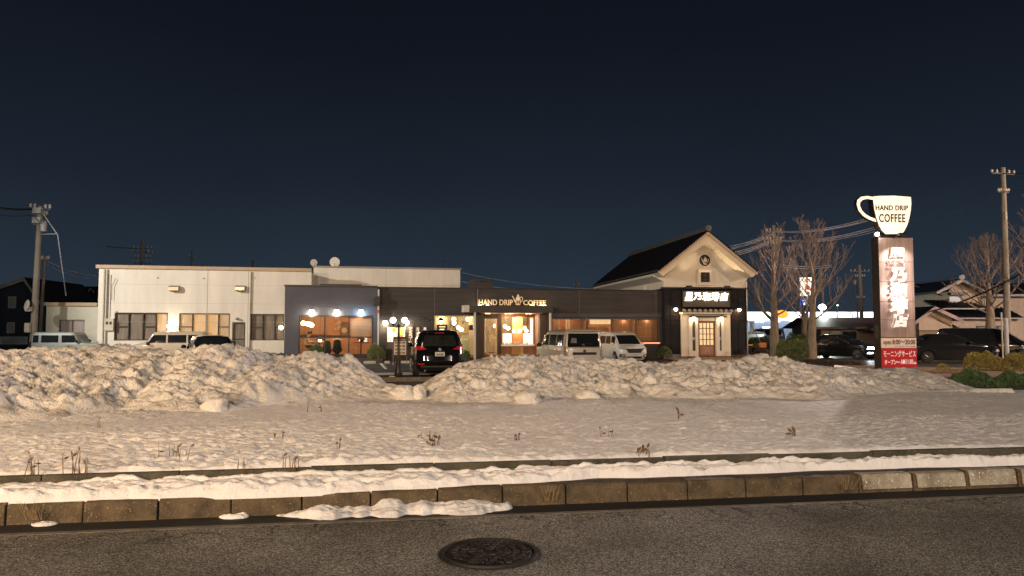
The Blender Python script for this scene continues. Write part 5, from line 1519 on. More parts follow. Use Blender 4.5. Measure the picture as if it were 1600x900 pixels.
ribbon(ho, hi, -.02, .16).build("handle", CB, cp_)
mid = lambda A, B, t_: [(a[0] + (b[0] - a[0]) * t_, a[1] + (b[1] - a[1]) * t_) for a, b in zip(A, B)]
ribbon(mid(ho, hi, .12), mid(ho, hi, .88), -.035, -.021).build("handle_face", CUPG, cp_)
BL = M("bronze_cup_letter", (.07, .04, .02), .5)
write(MB(), "HAND DRIP", X(1369), X(1421), Zp(328), Zp(320), -.036, .02, .02, 1.05).build("lettering", BL, cp_)
write(MB(), "COFFEE", X(1374), X(1416), Zp(347), Zp(333.5), -.036, .02, .02, 1.12).build("lettering", BL, cp_)
t = thing("flood_lamp", "small bright floodlight at the top left of the pylon under the cup", "floodlight", (pp_.x + X(1373), pp_.y - .12, LOTZ + Zp(366)), R(2))
MB().ball((0, 0, 0), .075, 12, 8).build("lens", GLOBW, t, True); bx(-.09, .09, .08, .16, -.07, .07).build("housing", TRIMD, t); bx(-.02, .02, .16, .3, -.02, .02).build("bracket", TRIMD, t)
mb = MB(); mb.tube([(0, 0, 0), (0, -.55, .10)], .02, 6); mb.box(-.14, .14, -.68, -.55, .05, .13)
t = thing("flood_lamp", "black floodlight on an arm in front of the pylon top, under the cup", "floodlight", (pp_.x + X(1399), pp_.y - .05, LOTZ + Zp(372)), R(2)); mb.build("arm", TRIMD, t)
lamp("pylon_light", (pp_.x + X(1405), pp_.y - .75, LOTZ + Zp(385)), 120, (1, .80, .72), .08, aim=(pp_.x + X(1404), pp_.y, LOTZ + Zp(440)), cone=120)
lamp("pylon_light", (pp_.x + X(1404), pp_.y - .70, LOTZ + Zp(455)), 48, (1, .80, .74), .10)
lamp("pylon_light", (pp_.x + X(1373), pp_.y - .30, LOTZ + Zp(366)), 12, (1, .85, .7), .08)
# ================================================================== vehicles
def paint(name, col, rough=.28, metal=.0):
    return M(name, col, rough, metal, var=.04, vs=3, coat=.6)


CGL = M("dark_car_glass", (.012, .014, .016), .06, var=.1, spec=.8)
TYRE = M("tyre_rubber", (.015, .015, .015), .85, var=.2); RIM = M("alloy_rim", (.45, .45, .46), .35, .8); CHR = M("chrome", (.7, .7, .7), .15, 1.0, var=.05)
BLKP = M("black_plastic", (.02, .02, .02), .6, var=.15); REDL = M("red_lens", (.45, .015, .02), .15, var=.15, emit=(1, .05, .04), es=.02)
CLRL = M("clear_lens", (.55, .55, .55), .1, .2, var=.2); PLATE = M("white_plate", (.60, .58, .52), .5)


class Car:
    def __init__(s, name, label, px, py, Y, yaw, rows, pnt, n=6, wheel=None, group="parked vehicles", z=LOTZ):
        p = P(px, py, Y)
        s.t = thing(name, label, "car" if "van" not in name else "van", (p.x, p.y, z), yaw, group)
        s.rows = rows; s.n = n; s.pnt = pnt
        tt = np.linspace(0, len(rows) - 1, (len(rows) - 1) * 5 + 1)
        mb = MB(); K = 56; rg = []
        for t_ in tt:
            z_, xr, xf, w = s.at(t_); a = (xf - xr) / 2; c = (xf + xr) / 2
            rg.append([(c + a * np.sign(math.cos(u)) * abs(math.cos(u)) ** (2 / n), w * np.sign(math.sin(u)) * abs(math.sin(u)) ** (2 / n), z_) for u in [2 * math.pi * k / K for k in range(K + 1)]])
        mb.grid([r[:-1] + [r[0]] for r in rg])
        z_, xr, xf, w = s.at(tt[-1]); mb.add(rg[-1][:-1], [tuple(range(K))]); mb.add(rg[0][:-1], [tuple(range(K - 1, -1, -1))])
        o = mb.build("body", pnt, s.t)
        bm = bmesh.new(); bm.from_mesh(o.data); bmesh.ops.remove_doubles(bm, verts=bm.verts, dist=1e-4); bmesh.ops.recalc_face_normals(bm, faces=bm.faces); bm.to_mesh(o.data); bm.free()
        o.data.shade_smooth(); o.data.set_sharp_from_angle(angle=R(40)); s.body = o
        if wheel:
            xs, r_, tr = wheel
            ct = MB()
            for x_ in xs:
                ct.lathe([(r_ * 1.13, -1.4), (r_ * 1.13, 1.4)], 28, (x_, 0, r_), axis='y')
            co = ct.build("cutter", BLKP); co.parent = s.t
            bm = bmesh.new(); bm.from_mesh(co.data); bmesh.ops.recalc_face_normals(bm, faces=bm.faces); bm.to_mesh(co.data); bm.free()
            md = o.modifiers.new("b", 'BOOLEAN'); md.object = co; md.operation = 'DIFFERENCE'; md.solver = 'EXACT'
            dg = bpy.context.evaluated_depsgraph_get(); me = bpy.data.meshes.new_from_object(o.evaluated_get(dg))
            if len(me.polygons) > 50: o.modifiers.clear(); o.data = me; me.name = "body"
            else: o.modifiers.clear()
            bpy.data.objects.remove(co)
            o.data.set_sharp_from_angle(angle=R(35))
            bx(xs[0] - .2, xs[1] + .2, -tr * .8, tr * .8, .16, .5).build("underbody", BLKP, s.t)
            for x_ in xs:
                for sg_ in (-1, 1):
                    w_ = MB().lathe([(r_ * .62, sg_ * -.11), (r_ * .96, sg_ * -.10), (r_, sg_ * -.06), (r_, sg_ * .06), (r_ * .96, sg_ * .10), (r_ * .62, sg_ * .105)], 26, (0, 0, 0), axis='y').build("wheel", TYRE, s.t, True, loc=(x_, sg_ * (tr - .02), r_))
                    rm = MB().lathe([(r_ * .60, sg_ * .09), (r_ * .62, sg_ * .11)], 22, axis='y')
                    for k in range(5):
                        a_ = k * 2 * math.pi / 5; rm.tube([(0, sg_ * .125, 0), (math.cos(a_) * r_ * .58, sg_ * .118, math.sin(a_) * r_ * .58)], .035, 5)
                    rm.build("rim", RIM if group == "parked vehicles" else M("dark_rim", (.08, .08, .085), .4, .7), w_)

    def at(s, t_):
        i = int(min(t_, len(s.rows) - 2)); f = t_ - i
        return tuple(s.rows[i][k] * (1 - f) + s.rows[i + 1][k] * f for k in range(4))

    def tz(s, z):
        for i in range(len(s.rows) - 1):
            if s.rows[i][0] <= z <= s.rows[i + 1][0]: return i + (z - s.rows[i][0]) / (s.rows[i + 1][0] - s.rows[i][0])
        return len(s.rows) - 1

    def pr(s, z, y, e=.006):        # point on the rear face
        _, xr, xf, w = s.at(s.tz(z)); a = (xf - xr) / 2
        return ((xf + xr) / 2 - a * (1 - min(.999, abs(y) / w) ** s.n) ** (1 / s.n) - e, y, z)

    def pf(s, z, y, e=.006):
        _, xr, xf, w = s.at(s.tz(z)); a = (xf - xr) / 2
        return ((xf + xr) / 2 + a * (1 - min(.999, abs(y) / w) ** s.n) ** (1 / s.n) + e, y, z)

    def ps(s, z, x, sg, e=.006):
        _, xr, xf, w = s.at(s.tz(z)); a = (xf - xr) / 2; c = (xf + xr) / 2
        return (x, sg * (w * (1 - min(.999, abs(x - c) / a) ** s.n) ** (1 / s.n) + e), z)

    def panel(s, name, mat, face, corners, parent=None, e=.008, nu=10, nv=5, sg=1):
        """corners: 4 (u,z) lower-left, lower-right, upper-right, upper-left; u is y on front/rear, x on the sides"""
        fn = {'r': lambda u, z, e_: s.pr(z, u, e_), 'f': lambda u, z, e_: s.pf(z, u, e_), 's': lambda u, z, e_: s.ps(z, u, sg, e_)}[face]
        rows = []
        for j in range(nv + 1):
            f = j / nv; row = []
            for i in range(nu + 1):
                g = i / nu
                u = (corners[0][0] * (1 - g) + corners[1][0] * g) * (1 - f) + (corners[3][0] * (1 - g) + corners[2][0] * g) * f
                z = (corners[0][1] * (1 - g) + corners[1][1] * g) * (1 - f) + (corners[3][1] * (1 - g) + corners[2][1] * g) * f
                row.append(fn(u, z, e))
            rows.append(row)
        return MB().grid(rows).build(name, mat, parent or s.t, True)

    def mirror(s, x, z, sg, col=None):
        _, xr, xf, w = s.at(s.tz(z))
        y = sg * (w + .10)
        o = MB().ball((0, 0, 0), .11, 12, 8, .75).build("side_mirror", col or s.pnt, s.t, True, loc=(x, y, z)); o.scale = (.6, 1, 1)


# --- black SUV seen from behind
BLK = paint("black_car_paint", (.006, .0065, .008), .12)
suv_rows = [(.26, -2.02, 2.0, .78), (.42, -2.24, 2.2, .87), (.60, -2.30, 2.26, .905), (.85, -2.27, 2.24, .91), (1.0, -2.20, 2.15, .895), (1.08, -2.15, 1.25, .87), (1.30, -2.03, .75, .80), (1.50, -1.90, .30, .72), (1.60, -1.86, .0, .655), (1.655, -1.80, -.15, .58), (1.685, -1.6, -.4, .42), (1.69, -1.3, -.7, .2)]
c = Car("parked_suv", "glossy black SUV with red tail lights, parked tail towards the street by the lamp", 681.5, 560, 27.6, R(90 + 9), suv_rows, BLK, 5, ((-1.40, 1.35), .36, .80))
RW = c.panel("rear_window", M("rear_glass_grey", (.02, .024, .022), .08, var=.5, vs=3), 'r', [(-.60, 1.13), (.60, 1.13), (.49, 1.50), (-.49, 1.50)])
bx(-1.98, -1.60, -.60, .60, 1.585, 1.625).build("roof_spoiler", BLK, c.t, bevel=.012)
c.panel("brake_light", REDL, 'r', [(-.16, 1.565), (.16, 1.565), (.16, 1.59), (-.16, 1.59)], e=.13)
for g in (-1, 1):
    c.panel("tail_light", REDL, 'r', [(g * .44, 1.02), (g * .86, .98), (g * .83, 1.13), (g * .60, 1.12)], e=.015, nu=12)
    c.panel("tail_light_wrap", REDL, 's', [(-1.72, 1.08), (-2.08, .99), (-2.05, 1.12), (-1.85, 1.13)], e=.012, sg=g)
    c.panel("reflector", M("red_reflector", (.5, .02, .02), .2, emit=(1, .04, .03), es=.05), 'r', [(g * .52, .50), (g * .76, .50), (g * .76, .55), (g * .52, .55)], e=.02)
    for a_, b_, d_, e_ in ((-1.78, -.95, -1.62, -.95), (-.88, .05, -.88, .0), (.12, .92, .12, .45)):
        c.panel("side_window", CGL, 's', [(a_, 1.10), (b_, 1.10), (e_, 1.44), (d_, 1.44)], sg=g)
    c.mirror(.80, 1.12, g)
    MB().tube([(-1.6, g * .58, 1.69), (0, g * .60, 1.70)], .018, 6).build("roof_rail", BLKP, c.t)
    MB().lathe([(.035, -.03), (.04, .03)], 10, (-2.19, g * .5, .30), axis='x').build("exhaust", CHR, c.t)
c.panel("chrome_strip", CHR, 'r', [(-.40, .955), (.40, .955), (.38, .985), (-.38, .985)], e=.03)
c.panel("bumper_guard", M("grey_bumper_guard", (.06, .055, .05), .5), 'r', [(-.78, .40), (.78, .40), (.82, .47), (-.82, .47)], e=.02)
c.panel("bumper_lower", BLKP, 'r', [(-.70, .28), (.70, .28), (.80, .395), (-.80, .395)], e=.018)
pt = c.panel("number_plate", PLATE, 'r', [(-.165, .79), (.165, .79), (.165, .935), (-.165, .935)], e=.03, nu=2)
for a_, b_ in ((-.12, -.075), (-.06, -.02), (.01, .05), (.07, .11)): c.panel("plate_mark", M("plate_green", (.05, .12, .07), .5), 'r', [(a_, .815), (b_, .815), (b_, .875), (a_, .875)], pt, e=.036, nu=1)
MB().lathe([(.055, -.01), (.05, .012)], 18, (-2.235, 0, 1.02), axis='x').build("badge", CHR, c.t)
MB().tube([(-2.16, .05, 1.13), (-2.09, -.25, 1.19)], .009, 5).build("wiper", BLKP, c.t)

# --- silver boxy van, rear three quarter
SIL = paint("silver_beige_paint", (.64, .60, .52), .30, .15)
kr = [(.22, -1.80, 1.75, .72), (.40, -1.94, 1.90, .82), (.70, -1.96, 1.96, .845), (.98, -1.95, 1.92, .845), (1.08, -1.94, 1.62, .835), (1.16, -1.93, 1.30, .83), (1.50, -1.88, .95, .785), (1.72, -1.84, .62, .735), (1.80, -1.80, .45, .66), (1.835, -1.65, .2, .5), (1.84, -1.4, -.1, .25)]
v = Car("parked_van", "silver-beige boxy compact van with a big dark rear window, behind the right snow bank", 887, 560, 30.3, R(90 + 15), [(a * .925, b, c_, d) for a, b, c_, d in kr], SIL, 8, ((-1.25, 1.30), .31, .76))
v.panel("rear_window", CGL, 'r', [(-.76, 1.03), (.76, 1.03), (.69, 1.545), (-.69, 1.545)], nu=14)
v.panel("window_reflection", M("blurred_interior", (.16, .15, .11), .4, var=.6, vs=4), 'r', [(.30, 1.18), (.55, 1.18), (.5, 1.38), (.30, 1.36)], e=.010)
bx(-2.0, -1.62, -.66, .66, 1.625, 1.67).build("roof_spoiler", SIL, v.t, bevel=.015)
for g in (-1, 1):
    v.panel("tail_light", M("smoked_lens", (.30, .27, .25), .15, var=.3), 's', [(-1.93, .62), (-1.79, .62), (-1.79, 1.06), (-1.93, 1.06)], sg=g, nu=4)
    for z_ in (.72, .86): v.panel("lamp_ring", CHR, 's', [(-1.92, z_), (-1.81, z_), (-1.81, z_ + .02), (-1.92, z_ + .02)], sg=g, e=.014, nu=4)
    for a_, b_, d_, e_ in ((-1.72, -1.02, -1.68, -1.02), (-.94, -.10, -.94, -.10), (-.02, .98, -.02, .72)):
        v.panel("side_window", CGL, 's', [(a_, 1.07), (b_, 1.07), (e_, 1.50), (d_, 1.50)], sg=g)
    v.mirror(.95, 1.06, g, BLKP)
    for x_, z_ in ((-1.15, .90), (-.05, .90)): v.panel("door_handle", CHR, 's', [(x_, z_), (x_ + .22, z_), (x_ + .22, z_ + .035), (x_, z_ + .035)], sg=g, e=.03, nu=2)
v.panel("plate_recess", BLKP, 'r', [(-.48, .73), (.48, .73), (.48, .83), (-.48, .83)], e=.012)
v.panel("number_plate", PLATE, 'r', [(-.165, .60), (.165, .60), (.165, .725), (-.165, .725)], e=.03, nu=2)
v.panel("tailgate_seam", BLKP, 'r', [(-.78, 1.0), (.78, 1.0), (.78, 1.013), (-.78, 1.013)], e=.009, nu=12)
MB().lathe([(.06, -.01), (.055, .012)], 18, (-1.965, 0, .88), axis='x').build("badge", CHR, v.t)
MB().tube([(-1.95, .0, 1.10), (-1.94, -.06, 1.17), (-1.93, -.32, 1.12)], .014, 5).build("wiper", BLKP, v.t); MB().ball((-2.0, .05, 1.13), .05, 8, 6).build("wiper_cap", CHR, v.t, True)
v.panel("model_bars", CHR, 'r', [(.50, .90), (.68, .90), (.68, .92), (.50, .92)], e=.012, nu=2)

# --- white minivan facing the street
WHT = paint("pearl_white_paint", (.74, .70, .62), .25)
mr_ = [(.22, -2.2, 2.10, .74), (.40, -2.34, 2.30, .83), (.65, -2.36, 2.36, .85), (.88, -2.35, 2.30, .85), (.98, -2.34, 2.10, .84), (1.08, -2.33, 1.72, .83), (1.40, -2.28, 1.28, .78), (1.66, -2.22, .88, .73), (1.76, -2.16, .62, .66), (1.80, -2.0, .3, .5), (1.81, -1.7, 0, .25)]
m = Car("parked_minivan", "pearl white minivan with a dark grille facing the street, parked against the cafe front", 969, 560, 38.6, R(-90 + 12), mr_, WHT, 7, ((-1.45, 1.42), .33, .77))
m.panel("windscreen", CGL, 'f', [(-.73, 1.11), (.73, 1.11), (.66, 1.62), (-.66, 1.62)], nu=14)
m.panel("grille", M("chrome_dark_grille", (.10, .10, .11), .3, .7, var=.6, vs=14), 'f', [(-.36, .62), (.36, .62), (.50, .86), (-.50, .86)])
for z_ in (.66, .73, .80): m.panel("grille_bar", CHR, 'f', [(-.38 - (z_ - .66) * .6, z_), (.38 + (z_ - .66) * .6, z_), (.39 + (z_ - .66) * .6, z_ + .018), (-.39 - (z_ - .66) * .6, z_ + .018)], e=.02)
MB().lathe([(.06, -.01), (.05, .02)], 16, (2.39, 0, .76), axis='x').build("badge", CHR, m.t)
m.panel("bumper_intake", BLKP, 'f', [(-.40, .30), (.40, .30), (.46, .42), (-.46, .42)])
m.panel("number_plate", PLATE, 'f', [(-.165, .45), (.165, .45), (.165, .58), (-.165, .58)], e=.02, nu=2)
for g in (-1, 1):
    m.panel("headlight", CLRL, 'f', [(g * .50, .80), (g * .80, .84), (g * .80, .94), (g * .46, .90)], e=.012)
    m.panel("fog_light", CLRL, 'f', [(g * .55, .42), (g * .72, .42), (g * .72, .50), (g * .58, .50)], e=.012); m.panel("fog_surround", BLKP, 'f', [(g * .50, .37), (g * .78, .37), (g * .78, .56), (g * .54, .54)], e=.007)
    for a_, b_, d_, e_ in ((-2.12, -1.30, -2.08, -1.30), (-1.22, -.25, -1.22, -.25), (-.15, .72, -.15, .55), (.80, 1.35, .66, 1.05)):
        m.panel("side_window", CGL, 's', [(a_, 1.12), (b_, 1.10), (e_, 1.55), (d_, 1.56)], sg=g)
    m.mirror(1.25, 1.12, g)

m.t.scale = (.88, .90, .87)

# --- vehicles half hidden by the left bank
BGE = paint("beige_grey_paint", (.42, .36, .28), .35)
br = [(.22, -1.6, 1.6, .70), (.45, -1.69, 1.69, .735), (.95, -1.69, 1.66, .735), (1.05, -1.68, 1.25, .73), (1.15, -1.67, .95, .725), (1.45, -1.62, .78, .69), (1.56, -1.58, .66, .64), (1.60, -1.45, .45, .5), (1.61, -1.2, .2, .25)]
bw = Car("parked_wagon", "beige boxy light wagon seen side-on, only its roof and windows above the left bank", 268, 524, 35.0, R(180 + 14), br, BGE, 9, ((-1.2, 1.2), .29, .66))
for g in (-1, 1):
    for a_, b_, d_, e_ in ((-1.55, -.85, -1.52, -.85), (-.77, .02, -.77, .02), (.10, .85, .10, .68)):
        bw.panel("side_window", CGL, 's', [(a_, 1.08), (b_, 1.08), (e_, 1.44), (d_, 1.44)], sg=g)
    bw.mirror(.85, 1.05, g, BLKP)
bw.panel("rear_window", CGL, 'r', [(-.6, 1.05), (.6, 1.05), (.56, 1.45), (-.56, 1.45)])
bw.panel("windscreen", CGL, 'f', [(-.62, 1.17), (.62, 1.17), (.56, 1.46), (-.56, 1.46)])
br2 = [(.22, -1.9, 1.9, .72), (.45, -2.05, 2.05, .80), (.85, -2.05, 2.02, .81), (.98, -2.02, 1.3, .79), (1.25, -1.85, .85, .70), (1.42, -1.60, .45, .60), (1.475, -1.3, .1, .45), (1.485, -1.0, -.2, .2)]
bc = Car("parked_hatchback", "black rounded hatchback in front of the beige wagon, its roof showing above the left bank", 327, 530, 30.0, R(118), br2, BLK, 5, ((-1.3, 1.3), .31, .72))
for g in (-1, 1):
    for a_, b_, d_, e_ in ((-1.6, -.75, -1.42, -.75), (-.66, .25, -.66, .15), (.34, .95, .34, .55)):
        bc.panel("side_window", CGL, 's', [(a_, 1.0), (b_, 1.0), (e_, 1.33), (d_, 1.33)], sg=g)
    bc.mirror(.85, 1.0, g)
    bc.panel("tail_light", CLRL, 's', [(-1.98, .82), (-1.68, .95), (-1.62, 1.15), (-1.85, 1.02)], sg=g, e=.02)
bc.panel("windscreen", CGL, 'f', [(-.6, 1.0), (.6, 1.0), (.5, 1.38), (-.5, 1.38)]); bc.panel("rear_window", CGL, 'r', [(-.55, 1.02), (.55, 1.02), (.45, 1.38), (-.45, 1.38)])
MB().tube([(-.6, 0, 1.48), (-.75, 0, 1.56)], .012, 5).build("aerial", BLKP, bc.t)
PGR = paint("pale_grey_green_paint", (.22, .26, .25), .4)
jr = [(.28, -1.45, 1.62, .66), (.45, -1.62, 1.68, .70), (.95, -1.62, 1.68, .70), (1.04, -1.62, 1.60, .70), (1.10, -1.61, .72, .695), (1.45, -1.58, .52, .68), (1.58, -1.56, .46, .66), (1.635, -1.5, .40, .6), (1.64, -1.3, .2, .4)]
je = Car("parked_jeep", "pale grey-green boxy small off-roader facing right beside the leaning utility pole", 111, 525, 36.0, R(8), jr, PGR, 12, ((-1.1, 1.15), .34, .64))
for g in (-1, 1):
    for a_, b_, d_, e_ in ((-1.5, -1.22, -1.48, -1.22), (-1.1, -.30, -1.1, -.30), (-.15, .58, -.15, .42)):
        je.panel("side_window", CGL, 's', [(a_, 1.12), (b_, 1.12), (e_, 1.48), (d_, 1.48)], sg=g)
    je.mirror(.58, 1.18, g, BLKP)
je.t.scale = (.95, .95, .96); je.panel("windscreen", CGL, 'f', [(-.6, 1.14), (.6, 1.14), (.58, 1.50), (-.58, 1.50)]); je.panel("rear_window", CGL, 'r', [(-.5, 1.12), (.5, 1.12), (.5, 1.48), (-.5, 1.48)])
MB().lathe([(.33, -.1), (.33, .1)], 20, (-1.75, 0, .85), axis='x').build("spare_wheel", TYRE, je.t, True)

# --- cars on the main road at the right
sr = [(.20, -2.0, 2.0, .72), (.38, -2.15, 2.16, .82), (.62, -2.18, 2.20, .85), (.82, -2.15, 2.10, .85), (.92, -2.0, 1.15, .83), (1.15, -1.35, .72, .73), (1.32, -1.05, .30, .64), (1.38, -.85, .1, .5), (1.395, -.6, -.15, .25)]
HL = glow("headlight_on", (.92, .96, 1.0), 26); DKP = paint("dark_navy_paint", (.012, .013, .018), .15)


def road_car(name, label, px, Y, yaw, rows, pnt, lights=True, z=LOTZ, lamps=True):
    k = Car(name, label, px, 540, Y, yaw, rows, pnt, 6, ((-1.32, 1.35), .32, .75), "cars driving on the main road", z)
    zb_ = rows[4][0] + .03; zt_ = rows[-3][0] - .06
    r5 = rows[4]
    t0 = k.at(k.tz(zb_)); t1 = k.at(k.tz(zt_))
    k.panel("windscreen", CGL, 'f', [(-t0[3] * .85, zb_), (t0[3] * .85, zb_), (t1[3] * .85, zt_), (-t1[3] * .85, zt_)]); k.panel("rear_window", CGL, 'r', [(-t0[3] * .8, zb_), (t0[3] * .8, zb_), (t1[3] * .8, zt_), (-t1[3] * .8, zt_)])
    for g in (-1, 1):
        m0 = -.1
        k.panel("side_window", CGL, 's', [(t0[1] * .8, zb_), (m0, zb_), (m0, zt_), (t1[1] * .85, zt_)], sg=g); k.panel("side_window", CGL, 's', [(m0 + .08, zb_), (t0[2] * .8, zb_), (t1[2] * .8, zt_), (m0 + .08, zt_)], sg=g)
        k.panel("tail_light", REDL, 'r', [(g * .45, .68), (g * .76, .68), (g * .76, .80), (g * .45, .80)])
        hl = k.panel("headlight", HL if lights else CLRL, 'f', [(g * .50, .60), (g * .78, .60), (g * .76, .72), (g * .52, .72)], e=.02)
        if lights: k.panel("fog_light", HL, 'f', [(g * .58, .36), (g * .74, .36), (g * .74, .42), (g * .58, .42)], e=.02)
        k.mirror(t0[2] * .62, zb_ + .05, g)
    k.panel("grille", BLKP, 'f', [(-.4, .45), (.4, .45), (.45, .66), (-.45, .66)]); k.panel("number_plate", PLATE, 'f', [(-.165, .30), (.165, .30), (.165, .42), (-.165, .42)], e=.02, nu=2)
    k.panel("number_plate", PLATE, 'r', [(-.165, .45), (.165, .45), (.165, .58), (-.165, .58)], e=.02, nu=2)
    if lights and lamps:
        h = Vector((math.cos(yaw), math.sin(yaw), 0)); p_ = k.t.location + h * 2.45 + Vector((0, 0, .62))
        lamp("headlight_beam", p_, 160, (.92, .96, 1), .1, aim=p_ + h * 10 + Vector((0, 0, -.5)), cone=60)
    return k


mv = [(r_[0], r_[1], r_[2], r_[3]) for r_ in mr_]
road_car("sedan", "dark sedan with bright white headlights, left of the brown pylon", 1314, 43.0, R(-52), sr, DKP)
road_car("sedan", "black car directly right of the pylon, lights hidden", 1480, 37.5, R(-5), [(a * 1.06, b, c_, d) for a, b, c_, d in sr], DKP, False)
road_car("minivan", "dark van behind the black car, between pylon and yellowish hedge", 1540, 41.0, R(-40), [(a * .98, b, c_, d) for a, b, c_, d in mr_], DKP, True)
PW = paint("white_red_paint", (.6, .6, .62), .3)
wc = road_car("hatchback", "small white car at the bright forecourt, just right of the storehouse wall", 1167, 72.0, R(200), br2, PW, False)
bx(-1.1, -.95, -.8, .8, .75, .83).build("red_stripe", M("red_stripe", (.5, .03, .03), .4), wc.t) if False else None
vb = road_car("minivan", "blue-grey van at the forecourt behind the small white car", 1192, 84.0, R(170), mr_, paint("blue_grey_paint", (.12, .19, .26), .3), False)
# ================================================================== trees
BARK = M("rough_grey_brown_bark", (.21, .165, .125), .9, var=.35, vs=6, bump=.8, bs=18, stretch=(1, 1, .3))
TWIG = M("warm_grey_twigs", (.25, .185, .14), .85, var=.25, vs=3)


def bare_tree(name, label, base, H, tr, crown0, spread, seed, nmain=26, group="bare street trees", lean=0.0, ts=1.0, up=1.5, sub=(5, 4)):
    rg = random.Random(seed)
    t = thing(name, label, "tree", base, rg.uniform(0, 6), group)
    tp = [Vector((0, 0, -.1)), Vector((.02, 0, .15)), Vector((.03, .02, crown0 * .6)), Vector((rg.uniform(-.1, .1), 0, crown0)), Vector((rg.uniform(-.15, .15), .05, H * .62)), Vector((rg.uniform(-.2, .2), 0, H * .85)), Vector((rg.uniform(-.1, .1), 0, H))]
    MB().tube(tp, [tr * 1.25, tr * .95, tr * .82, tr * .72, tr * .32, tr * .14, .012], 12).build("trunk", BARK, t, True)

    def tpos(z):
        for a, b in zip(tp[:-1], tp[1:]):
            if a.z <= z <= b.z: return a.lerp(b, (z - a.z) / (b.z - a.z))
        return tp[-1]
    lb, tw = MB(), MB()

    def limb(p, d, L, r, lev, mb):
        pts = [p]; rad = [r]; n = 5 if lev < 2 else 3; q = p.copy(); dd = d.copy()
        for i in range(n):
            dd = (dd + Vector((rg.gauss(0, .10), rg.gauss(0, .10), up * .14 * (1 if lev == 0 else .7)))).normalized()
            q = q + dd * (L / n); pts.append(q.copy()); rad.append(max(.006 * ts, r * (1 - (i + 1) / (n + .4))))
        mb.tube(pts, rad, 6 if lev == 0 else (4 if lev == 1 else 3), cap=False)
        if lev < 2:
            k = sub[lev]
            for j in range(k):
                f = .22 + .75 * (j + rg.random() * .8) / k; i = min(n - 1, int(f * n)); pp2 = pts[i].lerp(pts[i + 1], f * n - i)
                ax_ = Vector((rg.gauss(0, 1), rg.gauss(0, 1), rg.gauss(.25, .6))).normalized()
                nd = (dd * .8 + ax_ * .62).normalized()
                limb(pp2, nd, L * (1.05 - f) * rg.uniform(.5, .8) + .12, max(.009 * ts, rad[i] * .55), lev + 1, tw if lev else mb if False else tw)
    for i in range(nmain):
        f = (i + rg.random() * .7) / nmain; z = crown0 * .92 + (H * .93 - crown0) * f ** 1.05
        a = i * 2.399 + rg.uniform(-.4, .4)
        env = (math.sin(min(1, .22 + f * .95) * math.pi)) ** .6 if f < .8 else .6 * (1.15 - f) / .35
        L = spread * (0.55 + .75 * env) * rg.uniform(.75, 1.1) * (1.25 - .5 * f)
        el = R(18 + 42 * f + rg.uniform(-8, 8))
        limb(tpos(z), Vector((math.cos(a) * math.cos(el), math.sin(a) * math.cos(el), math.sin(el))), L, max(.016, tr * (.20 - .12 * f)), 0, lb)
    lb.build("limbs", BARK, t, True); tw.build("twigs", TWIG, t)
    return t


Z0 = LOTZ
p = P(1211, 556, 43.5); bare_tree("bare_tree", "bare pruned street tree nearer the storehouse, a utility pole in its crown", (p.x, p.y, Z0), 7.4, .31, 2.2, 2.35, 4, 26, up=1.3, sub=(6, 4))
p = P(1270, 560, 41.0); bare_tree("bare_tree", "bare pruned street tree right of the trimmed hedge, left of the pylon", (p.x, p.y, Z0), 7.35, .27, 2.1, 2.4, 9, 26, up=1.3, sub=(6, 4))
p = P(1549, 540, 50.0); bare_tree("bare_tree", "bare tree in front of the tiled house at the right", (p.x, p.y, Z0), 7.6, .36, 2.7, 2.9, 21, 24, up=1.1, sub=(7, 5))
p = P(1632, 560, 38.0); bare_tree("bare_tree", "bare tree at the right picture edge, only orange-lit branch tips in view", (p.x, p.y, Z0), 8.6, .30, 3.0, 2.5, 33, 26, up=1.2, sub=(5, 4))
p = P(1257, 540, 62.0); bare_tree("bare_tree", "slim dark bare tree under the orange and white pole sign", (p.x, p.y, Z0), 4.6, .34, 3.0, 1.6, 41, 10, sub=(4, 3))
p = P(1340, 480, 95.0); bare_tree("bare_tree", "distant faint bare tree left of the pylon behind the garage roof", (p.x, p.y, Z0), 9.5, .2, 2.0, 2.2, 51, 18, sub=(5, 3), ts=1.5)


# ================================================================== hedges and shrubs
def leaf(name, c):
    return M(name, c, .6, var=.45, vs=7)


LG = leaf("dark_green_leaves", (.07, .12, .035)); LY = leaf("yellow_green_leaves", (.30, .25, .07)); LC = leaf("creeping_juniper", (.09, .16, .065)); LM = leaf("mid_green_leaves", (.14, .17, .06))


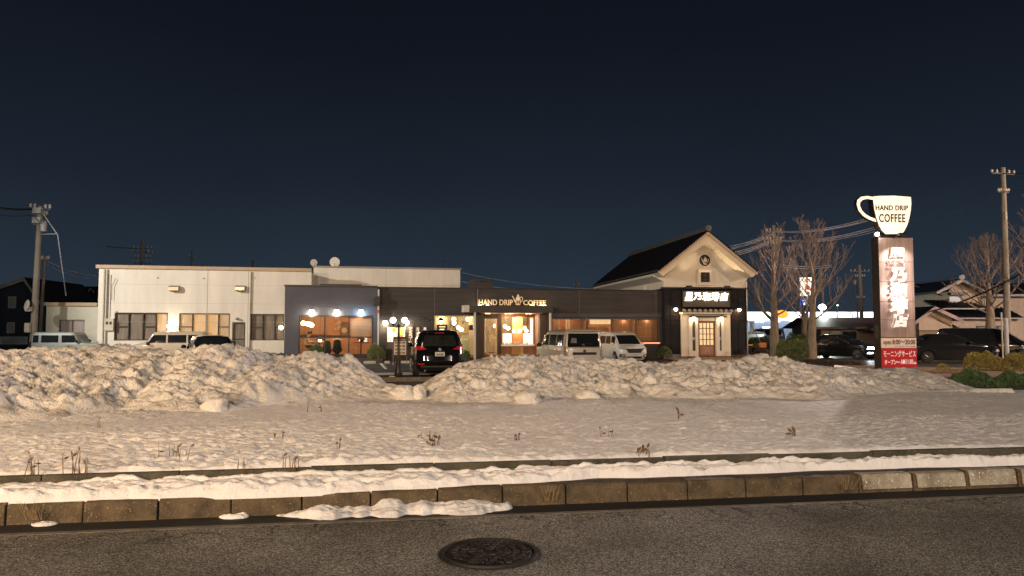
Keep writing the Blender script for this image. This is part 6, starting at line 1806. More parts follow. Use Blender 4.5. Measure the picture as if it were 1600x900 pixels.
def hedge(name, label, pa, pb, wd, h, mat, n, seed, size=.045, z=Z0, cat="hedge", group=None, wob=.12):
    """leafy mass between two ground points"""
    a, b = Vector((pa[0], pa[1], z)), Vector((pb[0], pb[1], z)); L = (b - a).length; rg = random.Random(seed)
    t = thing(name, label, cat, a, math.atan2(b.y - a.y, b.x - a.x), group)
    mb = MB()

    def fn(r_):
        u = r_.random() * L; side = r_.random()
        hh = h * (1 + wob * math.sin(u * 3.1 + seed) + wob * .8 * math.sin(u * 7.7 + seed * 2) + wob * .5 * math.sin(u * 17 + 1)); ends = min(1, u / .25, (L - u) / .25) ** .5 if L > .6 else math.sqrt(max(.02, 1 - (2 * u / L - 1) ** 2)) ; hh *= .35 + .65 * ends
        th = r_.random() * math.pi; rr = (1 - abs(r_.gauss(0, .13)))
        c_, s_ = math.cos(th), math.sin(th)
        e = lambda v_: math.copysign(abs(v_) ** .6, v_)
        return (u, e(c_) * wd / 2 * rr * (.5 + .5 * ends), e(s_) * hh * rr + .03)
    put_leaves(mb, n, size, fn, rg)
    mb.build("foliage", mat, t)
    mb = MB()
    for _ in range(max(6, int(L * 8))):
        u = rg.random() * L; mb.tube([(u, rg.uniform(-.2, .2) * wd, 0), (u + rg.uniform(-.1, .1), rg.uniform(-.3, .3) * wd, h * .8)], [.012, .006], 4)
    mb.build("stems", BARK, t)
    return t


def gp(px, py, z=Z0):
    q = G(px, py, z); return (q.x, q.y)


hedge("hedge", "trimmed dark green hedge between the two street trees", P(1213, 560, 42).xy, P(1269, 560, 41.3).xy, 1.2, 1.12, LM, 9000, 3, .05, wob=.05)
hedge("hedge", "low green hedge in front of the bright forecourt, behind the storehouse corner", P(1166, 545, 56).xy, P(1204, 545, 56).xy, 1.2, .95, LG, 3500, 5, .05)
hedge("hedge", "dark low hedge beside the slim tree behind the trimmed hedge", P(1228, 545, 50).xy, P(1268, 545, 50).xy, 1.0, 1.25, LG, 3500, 6, .05)
hedge("hedge", "yellow-green bushy hedge along the far pavement at the right edge", P(1508, 584, 29.5).xy, P(1640, 586, 28.5).xy, 1.1, .72, LY, 15000, 7, .035, wob=.14)
hedge("shrub", "low spreading green juniper at the edge of the snow, right of the bank", P(1488, 605, 20.8).xy, P(1560, 607, 20.4).xy, 1.0, .40, LC, 8000, 8, .028, z=.0, cat="shrub", wob=.2)
hedge("shrub", "second spreading green juniper at the right edge of the snow", P(1552, 606, 20.2).xy, P(1660, 610, 19.6).xy, 1.2, .33, LC, 9000, 12, .028, z=.0, cat="shrub", wob=.2)
hedge("shrub", "small twiggy bush right of the pylon foot", P(1466, 582, 27.5).xy, P(1482, 582, 27.5).xy, .5, .28, LY, 500, 13, .03, z=-.02, cat="shrub")
hedge("shrub", "dark green clipped bush below the left bay of the big window", CF.w(CF.hit(482, 550, -.8)[0], -.8, 0).xy, CF.w(CF.hit(506, 550, -.8)[0], -.8, 0).xy, .8, .72, LG, 3000, 14, .04, z=.05, cat="shrub", group="shrubs along the cafe")
hedge("shrub", "yellow-lit bushy shrub at the right end of the big window", CF.w(CF.hit(574, 550, -.8)[0], -.8, 0).xy, CF.w(CF.hit(602, 550, -.8)[0], -.8, 0).xy, .8, .74, LM, 3500, 15, .04, z=.05, cat="shrub", group="shrubs along the cafe")
hedge("shrub", "dark low leaves at the grey corner of the cafe above the snow", CF.w(CF.hit(416, 550, -.8)[0], -.8, 0).xy, CF.w(CF.hit(446, 550, -.8)[0], -.8, 0).xy, .6, .36, LG, 1500, 16, .04, z=.05, cat="shrub", group="shrubs along the cafe")
hedge("shrub", "spiky plant behind the black car, in front of the pale counter window", CF.w(CF.hit(722, 550, -.5)[0], -.5, 0).xy, CF.w(CF.hit(733, 550, -.5)[0], -.5, 0).xy, .5, .55, LG, 700, 17, .07, z=.0, cat="shrub", group="shrubs along the cafe")
hedge("shrub", "low leafy shrub at the foot of the storehouse left corner", KF.w(-.75, -.9, 0).xy, KF.w(.1, -.9, 0).xy, .6, .58, LM, 1400, 18, .05, z=-.05, cat="shrub", group="shrubs along the cafe")
# planter edge under the big window
mb = MB(); mb.box(sL + .3, sM + .25, -1.3, -.40, LOTZ, .08); pe_ = mb.build("planter_bed", M("dark_planter", (.06, .045, .035), .8, var=.4, bump=.4)); pe_.location = (CF.o.x, CF.o.y, 0); pe_.rotation_euler.z = CF.yaw; tag(pe_, "low dark planter bed running under the big cafe window", "planter")
# tufts of dead grass at the pylon
hedge("grass_tuft", "pale dry grass fringe on the verge right of the pylon", P(1440, 583, 27.3).xy, P(1500, 584, 27.0).xy, .4, .10, M("straw", (.32, .22, .13), .9), 700, 22, .04, z=-.06, cat="grass tuft")
hedge("grass_tuft", "dark leaf litter strip at the foot of the street trees", P(1268, 566, 39).xy, P(1330, 572, 35).xy, 1.2, .10, M("dead_leaves", (.07, .055, .035), .9), 2500, 23, .05, z=-.1, cat="grass tuft")

# verge at the right with concrete edge between the road and the snow
VG = M("pinkish_concrete_verge", (.32, .23, .17), .85, var=.25, vs=3, bump=.3)
a1_, b1_ = P(1290, 570, 31.5), P(1700, 590, 26.6)
tag(MB().prism_z([(P(1290, 1, 30.5).x, 30.5), (P(1436, 1, 24.5).x, 24.5), (27, 21.5), (30, 24.5), (P(1290, 1, 33.5).x, 33.5)], LOTZ - .05, -.02).build("verge", VG), kind='structure')
tag(MB().prism_z([(P(1437, 1, 24.48).x + .05, 24.47), (27, 21.47), (27, 21.3), (P(1437, 1, 24.3).x, 24.3)], -.2, .03).build("verge_kerb", M("dark_stone_edge", (.08, .065, .05), .85, var=.3, bump=.4)), kind='structure')
# road surface of the main road, lighter and wet
MRD = M("main_road_asphalt", (.11, .105, .10), .38, var=.25, vs=.5, bump=.1, bs=60)
tag(MB().prism_z([(P(1290, 1, 33.6).x, 33.6), (32, 24.6), (120, 30), (120, 52), (P(1210, 1, 50).x, 50), (P(1180, 1, 44).x + 1.2, 46)], -.4, LOTZ + .012).build("main_road", MRD), kind='structure')

# ---- parking lot furniture
LINE = M("worn_white_line", (.55, .53, .48), .7, var=.25, vs=8)
for px, d0_, d1_ in ((595, -7.2, -1.9), (660, -7.2, -1.9), (540, -7.2, -1.9)):
    s, _ = CF.hit(px, 575, -2.2)
    o = bx(s - .06, s + .06, d0_, d1_, LOTZ + .001, LOTZ + .006).build("parking_line", LINE); o.location = (CF.o.x, CF.o.y, 0); o.rotation_euler.z = CF.yaw; tag(o, kind='structure')
WS = M("pale_concrete_block", (.45, .40, .32), .85, var=.15, bump=.3)
for px0, px1, d, lb in ((568, 587, -2.0, "pale concrete wheel stop in front of the yellow-lit shrub"), (601, 609, -2.2, "pale concrete wheel stop left of the menu stand"), (627, 640, -2.2, "pale concrete wheel stop right of the menu stand")):
    s0, s1 = CF.hit(px0, 568, d)[0], CF.hit(px1, 568, d)[0]
    o = bx(s0, s1, d - .09, d + .09, LOTZ + .001, LOTZ + .13).build("wheel_stop", WS, bevel=.02); o.location = (CF.o.x, CF.o.y, 0); o.rotation_euler.z = CF.yaw; tag(o, lb, "wheel stop", "wheel stops in front of the cafe")
# melting white slush strip and lot kerb in the gap
p0 = P(560, 578, 29); p1 = P(660, 585, 27)
lk = bx(-5, 13, -.08, .08, -.3, LOTZ + .14).build("lot_kerb", M("old_concrete")); lk.location = (P(622, 593, 24.3).x, 24.35, 0); lk.rotation_euler.z = R(9); tag(lk, kind='structure')
rrs = np.linspace(0, 5.2, 90); tts = np.linspace(-1, 1, 22); RRm, TTm = np.meshgrid(rrs, tts)
wds = .42 * np.sin(np.clip(rrs / 5.2, .02, .98) * math.pi) ** .6 * (1 + .3 * fbm(rrs * 1.4, rrs * 0 + 2, 3))
Xs = P(560, 578, 30).x + RRm; Ys = 28.2 + RRm * .16 + TTm * wds * 1.6
Zs = LOTZ - .01 + .05 * np.sqrt(np.clip(1 - TTm ** 2, 0, 1)) * (1 + .4 * fbm(RRm * 3, TTm * 2, 3))
tag(grid_mesh("snow_patch", Xs, Ys, Zs, SNOW), "thin slushy snow strip on the parking lot left of the black car", "snow patch")

# ---- twin-globe lamp post
LY_ = 25.0; lp = P(622.5, 590, LY_); lk_ = LY_ / FPX
lt_ = thing("street_lamp", "ornate black lamp post with two glowing globes in the gap between the banks", "street lamp", (lp.x, lp.y, LOTZ), R(4))
zq = lambda py: CAMZ + (514 - py) * lk_ - LOTZ
MB().lathe([(.24, 0), (.24, .05), (.20, .08), (.15, .16), (.12, .3), (.095, .55), (.07, .60), (.062, .78), (.045, .82), (.036, 1.2), (.034, zq(510)), (.05, zq(509)), (.03, zq(506)), (.02, zq(502))], 16).build("pole", TRIMD, lt_, True)
mb = MB(); hs = (9.0) * lk_
for g in (-1, 1):
    mb.tube([(0, 0, zq(509)), (g * hs * .4, 0, zq(512)), (g * hs * .8, 0, zq(510.5)), (g * hs, 0, zq(506))], .016, 6)
    mb.tube([(g * .03, 0, zq(511.5)), (g * hs * .3, 0, zq(507.5)), (g * hs * .6, 0, zq(509))], .010, 5)
    mb.lathe([(.03, -.16), (.07, -.12), (.05, -.10)], 12, (g * hs, 0, zq(500)))
mb.tube([(0, 0, zq(503)), (0, 0, zq(499))], .02, 5)
mb.build("arms", TRIMD, lt_)
for g in (-1, 1):
    gl_ = MB().ball((0, 0, 0), .10, 18, 12).build("globe", glow("post_globe", (1, .86, .66), 9), lt_, True, loc=(g * hs, 0, zq(500.5)))
    MB().lathe([(.035, .10), (.03, .14), (.008, .20), (.004, .27)], 10).build("finial", TRIMD, gl_)
    lamp("post_light", (lp.x + g * hs, lp.y - .02, LOTZ + zq(500.5) + .30), 7, (1, .82, .6), .1)
bx(-.30, -.08, -.12, .12, 0, .15).build("base_block", WS, lt_)

# ---- bicycle / orange barrier clutter near the storehouse corner
bp0 = KF.w(KF.hit(1176, 556, -1.2)[0], -1.2, 0)
bi = thing("bicycle", "bicycle with an orange basket and saddle cover parked at the storehouse's right corner", "bicycle", (bp0.x, bp0.y, LOTZ), R(15))
FRM = M("dark_bike_frame", (.05, .04, .04), .4, .3); ORG = M("orange_fabric", (.60, .20, .04), .7, var=.4, vs=12, emit=(1, .3, .05), es=.03)
for x_ in (-.42, .50):
    wh = MB(); n = 26; pts = [(math.cos(2 * math.pi * k / n) * .31, 0, math.sin(2 * math.pi * k / n) * .31) for k in range(n + 1)]
    wh.tube(pts, .022, 6); o = wh.build("wheel", TYRE, bi, loc=(x_, 0, .33)); sp_ = MB()
    for k in range(9): sp_.tube([(0, 0, 0), (math.cos(k * .7) * .3, 0, math.sin(k * .7) * .3)], .004, 3)
    sp_.build("spokes", CHR, o)
mb = MB(); mb.tube([(-.42, 0, .33), (-.05, 0, .28), (.40, 0, .80)], .018, 6); mb.tube([(-.05, 0, .28), (-.16, 0, .78)], .018, 6); mb.tube([(-.16, 0, .70), (.38, 0, .74)], .016, 6); mb.tube([(-.42, 0, .33), (-.16, 0, .70)], .012, 6); mb.tube([(.50, 0, .33), (.37, 0, .92)], .018, 6)
mb.build("frame", FRM, bi); MB().tube([(.30, -.26, .98), (.37, -.1, .94), (.37, .1, .94), (.30, .26, .98)], .016, 6).build("handlebar", CHR, bi); bx(-.28, -.02, -.08, .08, .78, .86).build("saddle", ORG, bi, bevel=.03); bx(.45, .78, -.18, .18, .68, .95).build("basket", ORG, bi, bevel=.02)
mb = MB()
for zz_ in (.73, .80, .87): mb.box(.445, .785, -.185, .185, zz_, zz_ + .012)
mb.build("basket_bars", FRM, bi)

# ================================================================== utility poles, wires
PCON = M("pole_concrete", (.24, .215, .18), .85, var=.18, vs=2, bump=.2, bs=30); INS = M("porcelain", (.62, .6, .55), .35); STL = M("galvanised_steel", (.32, .32, .33), .5, .5, var=.2); WIRE = M("wire_steel_lit", (.55, .57, .62), .5, .2)
WIRED = M("dark_cable", (.02, .02, .022), .6)


def pole(name, label, pbot, ptop, Y, r0, arms=(), trans=None, group="utility poles", z=None):
    a = P(pbot[0], pbot[1], Y); b = P(ptop[0], ptop[1], Y); a = Vector((a.x, a.y, LOTZ if z is None else z))
    t = thing(name, label, "utility pole", a, 0, group); d = b - a
    MB().tube([(0, 0, 0), d * .5, d], [r0, r0 * .85, r0 * .68], 12).build("pole", PCON, t, True)
    for py, l, ro_ in arms:
        f = (P(ptop[0], py, Y).z - a.z) / d.z; c_ = d * f; l2 = l * Y / FPX; r1 = R(ro_)
        ux = Vector((math.cos(r1), math.sin(r1), 0)) * l2
        am = MB().tube([c_ - ux, c_ + ux], .05, 4).build("crossarm", STL, t)
        for k in (-1, -.55, .55, 1): MB().lathe([(.04, .04), (.07, .08), (.05, .13), (.07, .17), (.03, .24)], 8, tuple(c_ + ux * k)).build("insulator", INS, am)
    if trans:
        py, dx_ = trans; f = (P(ptop[0], py, Y).z - a.z) / d.z; c_ = d * f
        MB().lathe([(.02, -.26), (.15, -.25), (.155, .19), (.11, .23), (.02, .24)], 14, (c_.x + dx_, c_.y - .05, c_.z)).build("transformer", M("grey_can", (.30, .32, .32), .5), t, True)
    return t, d, a


t, d, a = pole("utility_pole", "tall leaning concrete utility pole at the far left with a satellite dish on it", (51, 540), (63, 322), 36, .165, ((326, 13, 25), (336, 9, 25), (351, 9, 60)), (354, .25))
f = (P(63, 366, 36).z - LOTZ) / d.z; c_ = d * f
MB().tube([c_, c_ + Vector((.85, 0, .02))], .03, 5).build("side_arm", STL, t)
f = (P(63, 477, 36).z - LOTZ) / d.z; c_ = d * f; dsh = MB().lathe([(.26, 0), (.2, .05), (.01, .08), (.005, .09), (.2, .065), (.265, .01)], 18, axis='y').build("dish", M("pale_dish"), t, True, loc=c_ + Vector((-.22, -.3, 0))); dsh.rotation_euler = (R(-10), 0, R(-35))
for py, w_, h_ in ((483, .26, .22), (512, .22, .45)):
    f = (P(63, py, 36).z - LOTZ) / d.z; c_ = d * f; bx(-w_ / 2 - .15, w_ / 2 - .15, -.32, -.16, -h_ / 2, h_ / 2).build("junction_box", M("cream_pipe"), t, loc=c_)
for py in (330, 345): 
    f = (P(63, py, 36).z - LOTZ) / d.z; c_ = d * f; bx(-.18, .22, -.3, -.12, -.14, .14).build("switch_box", M("grey_can"), t, loc=c_)
pole("utility_pole", "thinner grey utility pole behind the leaning one at the far left", (62, 530), (70, 402), 44, .11, ((406, 5, 30),))
pole("utility_pole", "tallest concrete utility pole at the right, in front of the tiled house", (1575, 540), (1567, 262), 45, .20, ((271, 20, 10), (300, 9, 10), (338, 5, 80), (345, 5, 80)))
t2, d2, a2 = pole("utility_pole", "utility pole rising inside the bare tree next to the storehouse", (1211, 545), (1209, 352), 50, .16, ((362, 10, -12), (375, 10, -12), (381, 6, 30)))
pole("utility_pole", "distant utility pole with transformer left of the pylon", (1347, 500), (1343, 414), 80, .22, ((424, 14, 0), (432, 7, 0), (466, 6, 0)), (441, -.6))
MB_ = None
pole("utility_pole", "distant utility pole crowded with insulators, left one above the cream roof", (221, 450), (223, 376), 75, .18, ((388, 13, 10), (394, 14, 40), (402, 12, 0), (411, 13, 15)), (392, .6))
pole("utility_pole", "distant slim utility pole with a transformer above the middle of the cream roof", (298, 450), (300, 391), 95, .16, ((402, 4, 0),), (407, -.55))
pole("utility_pole", "tiny distant utility pole tip above the cream roof left of the dishes", (394, 450), (395, 407), 130, .22, ((417, 5, 0), (421, 7, 0)))
pole("utility_pole", "tiny distant pole tip rising behind the taller cream roof block", (692, 450), (693, 409), 120, .14, ((414, 3, 0),))
pole("utility_pole", "tiny distant pole with white crossarms behind the cafe roof, left of the storehouse", (900, 470), (900, 437), 120, .18, ((443, 6, 0), (446, 4, 0)))
for px, py, Y, w_, hh, lb in ((1255, 470, 60, .14, 0, "grey steel sign post beside the slim tree, front one"),):
    pass


def wire(label, pts, r=.018, mat=WIRE, sag=.0, group="overhead wires"):
    """pts: (px,py,Y) end points; hangs with a slight sag"""
    A, B = P(*pts[0]), P(*pts[1]); n = 14; L = (B - A).length
    q = [A.lerp(B, i / n) - Vector((0, 0, sag * 4 * (i / n) * (1 - i / n))) for i in range(n + 1)]
    mb = MB().tube([v_ - A for v_ in q], r, 4); o = mb.build("overhead_wire", mat, loc=A)
    return tag(o, label, "overhead wire", group)


WG = "upper wire bundle by the storehouse"
for k, (ya, yb) in enumerate(((385, 363), (388, 364.5), (390, 366))): wire("upper wire running down behind the gable from the pole in the bare tree", ((1140, ya, 47), (1209, yb, 50)), .022, sag=.1, group="upper wires left of the pole in the bare tree")
for k, (ya, yb) in enumerate(((395, 375), (398, 377), (401, 379))): wire("lower wire running down behind the gable from the pole in the bare tree", ((1140, ya + .5, 47), (1205, yb, 50)), .022, sag=.1, group="lower wires left of the pole in the bare tree")
for k, (ya, yb) in enumerate(((361, 318), (362, 322), (362.5, 324))): wire("upper wire rising from the pole in the bare tree towards the cup sign", ((1210, ya, 50), (1420, yb, 36)), .020, sag=.45, group="upper wires right of the pole in the bare tree")
for k, (ya, yb) in enumerate(((374.5, 337), (375.5, 341), (376, 346))): wire("lower wire rising from the pole in the bare tree towards the pylon", ((1210, ya, 50), (1420, yb, 36)), .020, sag=.45, group="lower wires right of the pole in the bare tree")
for ya, yb in ((413, 414), (416, 417)): wire("one of two short bright wires behind the two street trees", ((1218, ya, 70), (1300, yb, 75)), .025, sag=.2, group="short wires between the street trees")
wire("long dark cable sagging from the right edge down to the left behind the house roof", ((1438, 490, 55), (1600, 425, 42)), .05, WIRED, .3)
wire("faint wire from the pole at the right running down left into the sky", ((1432, 345, 70), (1567, 300, 45)), .022, WIRED, .3)
wire("thin wire crossing between the pylon and the tallest pole", ((1432, 442, 60), (1567, 405, 45)), .015, WIRED, .3)
wire("second dark wire right of the tallest pole", ((1567, 300, 45), (1640, 286, 40)), .03, WIRED, .1)
wire("top wire leaving the picture right of the tallest pole", ((1567, 271, 45), (1660, 264, 38)), .03, WIRED, .1)
wire("black cable leaving the picture left of the leaning pole, upper", ((-20, 321, 33), (52, 326, 36)), .05, WIRED, .1, "cables left of the leaning pole")
wire("thin black cable leaving the picture left of the leaning pole, lower", ((-20, 334, 33), (56, 335, 36)), .015, WIRED, .1, "cables left of the leaning pole")
wire("cable dropping from the arm of the leaning pole to the low annex", ((90, 367, 36), (103, 462, 38)), .025, WIRE, .0)
wire("cable from the leaning pole top to its side arm", ((68, 335, 36), (90, 367, 36)), .02, WIRE, .0)
wire("upper of the two wires from the thin grey pole towards the cream building", ((71, 406, 44), (152, 431, 47)), .018, WIRE, .2, "wires right of the thin grey pole")
wire("lower of the two wires from the thin grey pole towards the cream building", ((71, 412, 44), (140, 434, 47)), .018, WIRE, .2, "wires right of the thin grey pole")
wire("wire behind the cafe roof running right from the cream block, upper", ((722, 426, 70), (935, 452, 60)), .022, WIRE, .3, "wires behind the cafe roof")
wire("wire behind the cafe roof running right from the cream block, lower", ((722, 440, 60), (850, 452, 55)), .022, WIRE, .2, "wires behind the cafe roof")
wire("wire from the distant insulator pole running left into the sky", ((166, 385, 80), (216, 388, 75)), .03, WIRED, .05)
wire("bright guy wire slanting behind the storehouse corner", ((1171, 503, 48), (1191, 540, 48)), .03, STL)

# ================================================================== background buildings and signs
def ridge_house(name, label, px0, px1, yb, ye, yr, Y, yaw, depth, wall, roofm, wins=(), cat="house", gable_front=True, over=.4, ridge_px=None, roof_off=.12, trim=None):
    """gable house; front face between photo columns px0..px1, eave row ye, ridge row yr"""
    F = Frame(P(px0, 514, Y).x, Y, yaw)
    w = F.hit(px1, 514)[0]; ze = F.hit((px0 + px1) / 2, ye)[1]; zr_ = F.hit((px0 + px1) / 2, yr)[1]
    t = thing(name, label, cat, (F.o.x, F.o.y, 0), F.yaw)
    if gable_front:
        xm = w / 2 if ridge_px is None else F.hit(ridge_px, 500)[0]
        MB().prism_y([(0, LOTZ), (w, LOTZ), (w, ze), (xm, zr_ - .05), (0, ze)], 0, depth).build("wall", wall, t)
        for sg_, ex in ((-1, -over), (1, w + over)):
            sl = (zr_ - ze) / max(.1, abs((0 if sg_ < 0 else w) - xm)); ezz = ze - sl * over
            pl_ = [(xm, zr_), (ex, ezz), (ex, ezz + roof_off), (xm, zr_ + roof_off)]
            if sg_ > 0: pl_ = pl_[::-1]
            MB().prism_y(pl_[::-1], -over, depth + over).build("roof", roofm, t)
            if trim:
                tp_ = [(xm, zr_ - .16), (ex, ezz - .16), (ex, ezz + roof_off - .02), (xm, zr_ + roof_off - .02)]
                if sg_ > 0: tp_ = tp_[::-1]
                MB().prism_y(tp_[::-1], -over - .05, -over - .002).build("bargeboard", trim, t)
    else:
        bx(0, w, 0, depth, LOTZ, ze).build("wall", wall, t)
        for sg_ in (0, 1):
            ya, yb2 = (-over, depth / 2) if sg_ == 0 else (depth + over, depth / 2)
            pl_ = [(ya, ze - .05), (yb2, zr_), (yb2, zr_ + roof_off), (ya, ze + roof_off - .05)]
            if sg_ == 0: pl_ = pl_[::-1]
            MB().prism_x(pl_, -over, w + over).build("roof", roofm, t)
        if trim: bx(-over, w + over, -over - .05, -over - .002, ze - .1, ze + roof_off - .03).build("gutter", trim, t)
        MB().prism_x([(0.0, ze - .05), (depth, ze - .05), (depth / 2, zr_ - .02)], .01, w - .01).build("gable", wall, t)
    for (a_, b_, y0, y1, mt) in wins:
        r_ = F.rect(a_, y0, b_, y1)
        o = bx(r_[0] - .07, r_[1] + .07, -.06, -.002, r_[2] - .07, r_[3] + .07).build("window", M("pale_window_frame", (.30, .30, .30), .5), t)
        bx(r_[0], r_[1], -.07, -.061, r_[2], r_[3]).build("pane", mt, o)
    return t, F


NAVY = M("dark_navy_siding", (.012, .020, .036), .6, var=.15); DKR = M("dark_slate_roof", (.010, .010, .014), .6, var=.2); WTR = M("pale_trim", (.24, .25, .25), .5)
PN = M("pale_curtained_pane", (.22, .23, .22), .5, var=.3); PDK = M("dark_window_pane", (.02, .025, .03), .2, var=.3); PB = glow("dim_lit_pane", (.62, .68, .72), .22, .4)
ridge_house("house", "dark navy two-storey house with pale gable trim at the left edge", -30, 57, 540, 460, 436, 52, 6, 8, NAVY, DKR, ((15, 24, 465, 480, PN), (13, 22, 505, 519, PN)), ridge_px=40, trim=WTR)
F2t, F2 = ridge_house("house", "long dark-roofed house behind the low annex with a small pale glass porch roof", 58, 152, 530, 470, 446, 62, 4, 7, M("dark_brown_wall", (.03, .03, .035), .7), DKR, ((84, 92, 472, 474, PB),), gable_front=False)
q = F2.rect(78, 455, 110, 472, -1.2)
mb = MB(); xm = (q[0] + q[1]) / 2
mb.tube([(q[0], -1.2, q[2] - .2), (xm - .2, -1.2, q[3]), (q[1] + .1, -1.2, q[2] + .15)], .06, 5); mb.tube([(q[0] + .5, -1.2, q[2] - .2), (xm - .2, -1.2, q[3] - .45), (q[1] - .5, -1.2, q[2] - .2)], .04, 5)
mb.build("porch_frame", M("pale_blue_steel", (.22, .28, .30), .4), F2t)
o = bx(F2.hit(107, 466)[0], F2.hit(152, 466)[0], -1.5, -1.2, F2.hit(130, 466)[1] - .06, F2.hit(130, 466)[1] + .06).build("awning", WTR, F2t)
s, z = F2.hit(143, 453, -.6); MB().tube([(s - .28, -.75, z - .25), (s, -.75, z + .15), (s + .28, -.75, z - .25)], .05, 4).build("roof_ornament", M("pale_window_frame"), F2t)
s, z = F2.hit(112, 447, -.6); MB().tube([(s, -.75, z - 1.4), (s, -.75, z)], .10, 8).build("flue", M("grey_can"), F2t)
# white railing at the far left
t = thing("fence", "pale low metal fence in front of the navy house", "fence", P(-20, 530, 44), R(4)); fz = P(0, 526, 44).z - P(0, 530, 44).z
mb = MB(); zt_ = P(0, 526, 44).z - P(-20, 530, 44).z; zb_ = P(0, 538, 44).z - P(-20, 530, 44).z
mb.box(0, 2.3, 0, .04, zt_ - .05, zt_); mb.box(0, 2.3, 0, .04, zb_, zb_ + .05)
for k in range(4): mb.box(k * .75, k * .75 + .05, .001, .039, zb_, zt_ - .05)
mb.build("rails", M("pale_blue_steel"), t); bx(0.05, 2.25, .01, .02, zb_ + .05, zt_ - .05).build("mesh_panel", M("mesh_grey", (.16, .19, .22), .6), t)
# small lights / tips on the left horizon
# ---- filling station with a bright white canopy
SY = 120.0; sk = SY / FPX
st = thing("filling_station", "far filling station with a long glowing white canopy and kiosk", "filling station", (P(1170, 514, SY).x, SY, 0), 0)
xs_ = lambda px: (px - 1170) * sk; zs_ = lambda py: CAMZ + (514 - py) * sk
WG_ = glow("white_canopy_light", (.86, .93, 1.0), 3.2); 
bx(xs_(1150), xs_(1385), 0, 12, zs_(500), zs_(487.5)).build("canopy", WG_, st)
bx(xs_(1150), xs_(1385), .2, 12, zs_(500.5) - .2, zs_(500) - .002).build("canopy_soffit", M("white_soffit", (.7, .7, .7), .5), st)
for px in (1180, 1262, 1345): bx(xs_(px), xs_(px) + .5, 2, 2.5, LOTZ, zs_(501)).build("canopy_post", M("white_soffit"), st)
bx(xs_(1150), xs_(1390), 13, 14, LOTZ, zs_(500)).build("rear_wall", M("blue_grey_wall", (.30, .38, .52), .6, var=.1), st)
bx(xs_(1214), xs_(1226), 4, 7, LOTZ, zs_(510)).build("kiosk", glow("kiosk_light", (.92, .96, 1.0), 2.0, .3), st)
bx(xs_(1222), xs_(1234), 3.5, 6, LOTZ, zs_(528)).build("display_wall", glow("kiosk_warm", (1.0, .93, .82), 2.0, .3), st)
mb = MB()
for px, py in ((1218, 536), (1221, 538), (1224, 534)): mb.box(xs_(px), xs_(px) + .6, 3.2, 3.45, zs_(541), zs_(py))
mb.build("blue_stock", M("blue_goods", (.05, .15, .55), .5), st)
bx(xs_(1200), xs_(1201.5), -2, -1.8, LOTZ, zs_(516)).build("banner_pole", glow("pale_yellow_banner", (1, .95, .6), .8), st)
bx(xs_(1246), xs_(1248), -2, -1.8, LOTZ, zs_(514)).build("banner_pole", M("white_soffit"), st)
q_ = MB().ball((0, 0, 0), 1.0, 20, 12, .7); q_.build("round_sign", glow("orange_round_sign", (1, .35, .04), 1.8, .3), st, True, loc=(xs_(1218), -1.2, zs_(491.5)))
for px, py, pw in ((1200, 503, 900), (1262, 503, 900), (1330, 503, 900)): lamp("canopy_light", (P(px, py, SY).x, SY + 5, zs_(504)), pw, (.9, .95, 1), .5)
for px, py in ((1190, 500), (1215, 500), (1240, 500)): MB().ball((0, 0, 0), .32, 10, 6, .5).build("canopy_downlight", glow("white_downlight", (.95, .98, 1), 12), st, True, loc=(xs_(px), -.1, zs_(py) - .2))
# sign post with two boards
GY = 85.0; gk = GY / FPX; g0 = P(1256, 514, GY)
gs = thing("pole_sign", "lit white roadside sign with orange and red marks above a small blue sign", "pole sign", (g0.x, GY, 0), R(3))
gx = lambda px: (px - 1256) * gk; gz = lambda py: CAMZ + (514 - py) * gk
for px in (1254.5, 1262): MB().tube([(gx(px), 0, LOTZ), (gx(px), 0, gz(434))], .16, 8).build("post", M("pale_steel_post", (.40, .40, .38), .4, .3), gs)
bd = bx(gx(1250), gx(1271.5), -.5, -.2, gz(462.5), gz(434)).build("sign_board", glow("white_sign_board", (1, .93, .80), 2.6), gs)
OR = glow("orange_mark", (1, .28, .02), 1.6); RD_ = glow("red_mark", (.75, .03, .02), 1.0)
mk = MB()
for a_, b_, c_, d_ in ((1255, 1258, 436, 441), (1258, 1265, 436, 438), (1259, 1261, 438, 442), (1263, 1265, 438, 442), (1257, 1266, 440, 441.5), (1266.5, 1268, 438, 446)): mk.box(gx(a_), gx(b_), -.54, -.505, gz(d_), gz(c_))
mk.build("orange_marks", OR, bd)
mk = MB()
for a_, b_, c_, d_ in ((1256, 1258.5, 447, 454), (1258.5, 1265, 449, 453), (1261, 1264, 446, 449), (1266, 1269, 444, 452)): mk.box(gx(a_), gx(b_), -.54, -.506, gz(d_), gz(c_))
mk.build("red_marks", RD_, bd)
mk = MB()
for a_, b_ in ((1258, 1260.5), (1261.5, 1264), (1265, 1267.5), (1268.3, 1270)): mk.box(gx(a_), gx(b_), -.54, -.506, gz(459.5), gz(457))
mk.build("dark_marks", M("grey_marks", (.2, .2, .25), .5), bd)
bb = bx(gx(1249.5), gx(1257.5), -.5, -.2, gz(477.5), gz(467.5)).build("blue_board", glow("blue_board", (.01, .10, .75), 1.6), gs)
bx(gx(1251), gx(1256), -.54, -.505, gz(471), gz(469.5)).build("white_marks", glow("sign_white", (.8, .95, 1), 2), bb); bx(gx(1251.5), gx(1255.5), -.54, -.506, gz(476.5), gz(472.5)).build("white_marks", glow("sign_white", (.8, .95, 1), 2), bb)
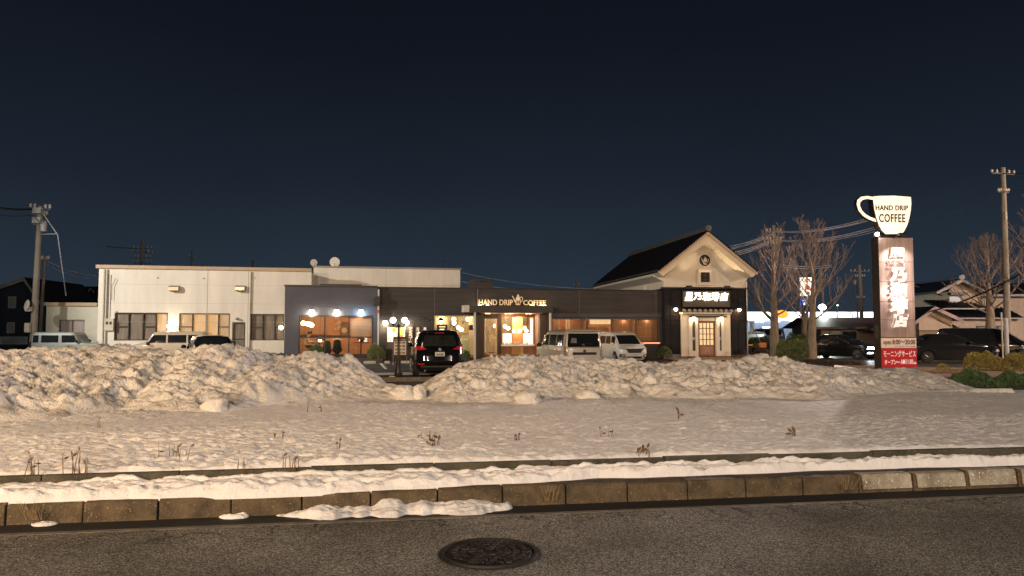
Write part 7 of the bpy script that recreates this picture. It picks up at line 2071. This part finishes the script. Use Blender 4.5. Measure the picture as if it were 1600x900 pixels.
# white flood / street lights in the distance
for px, py, Y, r_, e_, lb in ((1284, 480, 70, .34, 40, "very bright greenish-white street light beside the right street tree trunk"), (1308, 477, 80, .10, 3, "slim street lamp with a small head above the garage roof")):
    a_ = P(px, py, Y); t = thing("street_light", lb, "street light", (a_.x, a_.y, LOTZ), 0)
    MB().tube([(0, .05, 0), (0, .05, a_.z - LOTZ)], .07, 8).build("pole", STL, t); MB().ball((0, -.1, a_.z - LOTZ), r_, 12, 8, .8).build("lamp_head", glow("cold_street_lamp%d" % e_, (.88, 1.0, .88), e_), t, True)
    if e_ > 10: lamp("street_light", (a_.x, a_.y - .6, a_.z), 700, (.88, 1, .9), .2)
# ---- garage with reddish tiled roof
TAN = M("tan_stucco", (.30, .24, .19), .8, var=.1); RTL = M("reddish_tile_roof", (.13, .06, .07), .6, var=.25, vs=8); SHU = M("grey_shutter", (.30, .29, .27), .6, var=.15, stretch=(.3, 1, 10))
gt, GF = ridge_house("garage", "low tan garage with a reddish tiled roof behind the dark sedan", 1283, 1392, 540, 512.5, 497, 62, -6, 9, TAN, RTL, ((1300, 1312, 519, 526, SHU), (1316, 1338, 518, 530, PDK)), gable_front=False, over=.7, trim=M("dark_gutter", (.08, .07, .07), .5))
bx(GF.hit(1338, 520)[0], GF.hit(1375, 520)[0], -3.0, -.01, GF.hit(1350, 517)[1], GF.hit(1350, 513)[1]).build("carport_roof", M("dark_gutter"), gt)
bx(GF.hit(1283, 520)[0], GF.hit(1325, 520)[0], -1.5, -1.4, LOTZ, GF.hit(1300, 528, -1.5)[1]).build("yard_wall", M("grey_yard_wall", (.22, .21, .19), .8, var=.15), gt)
# tiled houses at the right
HW = M("peach_stucco", (.52, .40, .31), .8, var=.1); BT = M("blue_black_tile", (.018, .020, .028), .4, var=.3, vs=5); PT = M("pale_roof_edge", (.40, .36, .36), .5)
h1, H1 = ridge_house("house", "two-storey peach house with dark tiled roofs behind the bare tree at the right", 1478, 1640, 530, 462, 440, 66, -4, 9, HW, BT, ((1487, 1502, 464.5, 469, PB), (1560, 1572, 507, 530, PN), (1530, 1546, 512, 530, PN)), gable_front=False, over=.8, trim=PT)
# front gable of the upper storey and lean-to roofs
xm0, xm1, xr_ = H1.hit(1473, 460, -2)[0], H1.hit(1535, 460, -2)[0], H1.hit(1494, 440, -2)[0]
ze_ = H1.hit(1500, 456, -2)[1]; za_ = H1.hit(1494, 438, -2)[1]; zb2 = H1.hit(1500, 470, -2)[1]
MB().prism_y([(xm0 + .5, LOTZ), (xm1 - .2, LOTZ), (xm1 - .2, ze_), (xr_, za_ - .1), (xm0 + .5, ze_)], -2.0, -.01).build("front_wing", HW, h1)
xe0 = H1.hit(1455.5, 457, -2)[0]; zz0 = H1.hit(1456, 457, -2)[1]
MB().prism_y([(xe0, zz0 - .14), (xr_, za_ - .14), (xr_, za_ + .1), (xe0, zz0 + .06)], -2.9, 4).build("roof", BT, h1)
MB().prism_y([(xe0 - .02, zz0 - .20), (xr_, za_ - .22), (xr_, za_ - .02), (xe0 - .02, zz0 + .0)], -2.98, -2.902).build("bargeboard", PT, h1)
xe1 = H1.hit(1532, 456, -2)[0]; zz1 = H1.hit(1532, 456, -2)[1]
MB().prism_y([(xr_ + .001, za_ - .14), (xe1, zz1 - .14), (xe1, zz1 + .06), (xr_ + .001, za_ + .1)], -2.9, 4).build("roof", BT, h1)
MB().lathe([(.05, -.1), (.24, -.05), (.24, .05), (.1, .1)], 12, (xr_, -2.95, za_ + .2), axis='y').build("ridge_end_tile", PT, h1)
for (a_, b_, y0, y1, d_) in ((1464, 1541, 469, 481, -3.6), (1440, 1600, 481, 496, -4.5), (1436, 1500, 501, 512, -6)):
    A_, B_ = H1.hit(a_, y1, d_)[0], H1.hit(b_, y1, d_)[0]; z0_, z1_ = H1.hit((a_ + b_) / 2, y1, d_)[1], H1.hit((a_ + b_) / 2, y0, d_ + 2.2)[1]
    MB().prism_x([(d_, z0_ - .12), (d_ + 2.4, z1_ - .12), (d_ + 2.4, z1_), (d_, z0_)], A_, B_).build("lean_to_roof", BT, h1)
    mb = MB(); n = int((B_ - A_) / .34)
    for k in range(n): mb.tube([(A_ + .17 + k * .34, d_, z0_ + .03), (A_ + .17 + k * .34, d_ + 2.3, z1_ + .03)], .05, 4)
    mb.build("tile_rolls", BT, h1)
    bx(A_, B_, d_ - .06, d_ - .001, z0_ - .13, z0_ - .03).build("roof_edge", PT, h1)
bx(H1.hit(1440, 520, -4)[0], H1.hit(1600, 520, -4)[0], -3.9, -2.2, LOTZ, H1.hit(1500, 495, -4)[1] - .15).build("ground_floor", HW, h1)
for a_, b_ in ((1526, 1542), (1557, 1580)):
    r_ = H1.rect(a_, 509, b_, 532, -3.95); o = bx(r_[0], r_[1], -3.95, -3.901, r_[2], r_[3]).build("window", M("dark_bronze_case"), h1); bx(r_[0] + .15, r_[1] - .15, -3.96, -3.951, r_[2], r_[3] - .12).build("pane", PN, o)
r_ = H1.rect(1484, 464, 1500, 468, -2.05); bx(r_[0], r_[1], -2.06, -2.001, r_[2] - .15, r_[3]).build("window", PB, h1)
r_ = H1.rect(1481, 457, 1507, 461, -2.05); bx(r_[0], r_[1], -2.6, -2.001, r_[2], r_[3]).build("window_canopy", BT, h1)
gp2, GP = ridge_house("gatehouse", "small tiled gate building with a pinkish gable edge just right of the pylon", 1436, 1488, 530, 496, 481, 54, -4, 6, HW, BT, (), ridge_px=1456, over=.5, trim=M("pink_trim", (.45, .32, .33), .5), cat="gatehouse")
# fence and hoarding between road and houses
t = thing("garden_wall", "low ochre garden wall behind the passing cars at the right", "wall", (P(1436, 514, 50).x, 50, 0), R(-3))
bx(0, 5.4, 0, .2, LOTZ, P(1500, 517, 50).z).build("wall", M("ochre_wall", (.26, .18, .10), .8, var=.2), t); bx(-.05, 5.45, -.05, .25, P(1500, 517, 50).z + .001, P(1500, 516, 50).z).build("coping", BT, t)
# guard post with white band
gp_ = P(1573, 540, 36); t = thing("marker_post", "short pale utility marker pipe in front of the tallest pole", "marker post", (gp_.x, gp_.y, LOTZ), 0)
MB().tube([(0, 0, 0), (0, 0, P(1573, 497, 36).z - LOTZ)], .10, 10).build("pipe", M("pale_pipe", (.42, .44, .50), .5), t, True); MB().tube([(-.17, .05, 0), (-.17, .05, P(1573, 488, 36).z - LOTZ)], .035, 8).build("conduit", WHITEF, t)
# shaded lamp hidden behind the pylon that throws the pylon's shadow onto the snow
a_ = Vector((24.6, 49.2, 10.0)); t = thing("street_light", "street light on the crossing behind the brown pylon", "street light", (a_.x, a_.y + .1, LOTZ), 0)
MB().tube([(0, 0, 0), (0, 0, 10.3)], .08, 8).build("pole", STL, t); bx(-.2, .2, -.1, .15, 10.3, 10.4).build("lamp_head", STL, t)
# brown soil heap behind the bicycle
ch = chunk("soil_heap", "brown soil heap between the storehouse corner and the street tree", 1192, 560, LOTZ, (1.0, .8, .42), 8); ch.data.materials.clear(); ch.data.materials.append(M("brown_soil", (.07, .035, .025), .9, var=.3, bump=.6)); ch.location = (P(1192, 555, 46).x, 46, LOTZ + .1); ch["category"] = "soil heap"
